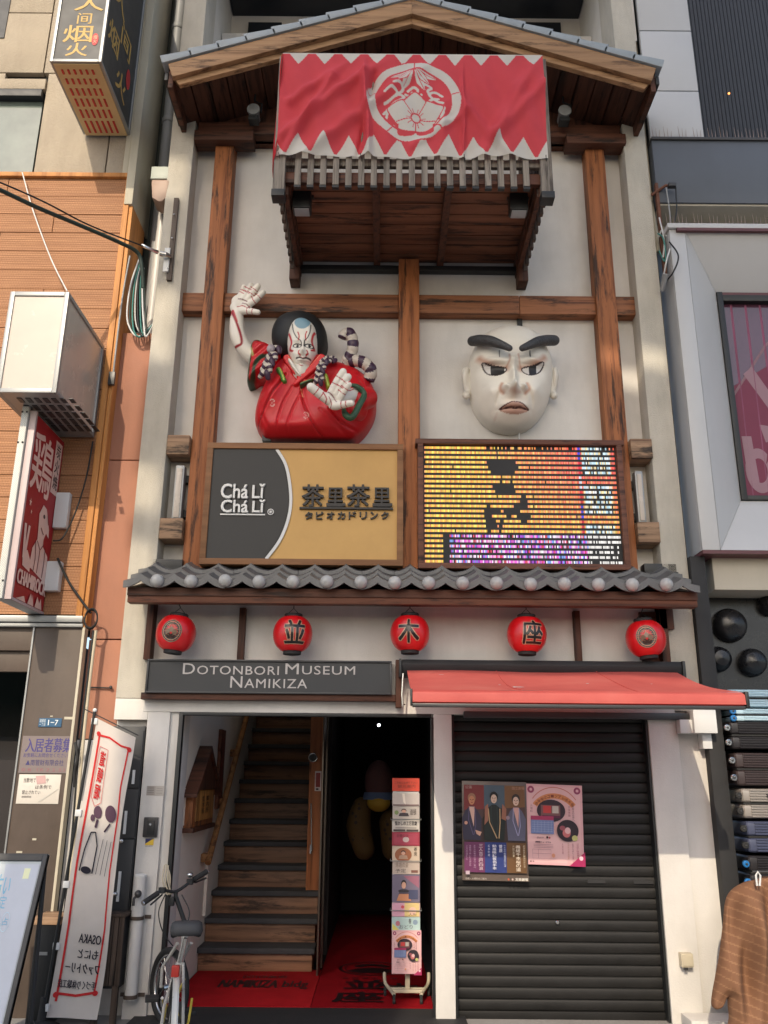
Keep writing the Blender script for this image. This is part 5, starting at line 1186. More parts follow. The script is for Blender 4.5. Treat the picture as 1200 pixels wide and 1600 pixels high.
def mask_p(P):
    C = np.tile(np.array(lin((232, 226, 212))), (len(P), 1)); OR = (178, 104, 56)
    for a, w_, k in [([(752, 548), (762, 560), (776, 566), (793, 569)], .024, .85), ([(855, 548), (846, 558), (832, 565), (816, 569)], .024, .85), ([(786, 594), (783, 602), (788, 609)], .012, .9), ([(826, 594), (829, 602), (823, 609)], .012, .9), ([(798, 548), (797, 560), (792, 568)], .007, .7), ([(812, 547), (813, 560), (817, 568)], .007, .7), ([(798, 609), (806, 612), (814, 609)], .010, .5), ([(780, 634), (778, 640)], .01, .25)]:
        C = mixc(C, OR, stroke(P, [Q(*p, -.2) for p in a], w_, .8)*k*.75)
    C = mixc(C, (200, 160, 130), np.clip(gb(P, Q(806, 618, -.25), (.08, .05), .3), 0, 1)[:, None])
    for e, x0, x1 in ((eyeL, 767.5, 789), (eyeR, 828, 840)):
        O = smooth_poly(e, 4); ins = inside(P, O); D, _ = seg_dist(P, O, True)
        C = mixc(C, (50, 30, 24), (D < .0065)[:, None]*1.); C = mixc(C, (208, 204, 198), (ins & (D > .005))[:, None]*1.)
        a, b = Q(x0, 572)[0], Q(x1, 572)[0]; C = mixc(C, (26, 25, 26), (ins & (P[:, 0] > a) & (P[:, 0] < b))[:, None]*1.)
    O = smooth_poly(lips, 4); ins = inside(P, O); D, _ = seg_dist(P, O, True); C = mixc(C, (186, 146, 128), ins[:, None]*1.); C = mixc(C, (84, 46, 38), ((D < .005) & (P[:, 1] > Q(806, 631, -.19)[1]))[:, None]*1.)
    C = mixc(C, (60, 26, 24), stroke(P, [Q(785, 631, -.19), Q(800, 629.5, -.19), Q(807, 630.5, -.19), Q(815, 629.5, -.19), Q(829, 631, -.19)], .0045))
    for x in (781, 829): C = mixc(C, (22, 22, 22), stroke(P, [Q(x, 545), Q(x, 556)], .0042))
    return C
relief('mask_face', ol, .14, .27, .26, M['statue'], MK, .0055, mask_b, mask_p, back=.2)
for pts, rr in (([(738, 533, -.06), (750, 532, -.12), (766, 533, -.18), (782, 538, -.22), (796, 544, -.25)], (.044, .050, .046, .036, .027)), ([(866, 532, -.06), (853, 532, -.12), (840, 534, -.18), (828, 539, -.22), (816, 544, -.25)], (.046, .048, .044, .036, .027))):
    mb = MB(); capsule(mb, [a3(*p) for p in pts], rr, 18); part('eyebrow', mb, M['browp'], MK, angle=80)
for s_, x in ((-1, 729), (1, 865)):
    mb = MB(); capsule(mb, [a3(x+s_*-2, 582, .10), a3(x+s_*1, 578, .08), a3(x+s_*3, 588, .08), a3(x+s_*1, 604, .10), a3(x-s_*3, 616, .12)], [.025, .030, .030, .024, .03], 12)
    capsule(mb, [a3(x-s_*4, 590, .1), a3(x-s_*3, 612, .12)], [.03, .035], 12); mb.ball(a3(x+s_*.5, 618, .10), (.035, .035, .038), 14, 10)
    fused('ear', mb, M['whitep'], MK, .009, 3)
part('hanging_cable', MB().tube([at(810, 668, .17), at(811, 680, .17), at(811, 690, .17)], .006, 6), M['aluw'], MK)
# ================================================================ LEFT BUILDING
LB = thing('orange_clad_building', 'building on the left clad in orange ribbed boards under cream panels', 'building', (-4, .5, -.02))
LXr = -2.335
def zt(px, py, Y=0): return at(px, py, Y).z
part('main_wall', MB().box(-9, LXr-.02, .06, .5, 2.7, 10.5).box(-9, -5.2, .06, .5, -.02, 2.7), M['blackm'], LB)
xa = at(84, 10).x; z1, z2, z3 = zt(40, 20), zt(40, 114), zt(100, 272); xb = at(60, 200).x; xc = at(167, 245).x; zw0, zw1 = zt(20, 268), zt(20, 142)
xcr = at(218, 120).x
for a in ((-9, xa-.006, z1+.006, 10.5), (-9, xa-.006, z2+.006, z1-.006), (xa+.006, xcr, z2+.006, 10.5), (xb+.02, xc-.006, z3, z2-.006), (xc+.006, xcr, z3, z2-.006), (-9, xb-.4, zw1+.10, z2-.006)):
    part('concrete_panel', MB().box(a[0], a[1], -.0, .06, a[2], a[3]), M['cream_panel'], LB, bevel=.006)
wn = part('window', MB().box(-9, xb-.01, .03, .06, zw0-.02, zw1), M['winglass'], LB); part('window_head', MB().box(-9, xb, -.05, .06, zw1-.10, zw1-.02), M['navy'], wn, bevel=.004)
part('window_lintel', MB().box(-9, xb+.015, -.03, .05, zw1, zw1+.12), M['cream_panel'], LB, bevel=.006)
part('dark_pane', MB().box(-9, at(12, 30).x, -.01, .0, zt(5, 60), 10.5), M['navy'], LB)
part('corner_strip', MB().box(xcr+.004, LXr, -.04, .5, z3-.35, 10.5), M['creamstrip'], LB, bevel=.006)
part('corner_strip', MB().box(xcr-.05, xcr, -.025, .05, z3, 10.5), M['creamstrip'], LB, bevel=.004)
# boards, each a piece
nb_ = 21; zb0, zb1 = 2.80, z3-.05; hb = (zb1-zb0)/nb_
bm_ = {}
for i in range(nb_):
    off = (i % 3)*.9
    cuts = [-6.2]+([-4.6+off*.6] if i % 4 != 2 else [-3.05])+[LXr-.085]
    for a, b in zip(cuts[:-1], cuts[1:]):
        L_ = round(b-a-.004, 3)
        if L_ not in bm_: bm_[L_] = mesh_of('cladding_board', MB().box(-L_/2, L_/2, -.011, .011, -hb/2+.0018, hb/2-.0018), M['siding'], (0, 0, 0), .003, seg=1)
        put(bm_[L_], 'cladding_board', ((a+b)/2, .012+random.uniform(-.002, .002), zb0+hb*(i+.5)), LB)
part('top_rail', MB().box(-6.2, LXr-.01, -.035, .04, z3-.05, z3-.005), M['boardtrim'], LB, bevel=.005)
part('corner_board', MB().box(LXr-.085, LXr-.035, -.028, .05, 2.78, z3-.05), M['boardtrim'], LB, bevel=.006)
part('corner_board', MB().box(LXr-.033, LXr, -.012, .4, 2.70, z3-.35), M['boardtrim'], LB, bevel=.006)
part('bottom_flashing', MB().box(-6.2, LXr-.02, -.05, .04, 2.735, 2.785).box(-6.2, LXr-.02, -.03, .04, 2.70, 2.73), M['alu'], LB, bevel=.004)
# steel door panel
x0, x1 = -2.735, -2.357
sp_ = part('steel_panel', MB().box(x0, x1, -.0, .06, -.02, 2.70), M['steel'], LB, bevel=.004)
part('panel_edge', MB().box(x0-.012, x0, -.01, .3, -.02, 2.70), M['alu'], sp_); part('panel_edge', MB().box(x1, x1+.021, -.018, .06, -.02, 2.70), M['creamstrip'], sp_, bevel=.003)
def sign_on(name, a, drw, mat='print', thick=.006, base=(200, 200, 200), Y=-.0, parent=LB):
    x0, x1, z0, z1 = rect(*a, Y-.01); o = part(name, MB().box(x0, x1, Y-thick, Y, z0, z1, 0, base), M[mat], parent, bevel=.0008)
    s = Sheet((x0, Y-thick, z0), (x1-x0, 0, 0), (0, 0, z1-z0), (0, -1, 0)); drw(s)
    if s.mb.v: part('print', s.mb, M[mat], o)
    return o
sign_on('street_number_plate', (60, 1122, 96, 1136), lambda s: s.r(.02, .06, .98, .94, (40, 86, 120)).text('道頓堀', .04, .52, .3, .9, (205, 215, 220)).text('一丁目', .04, .1, .3, .46, (205, 215, 220)).text('1−7', .42, .2, .85, .8, (220, 225, 225), .02), parent=sp_, base=(40, 80, 112))
sign_on('tenant_notice', (32, 1150, 112, 1208), lambda s: s.r(0, 0, 1, 1, (122, 110, 108)).text('入居者募集', .08, .56, .98, .94, (62, 54, 118), .012).text('お気軽にお問合せください', .06, .42, .92, .54, (62, 54, 118)).text('▲南管財有限会社', .12, .20, .86, .36, (56, 52, 104)).text('０６（６２１１）', .06, .04, .9, .14, (150, 84, 96)), parent=sp_, base=(122, 110, 108))
sign_on('taped_notice', (27, 1210, 93, 1256), lambda s: s.text('当敷地での　　や', .12, .72, .72, .88, (50, 44, 44)).text('は条例で', .42, .50, .80, .64, (50, 44, 44)).text('禁止されてい', .12, .32, .55, .46, (50, 44, 44)).text('道頓堀商店会', .12, .2, .35, .27, (70, 60, 60)).poly([(.4, .95), (.62, .97), (.66, .7), (.45, .66)], (196, 160, 156)).poly([(.55, .05), (.98, .5), (.95, .52), (.52, .08)], (190, 186, 178)), parent=sp_, base=(206, 200, 190))
for a in ((100, 1120, 118, 1124), (25, 1330, 34, 1333), (50, 1310, 56, 1313), (78, 1118, 82, 1120)): x0_, x1_, z0_, z1_ = rect(*a, -.01); part('tape_scrap', MB().box(x0_, x1_, -.004, -.0005, z0_, z1_), M['creamstrip'], sp_)
# dark shop interior behind the panel
part('shop_interior', MB().box(-5.2, x0-.012, 1.6, 1.7, -.02, 2.7).box(-5.2, x0-.012, .5, 1.7, 2.60, 2.70).box(x0-.012, x0+.02, .3, 1.7, -.02, 2.7), M['room'], LB)
part('shop_header', MB().box(-5.2, x0-.012, .02, .10, 2.52, 2.70).box(-5.2, x0-.012, .06, .12, 2.36, 2.52), M['steel'], LB, bevel=.004)
a = at(0, 1012, .5); part('shop_beam', MB().box(-5, at(38, 1012, .5).x, .45, .55, a.z-.03, a.z+.0), M['creamstrip'], LB)
a = at(0, 1031, .7); part('shop_tube_light', MB().box(-5, at(24, 1031, .7).x, .7, .74, a.z-.02, a.z+.02), M['cyanlight'], LB)
a = at(50, 1004, .4); part('shop_sign_strip', MB().box(a.x-.05, x0-.03, .4, .44, a.z-.02, a.z+.02), M['redpaint'], LB)
part('shop_counter', MB().prismx([(.3, -.02), (.3, 1.7), (.9, 1.9), (.9, -.02)], -5.2, x0-.05), M['room'], LB)
# ---- gap between the buildings
G = thing('gap_wall', 'narrow terracotta pink wall between the orange building and the white pilaster', 'wall', (-2.2, .3, -.02))
part('rear_wall', MB().box(-2.42, XL+.1, .55, .6, -.02, 10.5), M['slimegrey'], G)
for z0_, z1_ in ((1.86, 2.62), (2.63, 4.14), (4.15, 5.35)): part('render_panel', MB().box(LXr+.0, XL-.004, .10, .5, z0_, z1_), M['pink'], G, bevel=.004)
part('lower_wall', MB().box(LXr+.0, XL-.004, .08, .5, -.02, 1.85), M['whitepipe'], G)
part('bolt_rod', MB().tube([at(140, 1074, .08), at(172, 1075, .08)], .006, 6).ball(at(173, 1074, .07), .014, 10, 8), M['darkmetal'], G)
part('drain_pipe', MB().tube([(-2.22, .42, 10.4), (-2.22, .42, 5.2)], .055, 14), M['greypipe'], G); part('drain_pipe', MB().tube([(-2.15, .30, 7.0), (-2.16, .30, 5.2)], .04, 12), M['whitepipe'], G)
for z in (9.1, 7.9): part('pipe_collar', MB().lathe([(.06, 0), (.065, .01), (.065, .05), (.06, .06)], (-2.22, .42, z), 'z', 14), M['greypipe'], G)
x0, x1, z0, z1 = rect(240, 271, 268, 290, .1); part('rain_hopper', MB().box(x0, x1, .0, .2, z0, z1), M['palegreen'], G, bevel=.01)
x0, x1, z0, z1 = rect(243, 292, 268, 325, .1); part('rain_hopper', MB().prism([(x0-.02, z1), (x1, z1), (x1, z1-.04), (x1-.02, z0+.04), (x1-.06, z0), (x0+.06, z0), (x0, z0+.04), (x0-.02, z1-.04)], .0, .2), M['rosypaint'], G, bevel=.008)
# ---- electric bracket on the pilaster and the cables
U_ = thing('cable_bracket', 'steel cable bracket with insulators bolted to the left white pilaster', 'bracket', at(262, 440, -.02))
part('mounting_rail', MB().box(at(270, 380, 0).x-.02, at(270, 380, 0).x+.025, -.03, 0, zt(262, 440), zt(272, 312)), M['steel'], U_, bevel=.003)
part('mounting_plate', MB().box(at(262, 400, -.04).x-.03, at(262, 400, -.04).x+.02, -.05, -.03, zt(262, 425, -.04), zt(265, 388, -.04)), M['aluw'], U_, bevel=.004)
part('insulator', MB().tube([at(250, 396, -.1), at(258, 398, -.09), at(266, 401, -.05)], [.022, .028, .02], 12), M['chrome'], U_)
part('insulator', MB().tube([at(222, 383, -.2), at(226, 385, -.2), at(238, 391, -.16), at(246, 394, -.12)], [.012, .016, .014, .02], 10), M['chrome'], U_)
for i, (px, py) in enumerate(((272, 335), (269, 372), (264, 390), (262, 420))): part('bolt', MB().ball(at(px, py, -.045), .009, 8, 6), M['chrome'], U_)
def cable(name, pts, r, mat, lab, grp=None, n=8):
    P = smooth_poly([tuple(at(*p)) for p in pts], 8, False); return solo(name, MB().tube(P, r, n), M[mat], lab, 'cable', group=grp, angle=80)
cable('power_cable', [(-60, 272, -1.6), (0, 297, -1.3), (60, 325, -1.0), (120, 350, -.7), (185, 378, -.4), (215, 395, -.25), (222, 420, -.2), (224, 450, -.15)], .018, 'cablegreen', 'thick dark green cable running from the left edge to the bracket on the pilaster')
cable('support_wire', [(-60, 262, -1.6), (0, 285, -1.3), (70, 316, -1.0), (140, 352, -.6), (225, 385, -.2)], .007, 'black', 'thin black wire above the thick green cable on the left')
cable('white_wire', [(35, 270, -.08), (52, 330, -.10), (80, 405, -.12), (105, 455, -.3)], .006, 'aluw', 'thin pale wire hanging from the cream panels down to the lit sign box')
cols = ['aluw', 'cablegreen', 'cableteal', 'whitepipe', 'black', 'cableteal', 'aluw', 'cablegreen']
which = ['outermost left white cable of', 'dark green cable second from the left in', 'teal cable third from the left in', 'thick white cable in the middle left of', 'black cable in the middle of', 'teal cable right of the black one in', 'thin white cable near the right side of', 'dark green cable at the right side of']
for i in range(8):
    dx = i*4-12; t = cols[i]
    cable('hanging_cable', [(222+dx*.2, 400+i*3, -.15), (214+dx*.7, 440, -.1), (211+dx, 480, -.05), (213+dx, 508+(i % 3)*4, -.02), (222+dx*.5, 526-(i % 2)*6, .0), (240, 505, .03), (246, 494, .08)], .0065 if i % 2 else .008, t, which[i]+' the looped bundle beside the pilaster', 'looped cables in the gap')
cable('drop_cable', [(203, 400, -.03), (192, 460, -.03), (183, 530, -.03), (176, 592, -.03)], .008, 'greypipe', 'grey conduit down the corner board beside the lit sign box')
solo('conduit_clip', MB().box(at(170, 592, -.04).x, at(180, 592, -.04).x, -.06, -.028, zt(175, 602, -.04), zt(175, 582, -.04)), M['darkmetal'], 'dark clip on the corner board at the end of the grey conduit', 'clip', bevel=.004)
cable('sign_cord', [(145, 690, -.02), (135, 745, -.06), (118, 800, -.07), (98, 840, -.10), (84, 845, -.2)], .007, 'rubber', 'brown cord from the lit sign box down to the red sign')
cable('sign_cord', [(90, 872, -.10), (105, 905, -.06), (125, 935, -.05), (142, 958, -.05)], .010, 'rubber', 'dark cord from behind the red sign to the coil on the corner board')
mb = MB()
for k in range(4): mb.tube([at(142, 968, -.06-k*.006)+Vector((.05*math.cos(a), 0, .075*math.sin(a)+.004*k)) for a in [2*PI*q/16 for q in range(17)]], .006, 6)
solo('cable_coil', mb, M['rubber'], 'coil of dark cable at the foot of the orange corner board', 'cable')
cable('down_conduit', [(150, 985, -.04), (143, 1040, -.04), (135, 1110, -.04), (128, 1180, -.04), (117, 1300, -.04), (105, 1420, -.04)], .013, 'creamcable', 'cream conduit running down beside the steel panel')
cable('down_conduit', [(146, 985, -.05), (137, 1060, -.05), (122, 1190, -.05), (112, 1310, -.05), (100, 1430, -.05)], .008, 'black', 'black cable running down beside the cream conduit')
cable('down_conduit', [(118, 1160, -.06), (121, 1185, -.08), (117, 1205, -.06), (116, 1230, -.05)], .012, 'rubber', 'knotted black cable loop on the cream conduit')
# ---- projecting signs
def framed_box(T, X0, X1, Y0, Y1, Z0, Z1, face, fm, t=.03, bottom=None):
    part('core', MB().box(X0+.012, X1-.012, Y0+.012, Y1, Z0+.012, Z1-.012), face, T)
    for x in (X0, X1-t):
        for y in (Y0, Y1-t): part('frame_edge', MB().box(x, x+t, y, y+t, Z0, Z1), fm, T, bevel=.004)
    for z in (Z0, Z1-t):
        for y in (Y0, Y1-t): part('frame_edge', MB().box(X0+t, X1-t, y, y+t, z, z+t), fm, T, bevel=.004)
        for x in (X0, X1-t): part('frame_edge', MB().box(x, x+t, Y0+t, Y1-t, z, z+t), fm, T, bevel=.004)
T = thing('black_gold_sign_box', 'black projecting sign box with gold brush characters and red slots in its underside, top left', 'sign', (-2.65, -.45, 7.37))
framed_box(T, -2.87, -2.43, -.90, -.03, 7.37, 9.6, M['charcoal'], M['alu'], .028)
s = Sheet((-2.842, -.888, 7.4), (.384, 0, 0), (0, 0, 2.17), (0, -1, 0))
for ch, u0, u1, v0, v1 in (('火', .24, .72, .018, .082), ('烟', .14, .78, .086, .170), ('间', .40, .72, .178, .232), ('人', .30, .95, .245, .315)): s.text(ch, u0, v0, u1, v1, (196, 160, 84), .02)
s.ell(.86, .10, .075, .030, (196, 40, 46)).vtext('烟火', .82, .120, .90, .08, (230, 190, 150))
part('gold_characters', s.mb, M['print'], T)
s = Sheet((-2.442, -.87, 7.4), (0, .81, 0), (0, 0, 2.17), (1, 0, 0))
for i, (ch, u0) in enumerate(zip('火烟间人', (.50, .14, .50, .20))): s.text(ch, u0-.06, .05+i*.11, u0+.28, .05+i*.11+.11, (196, 160, 84), .02)
s.ell(.80, .20, .07, .05, (190, 40, 46))
part('gold_characters', s.mb, M['print'], T)
part('underside', MB().box(-2.845, -2.455, -.875, -.03, 7.362, 7.372, 0, (205, 178, 130)), M['print'], T)
for j in range(6):
    y0_ = -.86+[.04, .14, .25, .37, .50, .64][j]; y1_ = y0_+[.05, .06, .08, .09, .10, .15][j]
    for i in range(6): part('red_slot', MB().box(-2.80+i*.052, -2.782+i*.052, y0_, y1_, 7.356, 7.362, 0, (190, 44, 40)), M['print'], T)
XC = at(-8, 612, -.9).x
T = thing('blank_light_box', 'blank cream sign box with grey metal frame projecting from the orange wall', 'sign', (-2.8, -.45, 4.30))
framed_box(T, XC, -2.44, -.90, -.02, 4.30, 5.15, M['milk'], M['alu'], .035)
part('underside', MB().box(XC+.035, -2.475, -.865, -.05, 4.302, 4.312), M['alu'], T)
for j in range(5):
    for i in range(7): part('vent_slot', MB().box(XC+.12+i*.065, XC+.155+i*.065, -.80+j*.13, -.72+j*.13+.01*j, 4.296, 4.302), M['darkmetal'], T)
x0 = at(20, 690, -.64).x
T = thing('red_vertical_sign', 'narrow white sign box with a red side face showing a bird figure and CHAMIROCK', 'sign', (-2.8, -.3, 2.78))
xw0 = at(-9, 935, -.64).x; xw1 = -2.68; 
part('sign_box', MB().box(xw0, xw1-.02, -.62, .0, 2.80, 4.27), M['whitepanel'], T, bevel=.004)
part('front_cover', MB().box(xw0+.01, xw1-.055, -.655, -.621, 2.80, 4.30), M['corrug'], T, bevel=.004); part('red_face', MB().box(xw1-.02, xw1-.004, -.60, -.02, 2.82, 4.25, 0, (160, 26, 36)), M['print'], T)
for z in (4.30, 4.05, 2.98): 
    for x in (xw0+.05, xw1-.10): part('screw', MB().ball((x, -.657, z-.05), .008, 8, 6), M['darkmetal'], T)
part('face_trim', MB().box(xw1-.05, xw1, -.63, -.60, 2.80, 4.27), M['mauvetrim'], T, bevel=.003); part('face_trim', MB().box(xw1-.02, xw1, -.60, .0, 2.80, 2.82), M['mauvetrim'], T, bevel=.003)
s = Sheet((xw1-.004, -.60, 2.82), (0, .58, 0), (0, 0, 1.43), (1, 0, 0)); PKC = (226, 192, 180)
s.text('鶏', .04, .60, .70, .93, PKC, .028); s.r(.72, .66, .95, .97, PKC).vtext('炭火焼', .76, .96, .92, .68, (40, 20, 24), .01)
# simple bird-headed figure
s.poly([(.46, .50), (.56, .56), (.68, .55), (.76, .50), (.84, .45), (.86, .40), (.76, .42), (.70, .38), (.70, .34), (.90, .30), (.98, .14), (.80, .16), (.40, .19), (.34, .18), (.38, .30), (.50, .36), (.48, .44)], PKC)
s.poly([(.10, .26), (.24, .27), (.38, .22), (.38, .165), (.14, .18)], PKC)
s.line([(.14, .22), (.08, .40)], .028, PKC).line([(.17, .24), (.2, .40)], .024, PKC).ell(.62, .50, .035, .012, (60, 30, 34))
for pts in ([(.5, .35), (.62, .31), (.72, .35)], [(.62, .31), (.6, .18)], [(.45, .34), (.5, .25), (.48, .18)], [(.78, .34), (.8, .25), (.78, .17)], [(.56, .43), (.66, .40)], [(.72, .52), (.78, .47)]): s.line(pts, .007, (110, 30, 36))
def star(a, b, r): s.poly([(a+r*(1 if k % 2 == 0 else .42)*math.sin(k*PI/5)*1.6, b+r*(1 if k % 2 == 0 else .42)*math.cos(k*PI/5)) for k in range(10)], PKC)
star(.12, .52, .025); star(.18, .475, .014)
s.text('CHAMIROCK', .03, .08, .96, .155, PKC, .03)
s.poly([(.05, .0), (.30, .03), (.36, .0)], PKC).poly([(.42, .0), (.5, .06), (.56, .03), (.56, .06), (.62, .0)], PKC).poly([(.66, 0), (.72, .06), (.8, .03), (.84, .06), (.9, 0)], PKC)
part('red_face_print', s.mb, M['print'], T)
part('wall_bracket', MB().box(-2.68, -2.57, -.06, .0, 3.50, 3.80), M['aluw'], T, bevel=.006); part('wall_bracket', MB().box(-2.68, -2.57, -.07, .0, 2.98, 3.22), M['aluw'], T, bevel=.006)
# ================================================================ STREET THINGS ON THE LEFT
# nobori flag, seen from its back
YF = -.30
TL, TR, BL, BR = at(151, 1122, YF), at(209, 1152, YF), at(72, 1590, YF), at(152, 1593, YF)
T = thing('banner_flag', 'white upright banner flag with a red border, seen from the back, left of the entrance', 'flag', (TL.x, YF, -.02))
def fmap(u, v, l=0):      # v up
    p = BL*(1-u)*(1-v)+BR*u*(1-v)+TL*(1-u)*v+TR*u*v
    p.y += .010*math.sin(u*5+v*9)+.012*math.sin(v*14)*u-l; p.x += .008*math.sin(v*8)*u; return p
mb = MB(); nu_, nv_ = 14, 60
mb.add([fmap(i/nu_, j/nv_) for j in range(nv_+1) for i in range(nu_+1)], [(j*(nu_+1)+i, j*(nu_+1)+i+1, (j+1)*(nu_+1)+i+1, (j+1)*(nu_+1)+i) for j in range(nv_) for i in range(nu_)])
for i in range(len(mb.c)): mb.c[i] = (222, 214, 206)
part('flag_cloth', mb, M['flagcloth'], T, angle=80)
s = Sheet((0, 0, 0), (1, 0, 0), (0, 1, 0), (0, 0, 1), .002); RD = (206, 44, 46); BK = (34, 30, 44)
def dense(pts, k=12): 
    P = []
    for a, b in zip(pts[:-1], pts[1:]): P += [(a[0]+(b[0]-a[0])*t/k, a[1]+(b[1]-a[1])*t/k) for t in range(k)]
    return P+[pts[-1]]
def fl(pts, w_, col):      # stroke with width across u
    P = dense(pts); s.l += s.step; vs = []
    for i, p in enumerate(P):
        q0, q1 = P[max(i-1, 0)], P[min(i+1, len(P)-1)]; t = np.array(((q1[0]-q0[0])*.33, (q1[1]-q0[1])*2.2)); t = t/np.linalg.norm(t); n_ = np.array((-t[1]/.33, t[0]/2.2))*w_
        vs += [(p[0]+n_[0], p[1]+n_[1], s.l), (p[0]-n_[0], p[1]-n_[1], s.l)]
    s.mb.add(vs, [(2*i, 2*i+1, 2*i+3, 2*i+2) for i in range(len(P)-1)], 0, col)
fl([(.14, .955), (.13, .75), (.12, .5), (.15, .3), (.13, .05)], .0075, RD); fl([(.88, .95), (.86, .8), (.90, .7), (.86, .5), (.90, .3), (.86, .09)], .0055, RD); fl([(.08, .945), (.4, .955), (.7, .945), (.92, .95)], .008, RD); fl([(.08, .075), (.5, .072), (.9, .088)], .009, RD)
for a, b in ((.12, .95), (.9, .945), (.11, .07), (.88, .085)): s.ell(a, b, .055, .009, RD)
s.vtext('道頓堀', .24, .90, .38, .72, RD, .05, True); fl([(.2, .91), (.42, .91), (.44, .72), (.3, .70), (.18, .73), (.2, .91)], .0018, RD)
for a, b, ra, rb in ((.40, .685, .10, .022), (.72, .695, .14, .030), (.30, .66, .05, .012)): s.ell(a, b, ra, rb, (92, 66, 84))
fl([(.42, .66), (.40, .63)], .009, (70, 50, 70)); fl([(.74, .66), (.62, .625)], .006, (60, 40, 60))
fl([(.20, .475), (.24, .55), (.32, .61), (.42, .615), (.5, .57), (.48, .475)], .0045, BK); s.ell(.34, .482, .11, .012, BK)
for a in (.56, .66, .76): fl([(a, .475), (a+.02, .53), (a+.06, .60)], .0018, BK)
s.text('OSAKA', .42, .245, .86, .275, BK, .02, False, True).text('もにと', .44, .195, .84, .225, BK, .02, False, True).text('ファクトリー', .22, .145, .90, .178, BK, .02, False, True).text('手づくり体験工房', .12, .095, .88, .122, BK, .01, False, True)
s.mb.v = [tuple(fmap(a, b, l+.002)) for a, b, l in s.mb.v]; part('flag_print', s.mb, M['flagcloth'], T, angle=80)
pt, pb = at(148, 1112, YF), at(58, 1640, YF); pb = pt+(pb-pt)*((pt.z+.02)/(pt.z-pb.z))
part('pole', MB().tube([pb, pt], .011, 10), M['black'], T); part('pole_tip', MB().ball(pt+Vector((0, 0, .01)), .016, 12, 8), M['aluw'], T)
part('cross_arm', MB().tube([at(130, 1107, YF), at(216, 1149, YF)], .004, 6), M['darkmetal'], T)
for v in (.985, .66, .42, .22, .03): p = fmap(-.05, v); part('cloth_loop', MB().box(p.x-.02, p.x+.025, p.y-.012, p.y+.012, p.z-.022, p.z+.022), M['aluw'], T, bevel=.003)
part('pole_foot', MB().lathe([(.12, 0), (.12, .03), (.03, .06), (.02, .2), (0, .2)], (pb.x, pb.y, -.02), 'z', 20), M['rubber'], T)
# slanted menu board, bottom left
tr = at(76, 1335, -1.0); br = at(14, 1600, X=tr.x); dd = (br-tr).normalized(); dn = tr+dd*((tr.z+.02)/-dd.z); lw = .62
T = thing('menu_board', 'leaning display board with a black frame and pale blue poster, cut by the left edge', 'board', (tr.x-.4, tr.y, -.02))
up_ = -(dn-tr).normalized(); H_ = (dn-tr).length; nn_ = Vector((0, -up_.z, up_.y)); nn_ = nn_ if nn_.y < 0 else -nn_
def pb_(u, v, l): return dn+Vector((-lw*(1-u), 0, 0))+up_*H_*v+nn_*l
def slab(u0, u1, v0, v1, l0, l1, col=None):
    m_ = MB(); c = [pb_(u, v, l) for l in (l0, l1) for v in (v0, v1) for u in (u0, u1)]
    m_.add(c, [(0, 1, 3, 2), (4, 6, 7, 5), (0, 4, 5, 1), (2, 3, 7, 6), (0, 2, 6, 4), (1, 5, 7, 3)], 0, col); return m_
part('board_panel', slab(0, 1, .02, 1, -.02, .004, (150, 166, 176)), M['poster'], T)
for a in ((.955, 1, .0, 1), (0, .955, .965, 1), (0, .955, .0, .06)): part('board_frame', slab(*a, -.025, .018), M['charcoal'], T, bevel=.003)
s = Sheet(pb_(0, 0, .005), pb_(1, 0, 0)-pb_(0, 0, 0), pb_(0, 1, 0)-pb_(0, 0, 0), nn_)
s.r(.04, .08, .94, .95, (172, 184, 190)).poly([(.6, .95), (.94, .95), (.94, .1), (.75, .3), (.66, .7)], (160, 172, 190)).r(.80, .88, .86, .93, (206, 214, 170))
TQ = (84, 160, 196)
s.text('占い', .56, .80, .70, .90, TQ, .02).text('鑑定', .56, .74, .70, .80, TQ, .0)
for a in (.64, .74): s.ell(a, .68, .04, .045, (160, 196, 216), 24, .92)
s.text('恋', .615, .665, .665, .70, TQ).text('占', .715, .665, .765, .70, TQ).text('初回', .58, .52, .72, .60, (110, 150, 205), .03).text('無料', .58, .45, .70, .52, (110, 150, 205), .03).r(.55, .38, .70, .42, (160, 210, 214)).r(.60, .30, .72, .345, (110, 180, 200)).text('予約', .62, .305, .70, .34, (235, 240, 240)).text('手相', .50, .2, .66, .28, (140, 130, 200), .03)
part('board_print', s.mb, M['poster'], T)
part('board_leg', MB().tube([pb_(.97, .95, -.03), pb_(.97, .5, -.03)+Vector((0, .25, -.35)), (dn.x-.03, dn.y+.75, -.02)], .015, 8), M['charcoal'], T)
# small black stand between board and flag
x0, x1, z0, z1 = rect(52, 1432, 96, 1445, -.25); T = thing('black_side_stand', 'low black cabinet with a pale wooden top between menu board and flag', 'cabinet', ((x0+x1)/2, -.2, -.02))
part('top_plank', MB().box(x0, x1, -.26, .0, z0, z1), M['beam_light'], T, bevel=.006); part('body', MB().box(x0+.02, x1-.03, -.24, -.02, -.02, z0), M['black'], T, bevel=.008); part('hinge', MB().box(x0+.05, x0+.12, -.245, -.24, .42, .44), M['alu'], T)
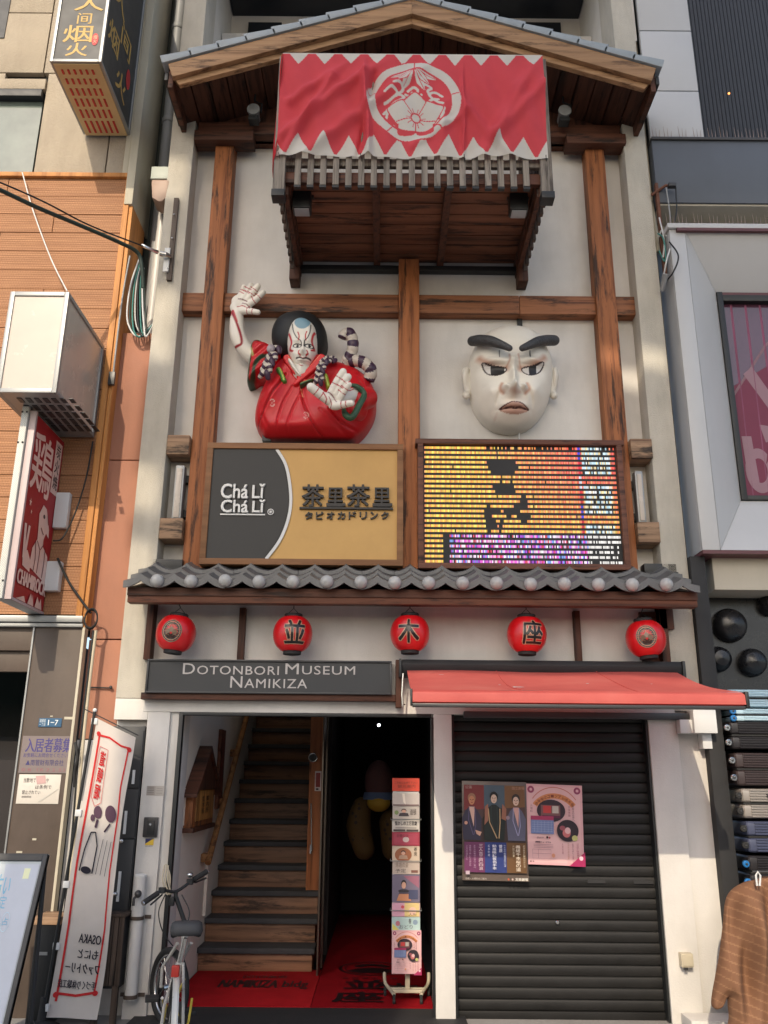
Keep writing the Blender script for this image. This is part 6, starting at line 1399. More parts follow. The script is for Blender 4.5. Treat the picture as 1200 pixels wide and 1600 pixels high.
# dark planter/fence in front of the meter boxes
x0, x1 = at(150, 1480, -.15).x, at(196, 1440, -.15).x; z1 = at(170, 1432, -.15).z
T = thing('dark_timber_box', 'dark weathered timber box behind the banner flag', 'box', ((x0+x1)/2, -.15, -.02))
for i in range(5): part('plank', MB().box(x0+(x1-x0)*i/5+.002, x0+(x1-x0)*(i+1)/5-.002, -.17, -.15, .22, z1), M['slat_dark'], T, bevel=.003)
part('lid', MB().box(x0-.01, x1+.01, -.18, -.0, z1, z1+.02), M['slat_dark'], T, bevel=.004); part('body', MB().box(x0+.01, x1-.01, -.15, -.01, .2, z1), M['blackm'], T); 
for x in (x0+.03, x1-.03): part('leg', MB().box(x-.02, x+.02, -.16, -.12, -.02, .22), M['slat_dark'], T)
# meter locker
x0, x1, z0, z1 = rect(186, 1140, 214, 1420, .04)
T = thing('meter_locker', 'tall dark grey locker with white labels beside the white corner pillar', 'locker', ((x0+x1)/2, .05, z0))
x0 = -2.14; zz = [.62, 1.15, 1.5, 1.93]
part('locker_body', MB().box(x0, -1.80, .0, .095, .55, 1.95), M['charcoal'], T, bevel=.003)
for a, b in zip(zz[:-1], zz[1:]):
    part('locker_door', MB().box(x0+.01, -1.806, -.016, -.001, a+.006, b-.006), M['charcoal'], T, bevel=.003)
for (px, py, h) in ((209, 1214, .10), (196, 1285, .16), (186, 1385, .20)): q = at(px, py, -.02); part('label_strip', MB().box(q.x-.012, q.x+.008, -.022, -.017, q.z-h/2, q.z+h/2), M['aluw'], T)
for (px, py) in ((190, 1314), (180, 1397)): part('knob', MB().ball(at(px, py, -.03), .018, 14, 10), M['chrome'], T)
# white rain pipe with tap
T = thing('white_standpipe', 'white plastic standpipe with steel clamps and a tap on the corner pillar', 'pipe', at(198, 1560, -.06))
t_, b_ = at(223, 1370, -.06), at(200, 1562, -.06); xm = (t_.x+b_.x)/2
part('pipe', MB().tube([(xm, -.06, b_.z), (xm, -.06, t_.z)], .042, 20), M['whitepipe'], T); part('pipe_cap', MB().lathe([(.042, 0), (.044, .012), (.03, .02), (0, .022)], (xm, -.06, t_.z), 'z', 20), M['aluw'], T)
for py in (1434, 1557): z = at(210, py, -.06).z; part('clamp', MB().lathe([(.044, -.012), (.048, -.012), (.048, .012), (.044, .012)], (xm, -.06, z), 'z', 20).box(xm-.085, xm-.04, -.012, -.002, z-.012, z+.012).box(xm+.04, xm+.085, -.012, -.002, z-.012, z+.012), M['steel'], T)
q = at(222, 1396, -.11); part('tap', MB().tube([(q.x-.02, -.06, q.z), (q.x-.02, -.13, q.z)], .012, 8).ball((q.x-.02, -.14, q.z), .026, 12, 8).tube([(q.x-.02, -.13, q.z), (q.x-.045, -.15, q.z-.03), (q.x-.045, -.15, q.z-.075)], .010, 8), M['darkmetal'], T)
# intercom etc
x0, x1, z0, z1 = rect(224, 1277, 246, 1308, -.02); T = thing('intercom', 'dark intercom panel on the corner pillar left of the door', 'intercom', ((x0+x1)/2, -.02, z0))
part('intercom_body', MB().box(x0, x1, -.025, .0, z0, z1), M['darkmetal'], T, bevel=.004); part('intercom_face', MB().box(x0+.03, x1-.022, -.031, -.025, z0+.015, z1-.02), M['black'], T, bevel=.002); part('camera_eye', MB().ball(((x0+x1)/2, -.031, z1-.05), .010, 12, 8), M['glassgrey'], T)
x0, x1, z0, z1 = rect(227, 1310, 240, 1322, -.002); T = thing('security_sticker', 'small blue and yellow sticker under the intercom', 'sticker', ((x0+x1)/2, -.001, z0))
s = Sheet((x0, -.001, z0), (x1-x0, 0, 0), (0, 0, z1-z0), (0, -1, 0)); s.r(0, .12, 1, 1, (220, 185, 60)).poly([(0, .3), (0, 1), (1, 1)], (40, 44, 90)).text('SECURITY', .05, -.1, .95, .06, (70, 70, 90)); part('sticker_print', s.mb, M['print'], T)
x0, x1, z0, z1 = rect(229, 1228, 257, 1243, -.002); T = thing('small_plate', 'small grey and white printed plate on the corner pillar above the intercom', 'plate', ((x0+x1)/2, -.001, z0))
part('plate', MB().box(x0, x1, -.003, 0, z0, z1, 0, (176, 168, 160)), M['print'], T); s = Sheet((x0, -.003, z0), (x1-x0, 0, 0), (0, 0, z1-z0), (0, -1, 0)); s.r(.5, .05, .98, .95, (186, 180, 172))
for k in range(5): s.line([(.05, .15+k*.18), (.42, .15+k*.18)], .05, (130, 122, 116))
for k in range(3): s.line([(.56, .25+k*.25), (.9, .25+k*.25)], .04, (150, 142, 136))
part('plate_print', s.mb, M['print'], T)
# ================================================================ ENTRANCE: carpet, rack, key box, rail, bicycle
x0, x1 = -1.545, -.50; y0, y1 = .24, 1.38
T = thing('entrance_mat', 'bright red floor mat lettered NAMIKIZA bldg in front of the stairs', 'mat', (-1, .8, 0))
part('mat', MB().box(x0, x1-.002, y0, y1+.1, .001, .012, 0, (178, 30, 36)), M['carpet'], T, bevel=.002)
s = Sheet((x0, y0, .012), (x1-x0, 0, 0), (0, y1-y0, 0), (0, 0, 1)); s.text('NAMIKIZA', .26, .50, .70, .72, (40, 14, 18), .03).text('bldg', .74, .46, .93, .70, (40, 14, 18), .03).text('DOTONBORI', .40, .78, .74, .86, (50, 16, 20), .01)
part('mat_lettering', s.mb, M['print'], T)
T = thing('crest_carpet', 'long dark red carpet with a round black crest and brush characters in the doorway', 'carpet', (-.05, 1.5, 0))
part('carpet', MB().box(-.498, .388, .24, 4.6, .001, .010, 0, (142, 14, 24)), M['carpet'], T, bevel=.002)
s = Sheet((-.49, .3, .010), (.88, 0, 0), (0, 1.9, 0), (0, 0, 1)); DK = (34, 8, 14)
s.ell(.48, .66, .33, .15, DK, 40, .90).ell(.48, .66, .27, .125, (70, 10, 18), 40, .95).poly([(.22, .60), (.35, .66), (.48, .68), (.6, .66), (.75, .60), (.6, .56), (.36, .56)], DK)
for k in range(5): a = PI*.2+PI*.6*k/4; s.ell(.48+.16*math.cos(a), .66+.07*math.sin(a), .05, .025, DK)
s.text('道 頓 堀 並 木 座', .20, .44, .72, .47, DK).text('並', .24, .26, .62, .42, DK, .05).text('木', .56, .22, .90, .36, DK, .05).text('座', .16, .04, .58, .2, DK, .05)
part('carpet_print', s.mb, M['print'], T)
solo('threshold_mat', MB().box(-1.55, .388, -.22, .235, -.001, .008), M['rubber'], 'black rubber threshold strip along the front of the entrance', 'mat', bevel=.002)
# brochure rack
T = thing('brochure_rack', 'narrow white wheeled stand full of leaflets inside the entrance', 'rack', (.21, .47, .01))
x0, x1 = at(612, 1400, .45).x, at(656, 1400, .45).x; zt_, zb_ = at(637, 1216, .45).z, at(637, 1520, .45).z
part('post', MB().box(.19, .225, .47, .50, .07, zt_-.03), M['creamcable'], T, bevel=.003)
part('backboard', MB().box(x0+.006, x1-.006, .455, .465, zb_+.02, zt_), M['aluw'], T)
part('header_card', MB().box(x0, x1, .445, .452, zt_-.098, zt_, 0, (196, 66, 46)), M['print'], T)
s = Sheet((x0, .445, zt_-.098), (x1-x0, 0, 0), (0, 0, .098), (0, -1, 0)); s.text('ご自由にお持ち下さい', .08, .55, .92, .75, (120, 50, 34)).text('観光案内', .2, .25, .85, .5, (130, 50, 34)); part('card_print', s.mb, M['print'], T)
yy = [1239, 1260, 1280, 1300, 1322, 1345, 1366, 1410, 1432, 1453]; cards = [(186, 176, 172), (178, 170, 164), (190, 184, 176), (150, 48, 66), (196, 178, 158), (188, 172, 160), (112, 104, 124), (208, 176, 178), (176, 200, 198)]
def person(s, cx, cy, w_, robe, face=(205, 160, 140)): s.poly([(cx-w_, cy-.30), (cx-w_*.8, cy-.05), (cx, cy+.0), (cx+w_*.8, cy-.05), (cx+w_, cy-.30)], robe).ell(cx, cy+.16, w_*.5, .15, (40, 34, 34)).ell(cx, cy+.11, w_*.42, .12, face)
for i, col in enumerate(cards):
    za_ = at(637, yy[i], .44).z; zb2 = at(637, yy[i+1], .44).z
    o = part('leaflet', MB().box(x0+random.uniform(0, .006), x1-random.uniform(0, .006), .428-i*.002, .436-i*.002, zb2+.003, za_, 0, col), M['print'], T)
    s = Sheet((x0+.006, .428-i*.002, zb2+.004), (x1-x0-.012, 0, 0), (0, 0, za_-zb2-.004), (0, -1, 0))
    if i == 0: s.poly([(.35, .95), (.45, .95), (.5, .05), (.4, .3)], (225, 215, 205)).r(0, 0, 1, .12, (120, 100, 100))
    elif i == 1: person(s, .42, .5, .2, (60, 52, 58)); s.text('道頓', .65, .3, .9, .8, (60, 50, 50)).ell(.14, .5, .08, .18, (120, 140, 90))
    elif i == 2: s.text('懐かしの上方喜劇', .08, .5, .92, .85, (50, 44, 50), .01).line([(.1, .3), (.9, .3)], .06, (120, 110, 110)).r(.02, .02, .48, .18, (70, 60, 60)).r(.52, .02, .98, .18, (70, 60, 60))
    elif i == 3: s.r(.05, .08, .95, .92, (160, 60, 80)).ell(.5, .45, .12, .2, (190, 170, 170)).text('新春公演', .15, .6, .6, .85, (110, 30, 50))
    elif i == 4: s.ell(.4, .4, .32, .5, (150, 92, 62)); person(s, .4, .4, .18, (170, 140, 120)); s.vtext('寄席', .8, .95, .92, .3, (70, 60, 50))
    elif i == 5: s.text('落語の会', .1, .5, .6, .9, (130, 110, 100)).text('予定', .1, .1, .5, .4, (90, 80, 80)).r(.7, .1, .95, .3, (120, 80, 70))
    elif i == 6: s.poly([(.4, .95), (1, .95), (1, .5)], (150, 96, 116)); person(s, .42, .5, .2, (70, 66, 80)); s.poly([(.15, .05), (.25, .3), (.6, .3), (.7, .05)], (190, 130, 96)).r(.6, .12, .95, .45, (70, 74, 104)).r(.22, .38, .62, .43, (40, 34, 40))
    elif i == 7: s.r(0, 0, .45, 1, (212, 160, 180)).r(.45, 0, 1, 1, (216, 190, 130)).ell(.38, .7, .06, .12, (200, 80, 90)).ell(.75, .4, .14, .3, (230, 190, 170)).text('人形', .6, .05, .9, .25, (90, 60, 60))
    else: s.poly([(0, 0), (.25, 0), (0, .5)], (220, 210, 110)).ell(.2, .5, .08, .2, (190, 120, 130)).ell(.85, .6, .09, .2, (130, 150, 170)).text('おどり', .25, .1, .75, .4, (110, 100, 110)).text('春', .6, .5, .7, .9, (80, 70, 80))
    part('leaflet_print', s.mb, M['print'], T)
za_, zb2 = at(637, 1453, .42).z, at(637, 1521, .42).z
o = part('leaflet', MB().box(x0+.003, x1+.008, .404, .410, zb2, za_, 0, (222, 204, 200)), M['print'], T, label='pink leaflet with round photographs, lowest and largest on the stand')
s = Sheet((x0+.003, .404, zb2), (x1-x0+.005, 0, 0), (0, 0, za_-zb2), (0, -1, 0)); museum_print(s); part('leaflet_print', s.mb, M['print'], T)
for z in (zt_-.3, zt_-.6, zt_-.95): part('wire_holder', MB().tube([(x0-.01, .45, z), (x0-.012, .40, z-.01), (x1+.012, .40, z-.01), (x1+.01, .45, z)], .003, 6), M['alu'], T)
for sgn in (-1, 1): 
    part('base_arm', MB().tube(smooth_poly([(.205+sgn*.16, .72, .14), (.205+sgn*.165, .66, .07), (.205+sgn*.12, .50, .06), (.205+sgn*.14, .34, .06)] if False else [(.205+sgn*.17, .64, .16), (.205+sgn*.165, .60, .10), (.205+sgn*.13, .50, .075), (.205+sgn*.10, .36, .07)], 5, False), .013, 8), M['creamcable'], T)
    for yv, xv in ((.36, .10), (.60, .165)):
        c = (.205+sgn*xv, yv, .028); part('caster', MB().lathe([(0, -.012), (.022, -.010), (.026, -.004), (.026, .004), (.022, .010), (0, .012)], c, 'x', 16).box(c[0]-.010, c[0]+.010, c[1]-.008, c[1]+.008, .04, .07), M['rubber'], T)
part('base_bar', MB().box(.08, .33, .44, .47, .062, .085).box(.08, .33, .50, .53, .062, .085), M['creamcable'], T, bevel=.003)
# key house box on the inner wall
Xw = -1.558
T = thing('wooden_notice_box', 'small roofed wooden box hung on the plaster wall beside the stairs', 'box', (Xw+.08, .95, 1.2))
part('box_body', MB().box(Xw, Xw+.065, .46, 1.34, 1.20, 1.50), M['post'], T, bevel=.004); part('front_panel', MB().box(Xw+.065, Xw+.075, .56, 1.28, 1.245, 1.48), M['honeywood'], T, bevel=.002); part('base_board', MB().box(Xw, Xw+.085, .44, 1.36, 1.165, 1.20), M['darkwood_z'], T, bevel=.003)
rf = MB(); rf.add([(Xw, .38, 1.46), (Xw+.11, .38, 1.46), (Xw+.11, .88, 1.84), (Xw, .88, 1.84), (Xw, 1.44, 1.46), (Xw+.11, 1.44, 1.46), (Xw, .38, 1.43), (Xw+.11, .38, 1.43), (Xw+.11, .88, 1.79), (Xw, .88, 1.79), (Xw, 1.44, 1.43), (Xw+.11, 1.44, 1.43)],
   [(0, 1, 2, 3), (3, 2, 5, 4), (6, 9, 8, 7), (9, 10, 11, 8), (1, 7, 8, 2), (2, 8, 11, 5), (0, 3, 9, 6), (3, 4, 10, 9), (0, 6, 7, 1), (4, 5, 11, 10)]); part('little_roof', rf, M['darkwood'], T, bevel=.003)
part('gable_board', MB().add([(Xw+.075, .46, 1.485), (Xw+.075, 1.34, 1.485), (Xw+.075, .88, 1.78), (Xw+.09, .46, 1.485), (Xw+.09, 1.34, 1.485), (Xw+.09, .88, 1.78)], [(0, 1, 2), (5, 4, 3), (0, 3, 4, 1), (1, 4, 5, 2), (2, 5, 3, 0)]), M['darkwood_z'], T)
s = Sheet((Xw+.076, .60, 1.25), (0, .60, 0), (0, 0, .22), (1, 0, 0)); s.vtext('案内所', .55, .85, .75, .2, (30, 16, 10), .02).vtext('並木座', .25, .85, .42, .2, (60, 36, 20), .01); part('box_lettering', s.mb, M['print'], T)
T = thing('narrow_wall_sign', 'narrow reddish upright board on the stair wall behind the roofed box', 'sign', (Xw+.02, 1.9, 1.4)); part('board', MB().box(Xw, Xw+.03, 1.72, 1.95, 1.30, 2.02), M['evb'], T, bevel=.004); s = Sheet((Xw+.03, 1.74, 1.34), (0, .19, 0), (0, 0, .64), (1, 0, 0)); s.r(.2, .05, .8, .95, (110, 50, 40)); part('board_inlay', s.mb, M['print'], T)
solo('wall_notice', MB().box(Xw, Xw+.006, .18+.24, .60, 1.22, 1.50), M['innerwall'], 'pale notice sheet on the plaster wall just inside the door', 'notice')
T = thing('stair_handrail', 'brown wooden handrail climbing the plaster wall beside the stairs', 'handrail', (Xw+.05, 1.2, .8))
a, b = Vector((Xw+.07, 1.22, .88)), Vector((Xw+.07, 4.2, 3.20)); part('rail', MB().tube([a, b], .028, 10), M['boardtrim2'], T)
for t in (.03, .22, .42, .62, .82): p = a.lerp(b, t); part('rail_bracket', MB().box(Xw, Xw+.06, p.y-.06, p.y+.06, p.z-.07, p.z-.0), M['boardtrim2'], T, bevel=.006)
# dim hanging figure deep in the hall
T = thing('hanging_figure', 'dim balloon-like figure with pink dome, blue brim and spotted legs in the dark hall', 'figure', (-.02, 2.6, 0))
c = at(592, 1222, 2.6); part('pink_dome', MB().ball((c.x, 2.6, c.z), (.15, .15, .22), 20, 14), M['dimpink'], T, angle=80)
part('blue_brim', MB().lathe([(.12, -.14), (.17, -.17), (.15, -.10), (.12, -.10)], (c.x, 2.6, c.z), 'z', 28), M['dimblue'], T); part('yellow_face', MB().ball((c.x, 2.52, c.z-.20), (.12, .10, .09), 16, 10), M['dimyellow'], T, angle=80)
q = at(565, 1290, 2.6); mbf = MB(); capsule(mbf, [(q.x+.0, 2.6, q.z+.18), (q.x-.03, 2.6, q.z), (q.x+.03, 2.6, q.z-.22)], [.10, .13, .11], 14); part('spotted_leg', mbf, M['dimspot'], T, angle=80)
q = at(612, 1310, 2.6); mbf = MB(); capsule(mbf, [(q.x, 2.6, q.z+.15), (q.x+.02, 2.6, q.z-.1)], [.13, .12], 14); part('spotted_leg', mbf, M['dimspot'], T, angle=80)
l_ = at(592, 1133, 3.0); T = thing('ceiling_spot', 'tiny lit ceiling spot in the dark hall', 'light', l_); part('lamp', MB().ball(l_, .016, 12, 8), M['spotlamp'], T)
ll = bpy.data.lights.new('hall_spot', 'POINT'); ll.energy = .16; ll.color = (1, .93, .85); ll.shadow_soft_size = .03; lo = bpy.data.objects.new('hall_spot', ll); COL.objects.link(lo); lo.location = l_+Vector((0, -.9, .1))
# ---- bicycle
T = thing('bicycle', 'silver and yellow bicycle with black grips parked nose-in beside the stairs', 'bicycle', (-1.3, -.7, -.02))
G0 = -.02; WR_ = .245; rh = Vector((-1.185, -1.16, G0+WR_)); fh = Vector((-1.43, -.20, G0+WR_))
fw = (fh-rh); fw.z = 0; fw.normalize(); sdw = Vector((fw.y, -fw.x, 0))
steer = math.radians(28)
def wheel(h, d):
    ax = Vector((d.y, -d.x, 0)); 
    ring = lambda r, off=0: [h+d*r*math.cos(a)+Vector((0, 0, 1))*r*math.sin(a)+ax*off for a in [2*PI*k/40 for k in range(41)]]
    wf = part('wheel', MB().tube(ring(.0), .001, 3), M['chrome'], T)
    part('tyre', MB().tube(ring(WR_-.022), .022, 10, cap=False), M['rubber'], wf, angle=80); part('rim', MB().tube(ring(WR_-.048), .010, 8, cap=False), M['chrome'], wf, angle=80)
    sp2 = MB()
    for k in range(24): a = 2*PI*k/24; sp2.tube([h+ax*(.02 if k % 2 else -.02)+(d*math.cos(a+.3)+Vector((0, 0, math.sin(a+.3))))*.02, h+d*(WR_-.05)*math.cos(a)+Vector((0, 0, (WR_-.05)*math.sin(a)))], .0013, 4)
    part('spokes', sp2, M['chrome'], wf); part('hub', MB().tube([h-ax*.045, h+ax*.045], .016, 10), M['chrome'], wf)
d2 = Matrix.Rotation(steer, 3, 'Z') @ fw
wheel(rh, fw); wheel(fh, d2)
bb = rh+fw*.40+Vector((0, 0, .02)); seat = at(291, 1452, -.80); seat_base = seat-Vector((0, 0, .05)); ht = fh-d2*.16+Vector((0, 0, .40)); hb_ = ht-Vector((0, 0, .11)); hbar = at(275, 1393, -.32)
stt = bb.lerp(seat_base, .62)
part('frame', MB().tube([bb, stt], .017, 10).tube([hb_, bb+Vector((0, 0, .02))], .021, 10).tube([hb_+Vector((0, 0, .06)), stt], .015, 10).tube([hb_-Vector((0, 0, .03)), ht], .022, 10), M['bikewhite'], T)
for s_ in (-1, 1):
    part('seat_stay', MB().tube([stt+sdw*.02*s_, rh+sdw*.055*s_+Vector((0, 0, .10)), rh+sdw*.06*s_], .009, 8), M['bikewhite'], T); part('chain_stay', MB().tube([bb+sdw*.03*s_, rh+sdw*.06*s_], .010, 8), M['bikeyellow' if s_ < 0 else 'bikewhite'], T)
    part('fork_blade', MB().tube([hb_+sdw*.045*s_, fh+sdw*.055*s_+Vector((0, 0, .12)), fh+sdw*.055*s_], .011, 8), M['bikewhite'], T)
part('seat_post', MB().tube([stt, seat_base], .013, 10), M['chrome'], T)
part('stem', MB().tube([ht, hbar-Vector((0, 0, .03)), hbar], .015, 10), M['black'], T)
sad = MB(); 
ol_ = [(-.13, 0), (-.12, .055), (-.06, .075), (.02, .045), (.12, .018), (.15, 0), (.12, -.018), (.02, -.045), (-.06, -.075), (-.12, -.055)]
P_s = smooth_poly(ol_, 4); vs = []; nS = len(P_s)
for zz_, sc2 in ((-.035, .82), (-.03, .95), (.0, 1.), (.018, .93), (.026, .7), (.024, .3)):
    for a_, b_ in P_s: vs.append(seat+fw*(a_*sc2*1.05+.02)+sdw*b_*sc2*1.35+Vector((0, 0, zz_*1.3+.02*(a_ < -.05)*(sc2 < 1))))
sad.add(vs, [(j*nS+i, j*nS+(i+1) % nS, (j+1)*nS+(i+1) % nS, (j+1)*nS+i) for j in range(5) for i in range(nS)]+[tuple(range(nS))[::-1], tuple(range(5*nS, 6*nS))]); part('saddle', sad, M['saddle'], T, angle=60)
gL, gR = at(224, 1411, -.52), at(323, 1362, -.12); mL, mR = at(252, 1392, -.42), at(300, 1376, -.22)
part('handlebar', MB().tube(smooth_poly([tuple(gL), tuple(mL), tuple(hbar), tuple(mR), tuple(gR)], 6, False), .011, 10), M['black'], T)
for g_, m_ in ((gL, mL), (gR, mR)):
    d_ = (m_-g_).normalized(); part('grip', MB().tube([g_, g_+d_*.12], .018, 12), M['rubber'], T); part('grip_end', MB().tube([g_-d_*.006, g_], .017, 12), M['chrome'], T)
    part('brake_lever', MB().tube([g_+d_*.15, g_+d_*.13+Vector((.01, .05, -.02)), g_+d_*.03+Vector((.01, .06, -.035))], .006, 6).box(*(lambda q: (q.x-.02, q.x+.02, q.y-.02, q.y+.02, q.z-.018, q.z+.018))(g_+d_*.155)), M['black'], T)
part('bell', MB().ball(at(297, 1367, -.22), (.022, .022, .018), 14, 10), M['chrome'], T, angle=80)
part('light_bracket', MB().box(*(lambda q: (q.x-.016, q.x+.016, q.y-.02, q.y+.02, q.z-.045, q.z+.01))(at(269, 1404, -.34))), M['black'], T, bevel=.004)
part('brake_cable', MB().tube(smooth_poly([tuple(at(258, 1398, -.40)), tuple(at(248, 1425, -.35)), tuple(at(254, 1455, -.30)), tuple(at(270, 1478, -.28))], 8, False), .004, 6).tube(smooth_poly([tuple(at(284, 1398, -.30)), tuple(at(296, 1425, -.34)), tuple(at(290, 1450, -.36))], 8, False), .004, 6), M['black'], T)
part('lock_cable', MB().tube(smooth_poly([tuple(at(288, 1530, -.75)), tuple(at(277, 1560, -.95)), tuple(at(280, 1596, -1.05)), tuple(at(292, 1604, -1.1)), tuple(at(300, 1560, -1.0))], 8, False), .007, 8), M['bikeyellow'], T)
part('mudguard', MB().tube([rh+fw*.27*math.cos(a)+Vector((0, 0, .27*math.sin(a))) for a in [math.radians(q) for q in range(40, 180, 10)]], .022, 8, flat=.5), M['bikewhite'], T)
part('rear_light', MB().box(*(lambda q: (q.x-.022, q.x+.022, q.y-.02, q.y+.01, q.z-.03, q.z+.03))(rh+Vector((0, -.02, .30))-fw*.05)), M['redpaint'], T, bevel=.006); part('frame_badge', MB().box(*(lambda q: (q.x-.018, q.x+.018, q.y-.03, q.y-.02, q.z-.012, q.z+.012))(bb.lerp(hb_, .4))), M['greenp'], T, bevel=.002)
for s_, a_ in ((1, -.5), (-1, PI-.5)):
    e = bb+sdw*.06*s_+(fw*math.cos(a_)+Vector((0, 0, math.sin(a_))))*.15; part('crank', MB().tube([bb+sdw*.055*s_, e], .009, 8), M['chrome'], T)
    q = e+sdw*.06*s_; part('pedal', MB().box(-.048, .048, -.04, .04, -.012, .012).xf(Matrix.Translation(q) @ Matrix.Rotation(math.atan2(fw.y, fw.x), 4, 'Z')), M['rubber'], T, bevel=.004)
part('chain_guard', MB().tube([bb+sdw*.04, rh+sdw*.045+Vector((0, 0, .02))], .028, 8, flat=.3), M['black'], T); part('kickstand', MB().tube([rh-sdw*.07, rh-sdw*.16-fw*.06+Vector((0, 0, -WR_+.01))], .008, 8), M['chrome'], T)
for i, (u, v) in enumerate(((.0, 0), (.006, .01), (-.006, .02))):
    pass
mb = MB()
for k in range(3): mb.tube(smooth_poly([tuple(at(257+k*3, 1352+k*2, -.02)), tuple(at(254+k*4, 1375, -.05)), tuple(at(262+k*3, 1398, -.04)), tuple(at(266-k*2, 1370, -.03)), tuple(at(259+k*2, 1350+k, -.02))], 6, False), .005, 6)
solo('hanging_cord_loops', mb, M['creamcable'], 'pale cord loops hanging on the door frame above the bicycle handlebar', 'cord', angle=80)
# ================================================================ RIGHT BUILDING
RB = thing('grey_panel_building', 'grey metal-clad building on the right with a framed display window', 'building', (4, .5, -.02))
RX = 2.50
zs = [zt(1030, 48), zt(1040, 142)]; xw = 3.01; zl1, zl0 = 7.40, 6.68
for a, b in ((zs[0]+.006, 10.5), (zs[1]+.006, zs[0]-.006), (zl1, zs[1]-.006)): part('metal_panel', MB().box(RX, xw, .0, .08, a, b), M['whitepanel'], RB, bevel=.004)
part('panel_backing', MB().box(RX, xw, .04, .3, zl1, 10.5), M['darkmetal'], RB)
part('dark_recess', MB().box(xw, 7, .9, 1.0, zl1, 10.5).box(xw, xw+.02, .08, .9, zl1, 10.5), M['navy'], RB)
for k in range(34): put(MLv if k else (MLv := mesh_of('louvre', MB().box(-.018, .018, -.008, .008, -1.6, 1.6), M['navy'], (0, 0, 0))), 'louvre', (xw+.05+k*.042, .88, 9.0), RB)
part('tiny_lamp', MB().ball(at(1139, 146, .7), .012, 8, 6), M['amberlamp'], RB)
part('slate_fascia', MB().box(RX, 7, -.02, .3, zl0, zl1-.03), M['slate'], RB, bevel=.004); part('fascia_cap', MB().box(RX-.005, 7, -.04, .3, zl1-.03, zl1), M['darkmetal'], RB, bevel=.004)
part('cream_soffit', MB().box(RX+.02, 7, .0, .6, zl0-.02, zl0-.001), M['soffitcream'], RB); part('cream_band', MB().box(RX+.06, 7, .30, .6, 6.2, zl0-.02), M['soffitcream'], RB)
# framed display window: bevelled frame
zf0, zf1 = 3.34, 6.30; xf = RX+.03
wx0 = at(1119, 460, .10).x; wz1 = at(1160, 458, .10).z; wz0 = at(1180, 782, .10).z
fm = part('display_window', MB().box(wx0, 7, .14, .15, wz0, wz1), M['pinkglass'], RB)
fr = MB(); o1 = (xf, zf0), (xf, zf1), (7, zf1), (7, zf0); yF = -.14
def frq(a, b, c, d, ya_, yb_, yc, yd): fr.add([(a[0], ya_, a[1]), (b[0], yb_, b[1]), (c[0], yc, c[1]), (d[0], yd, d[1])], [(0, 1, 2, 3)])
ix = xf+.14; 
def piece(pts): part('frame_panel', MB().add([p for p in pts]+[(p[0], p[1]+.03, p[2]) for p in pts], [(0, 1, 2, 3), (7, 6, 5, 4), (0, 4, 5, 1), (1, 5, 6, 2), (2, 6, 7, 3), (3, 7, 4, 0)]), M['whitepanel'], fm, bevel=.003)
piece([(xf, yF, zf0), (ix, yF, zf0), (ix, yF, zf1), (xf, yF, zf1)])
piece([(ix+.003, yF, zf0+.003), (wx0, .10, wz0), (wx0, .10, wz1), (ix+.003, yF, zf1)])
piece([(ix+.003, yF, zf1), (wx0, .10, wz1+.004), (7, .10, wz1+.004), (7, yF, zf1)])
piece([(ix+.003, yF, zf0), (7, yF, zf0), (7, .10, wz0-.004), (wx0, .10, wz0-.004)])
part('frame_side', MB().box(xf-.002, xf+.02, yF+.03, .3, zf0, zf1), M['whitepanel'], fm); part('frame_cap', MB().box(xf-.02, 7, yF-.03, .3, zf1+.002, zf1+.05), M['whitepanel'], fm, bevel=.004); part('red_trim', MB().box(xf+.06, 7, yF-.034, yF-.0, zf1-.03, zf1), M['maroon'], fm)
part('window_frame', MB().box(wx0, wx0+.05, .08, .16, wz0, wz1).box(wx0+.05, 7, .08, .16, wz0, wz0+.04).box(wx0+.05, 7, .08, .16, wz1-.09, wz1-.03), M['black'], fm, bevel=.004); part('blind_box', MB().box(wx0, 7, .09, .16, wz1-.03, wz1), M['maroon'], fm)
# print on the glass: large pale brush character over pink
s = Sheet((wx0+.05, .139, wz0+.04), (1.2, 0, 0), (0, 0, wz1-wz0-.13), (0, -1, 0))
s.poly([(0, .33+.22), (0, 0), (1, 0), (1, .95)], (112, 34, 62))
s.line([(0, .50), (.3, .78), (1, 1.1)], .012, (130, 96, 104)); PK = (146, 112, 122)
s.poly([(.10, .62), (.17, .66), (.30, .50), (.36, .40), (.32, .36), (.22, .48)], PK).poly([(.17, .36), (.34, .34), (.50, .42), (.46, .18), (.36, .20), (.37, .30), (.20, .27)], PK).ell(.13, .13, .10, .11, PK, 30, .55).poly([(.03, .30), (.10, .30), (.12, .04), (.04, .10)], PK).poly([(.24, .33), (.29, .33), (.22, .20), (.18, .16)], (112, 34, 62))
part('window_print', s.mb, M['print'], fm)
mb = MB()
for k in range(40): x = wx0+.05+k*.05; mb.box(x, x+.022, .125+.008*math.sin(k*1.7), .138, wz0+.04, wz1-.09) if False else None
for k in range(9):
    x = wx0+.12+k*.13; part('curtain_fold', MB().tube([(x, .155, wz0), (x+.02, .155, wz1-.1)], .02, 6), M['pinkcurtain'], fm)
part('underside', MB().box(xf, 7, yF+.0, .3, zf0-.03, zf0-.001), M['maroon'], RB); part('soffit_band', MB().box(xf+.12, 7, .0, .55, 3.05, zf0-.03), M['soffitcream'], RB)
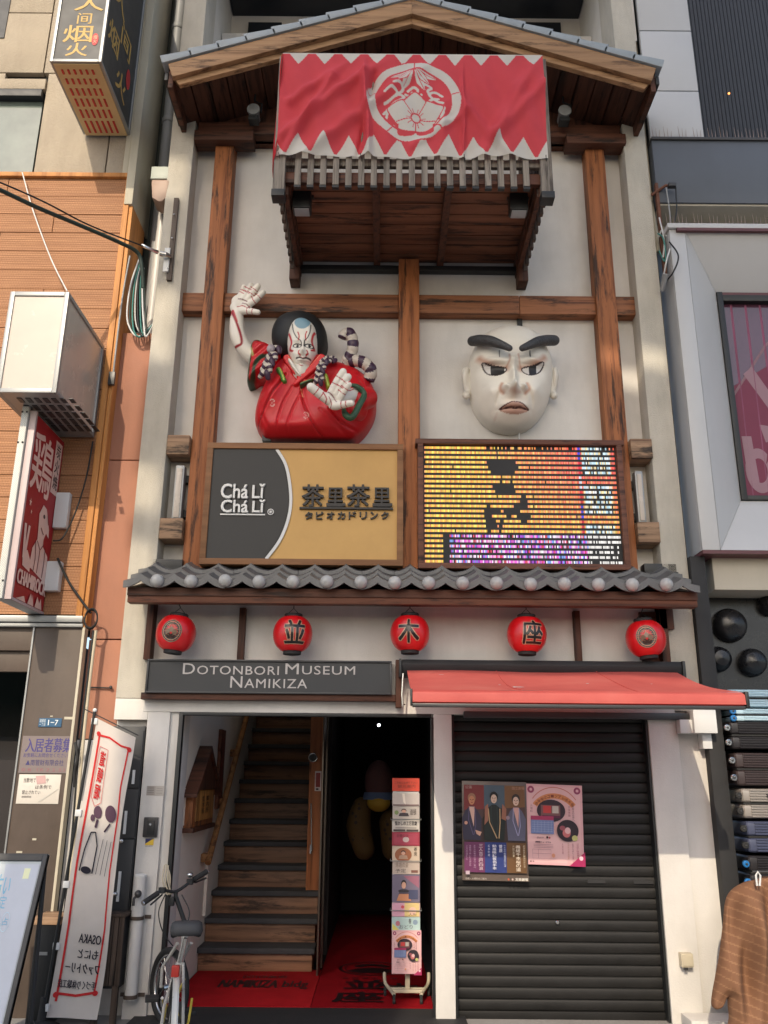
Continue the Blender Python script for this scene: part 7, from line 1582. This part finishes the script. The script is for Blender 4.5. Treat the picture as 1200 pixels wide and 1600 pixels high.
# ground floor shop
part('door_jamb', MB().box(RX-.045, RX+.075, -.05, .35, -.02, 3.31), M['blackm'], RB, bevel=.004)
pw = part('porthole_wall', MB().box(RX+.075, 7, .33, .45, 1.6, 3.05), M['blackgloss'], RB)
for px, py, r in ((1140, 977, .135), (1122, 1030, .10), (1175, 1035, .11), (1203, 945, .09)):
    c = at(px, py, .30); o = part('porthole', MB().lathe([(r*1.0, .03), (r*1.04, .0), (r*.97, -.03), (r*.93, -.01), (r*.8, .012), (0, .014)], c, 'y', 32), M['blackgloss'], pw)
    part('porthole_hood', MB().lathe([(r*.99, -.028), (r*.9, -.06), (r*.6, -.09), (0, -.10)], (c.x, c.y, c.z+.0), 'y', 28), M['blackgloss'], pw)
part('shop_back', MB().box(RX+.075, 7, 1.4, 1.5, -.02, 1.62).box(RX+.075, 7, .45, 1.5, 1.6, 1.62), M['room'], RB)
# bird spikes on both ledges
for nm, z, y in (('upper', zl1, -.02), ('lower', zf1+.05, yF)):
    mb = MB(); r3 = random.Random(5)
    x = RX+.02
    while x < 4.2:
        for q in range(3): a = (q-1)*.25; mb.tube([(x, y, z), (x+a*.06, y-.02+.02*q, z+.10+r3.random()*.02)], [.0035, .001], 4, cap=False); x += .03
        x += .05 if r3.random() < .6 else .02
    part('bird_spikes', mb, M['spike'], RB, kind='stuff')
# service brackets in the right gap
T = thing('rusty_cable_bracket', 'rusty bracket with cables hooked to the gap between white pilaster and grey building', 'bracket', at(1035, 330, -.05))
part('bracket_bar', MB().tube([at(1018, 305, -.02), at(1040, 290, -.06), at(1054, 291, -.1)], .014, 6), M['rust'], T); part('upright', MB().box(at(1030, 340, -.02).x-.012, at(1030, 340, -.02).x+.014, -.04, .0, zt(1030, 440), zt(1030, 290)), M['rust'], T)
part('clamp', MB().box(*(lambda q: (q.x-.05, q.x+.02, q.y-.03, q.y+.02, q.z-.015, q.z+.02))(at(1052, 291, -.1))), M['darkmetal'], T, bevel=.004)
part('gap_pipe', MB().tube([(2.475, .10, 9.9), (2.475, .10, 6.9), (2.487, .06, 6.2)], .022, 10), M['creamstrip'], T)
for i, (m_, pts) in enumerate((('black', [(1056, 293, -.1), (1057, 330, -.1), (1050, 360, -.08), (1042, 380, -.05)]), ('greypipe', [(1041, 294, -.1), (1047, 340, -.08), (1046, 375, -.06)]), ('black', [(1046, 378, -.16), (1060, 400, -.2), (1052, 425, -.18), (1040, 440, -.1)]), ('aluw', [(1030, 340, -.04), (1036, 362, -.06), (1048, 380, -.08), (1042, 405, -.16), (1035, 440, -.06)]), ('cableteal', [(1028, 365, -.04), (1036, 372, -.08), (1040, 395, -.08), (1038, 408, -.06), (1030, 392, -.05)]), ('whitepipe', [(1030, 370, -.04), (1034, 360, -.06), (1038, 380, -.08), (1036, 402, -.07)]))):
    cable('gap_cable', pts, .007, m_, ['black cable hanging from the tip of the rusty bracket', 'thin grey cable hanging just left of the bracket tip', 'black cable bulging out over the grey window frame', 'white cable twisting down the rusty upright', 'teal cable looped low on the rusty upright', 'white cable loop in the middle of the right gap tangle'][i], 'tangled cables in the right gap')
c = at(1037, 440, -.05); solo('cable_gland', MB().tube([at(1040, 428, -.16), at(1034, 455, -.06)], [.028, .018], 10), M['greypipe'], 'grey cable gland where the tangled cables gather in the right gap', 'gland')
solo('gap_strip', MB().box(XR+.002, RX-.002, .12, .2, -.02, 9.9), M['rust_dark'], 'dark strip closing the gap between the white and the grey building', 'wall')
# small meter box on the right pillar and step
x0, x1, z0, z1 = rect(1065, 1490, 1084, 1517, -.06); T = thing('outlet_box', 'small cream outlet box low on the right white pillar', 'outlet', ((x0+x1)/2, -.03, z0))
part('box_body', MB().box(x0, x1, -.06, .0, z0+.02, z1), M['creamcable'], T, bevel=.006); part('outlet_cover', MB().box(x0+.008, x1-.01, -.068, -.06, z0+.03, z1-.008), M['creamcable'], T, bevel=.003); part('outlet_slot', MB().box(x0+.02, x0+.045, -.05, -.03, z0, z0+.02), M['darkmetal'], T)
solo('stone_step', MB().box(at(1075, 1595, -.15).x, 2.62, -.22, -.002, -.02, at(1090, 1594, -.2).z), M['stucco'], 'small white stone block at the foot of the right pillar', 'block', bevel=.006)
# ---- suitcases lying in a stack
shelf = [('pale silver and bright blue hard suitcase on top of the stack', (1076, 1106), 1138, 'sc_cyan', 'sc_blue'), ('silver and blue hard suitcase second from the top of the stack', (1106, 1128), 1150, 'sc_cyan', 'sc_blue'), ('black ribbed suitcase directly under the blue ones', (1126, 1172), 1142, 'sc_black', 'chrome'), ('brownish black suitcase in the middle of the stack', (1175, 1229), 1150, 'sc_brown', 'chrome'),
         ('light silver suitcase under the black ones', (1231, 1280), 1160, 'sc_silver', 'rubber'), ('dull navy blue suitcase below the silver one', (1282, 1334), 1168, 'sc_navy', 'rubber'), ('dark suitcase with bright blue wheels above the cloth', (1336, 1392), 1172, 'sc_black', 'sc_blue'), ('charcoal suitcase at the bottom, mostly behind the cloth', (1396, 1460), 1178, 'sc_black', 'rubber')]
for lab, (ya_, yb_), xl_, mt, wm in shelf:
    z1_, z0_ = at(1175, ya_, -.12).z, at(1175, yb_, -.12).z; X0 = at(xl_, (ya_+yb_)/2, -.12).x; zc = (z0_+z1_)/2; hh = (z1_-z0_)/2-.006
    T = thing('suitcase', lab, 'suitcase', (X0+.35, .1, z0_), 'suitcases stacked on their sides at the right edge')
    for s_ in (-1, 1):
        zz0, zz1 = (zc+.006, zc+hh) if s_ > 0 else (zc-hh, zc-.006); shp = part('shell', MB().box(X0, X0+.72, -.12, .34, zz0, zz1), M[mt], T, bevel=min(.03, abs(zz1-zz0)*.35), seg=3)
        n_ = max(2, int(hh/.018))
        for k in range(n_): z = zz0+(zz1-zz0)*(k+.7)/(n_+.4); part('rib', MB().tube([(X0+.06, -.122, z), (X0+.70, -.122, z)], .0065, 6), M[mt], shp)
        if mt in ('sc_silver', 'sc_navy'): part('rivet', MB().lathe([(0, -.008), (.018, -.006), (.022, .004), (0, .004)], (X0+.20, -.125, (zz0+zz1)/2), 'y', 16), M['darkmetal'], shp)
        q = Vector((X0-.025, -.08, (zz0+zz1)/2)); part('wheel_fork', MB().box(X0-.012, X0+.04, -.11, -.03, q.z-.022, q.z+.022), M['black'], T, bevel=.005)
        part('wheel', MB().lathe([(0, -.014), (.018, -.014), (.023, -.010), (.023, .010), (.018, .014), (0, .014)], (q.x, q.y-.045, q.z), 'y', 18), M[wm], T); part('wheel_cap', MB().lathe([(0, -.004), (.007, -.003), (.008, .002), (0, .002)], (q.x, q.y-.062, q.z), 'y', 12), M['darkmetal'], T)
    part('zip_band', MB().box(X0+.01, X0+.71, -.115, .33, zc-.006, zc+.006), M['rubber'], T); part('carry_handle', MB().box(X0+.30, X0+.46, -.14, -.118, zc-.012, zc+.012), M['darkmetal'], T, bevel=.005)
solo('display_shelf', MB().box(RX+.10, 4.2, -.1, .4, -.02, at(1178, 1460, -.12).z-.004), M['room'], 'dark low shelf carrying the stack of suitcases', 'shelf')
# ---- pinstriped brown cloth on a clip
ol = [W2(a, b, -.55) for a, b in [(1186, 1377), (1168, 1382), (1150, 1394), (1141, 1412), (1137, 1450), (1131, 1500), (1119, 1572), (1133, 1578), (1143, 1560), (1147, 1590), (1158, 1640), (1300, 1660), (1300, 1385), (1215, 1372)]]
T = thing('pinstriped_cloth', 'brown pinstriped cloth hanging from a white clip in front of the suitcases', 'cloth', (2.9, -.55, .2))
def cb(P): return .045*np.sin((P[:, 0]*22+P[:, 1]*6))+.02*np.sin(P[:, 0]*48-P[:, 1]*7)+.02*np.sin(P[:, 0]*11-P[:, 1]*9)+.05*np.exp(-((P[:, 0]-W2(1180, 1450, -.55)[0])/.05)**2)
def cp(P):
    C = np.tile(np.array(lin((122, 86, 62))), (len(P), 1)); u = P[:, 1]*.94+P[:, 0]*.42+.01*np.sin(P[:, 0]*12); f = np.mod(u, .052)
    C = mixc(C, (176, 136, 100), (f < .0075)[:, None]*.38); f = np.mod(P[:, 0]*.94-P[:, 1]*.1, .13); return mixc(C, (150, 106, 74), (f < .003)[:, None]*.3)
relief('cloth', ol, -.50, .05, .10, M['cloth_brown'], T, .0065, cb, cp, back=-.46)
part('clip', MB().tube([at(1183, 1384, -.60), at(1181, 1368, -.60), at(1184, 1362, -.60), at(1188, 1368, -.60), at(1187, 1384, -.60)], .007, 8), M['aluw'], T); part('clip_bar', MB().tube([at(1176, 1362, -.55), (3.6, -.55, at(1176, 1362, -.55).z)], .008, 8), M['darkmetal'], T)
# ================================================================ ACROSS THE STREET (unseen, behind the camera): building and boards added to shade the facade
O = thing('opposite_building', 'plain grey shop building, unseen across the street, with boards added to shade the facade', 'building', (2, -14, -.02))
part('shop_block', MB().box(-14, 18, -20, -13.2, -.02, 3.4), M['facing'], O, bevel=.02)
for k in range(10): part('shop_window', MB().box(-13+k*3.1, -10.6+k*3.1, -13.2, -13.17, .6, 2.9), M['navy'], O)
YO = -13.0; tA = math.tan(SUN_AZ); dr = math.tan(SUN_EL)/math.cos(SUN_AZ)
def occ(x, z): return x+YO*tA, z-YO*dr      # where a ray from the facade towards the sun crosses the plane of the shading boards
xl0, zl_ = occ(-1.86, 2.35); xr0, zr_ = occ(9, 2.35)
def occp(name, pts): part(name, MB().prism([occ(*p) for p in pts], YO-.12, YO), M['facing'], O)
occp('shade_board', [(-1.86, 2.38), (1.86, 2.20), (1.86, 11.8), (-1.86, 11.8)])  # unseen boards added to shade the facade, with a hole for a sun patch
occp('shade_board', [(1.862, 5.34), (2.46, 5.24), (2.46, 11.8), (1.862, 11.8)])
occp('shade_board', [(1.862, 2.20), (2.46, 2.10), (2.46, 4.96), (1.862, 5.10)])
occp('shade_board', [(2.462, 2.10), (9, 1.6), (9, 11.8), (2.462, 11.8)])
occp('shade_leg', [(-1.74, -6.2), (.10, -6.2), (.10, 2.29), (-1.74, 2.376)])  # solid pieces under the boards, added to keep sun off the entrance
occp('shade_leg', [(-2.12, -6.2), (-1.742, -6.2), (-1.742, 1.0), (-2.12, 1.08)])
occp('shade_leg', [(-1.82, 1.02), (-1.742, 1.0), (-1.742, 2.376), (-1.82, 2.38)])
occp('shade_leg', [(5.0, -6.2), (6.0, -6.2), (6.0, 1.75), (5.0, 1.78)])
for za_, zb_2 in ((7.20, 9.9), (5.80, 6.68), (4.12, 5.02), (3.46, 3.66)):
    occp('side_shade', [(-2.12, za_+.05), (-1.863, za_-.01), (-1.863, zb_2-.01), (-2.12, zb_2+.05)])  # added tabs that break the sun on the left pilaster into patches
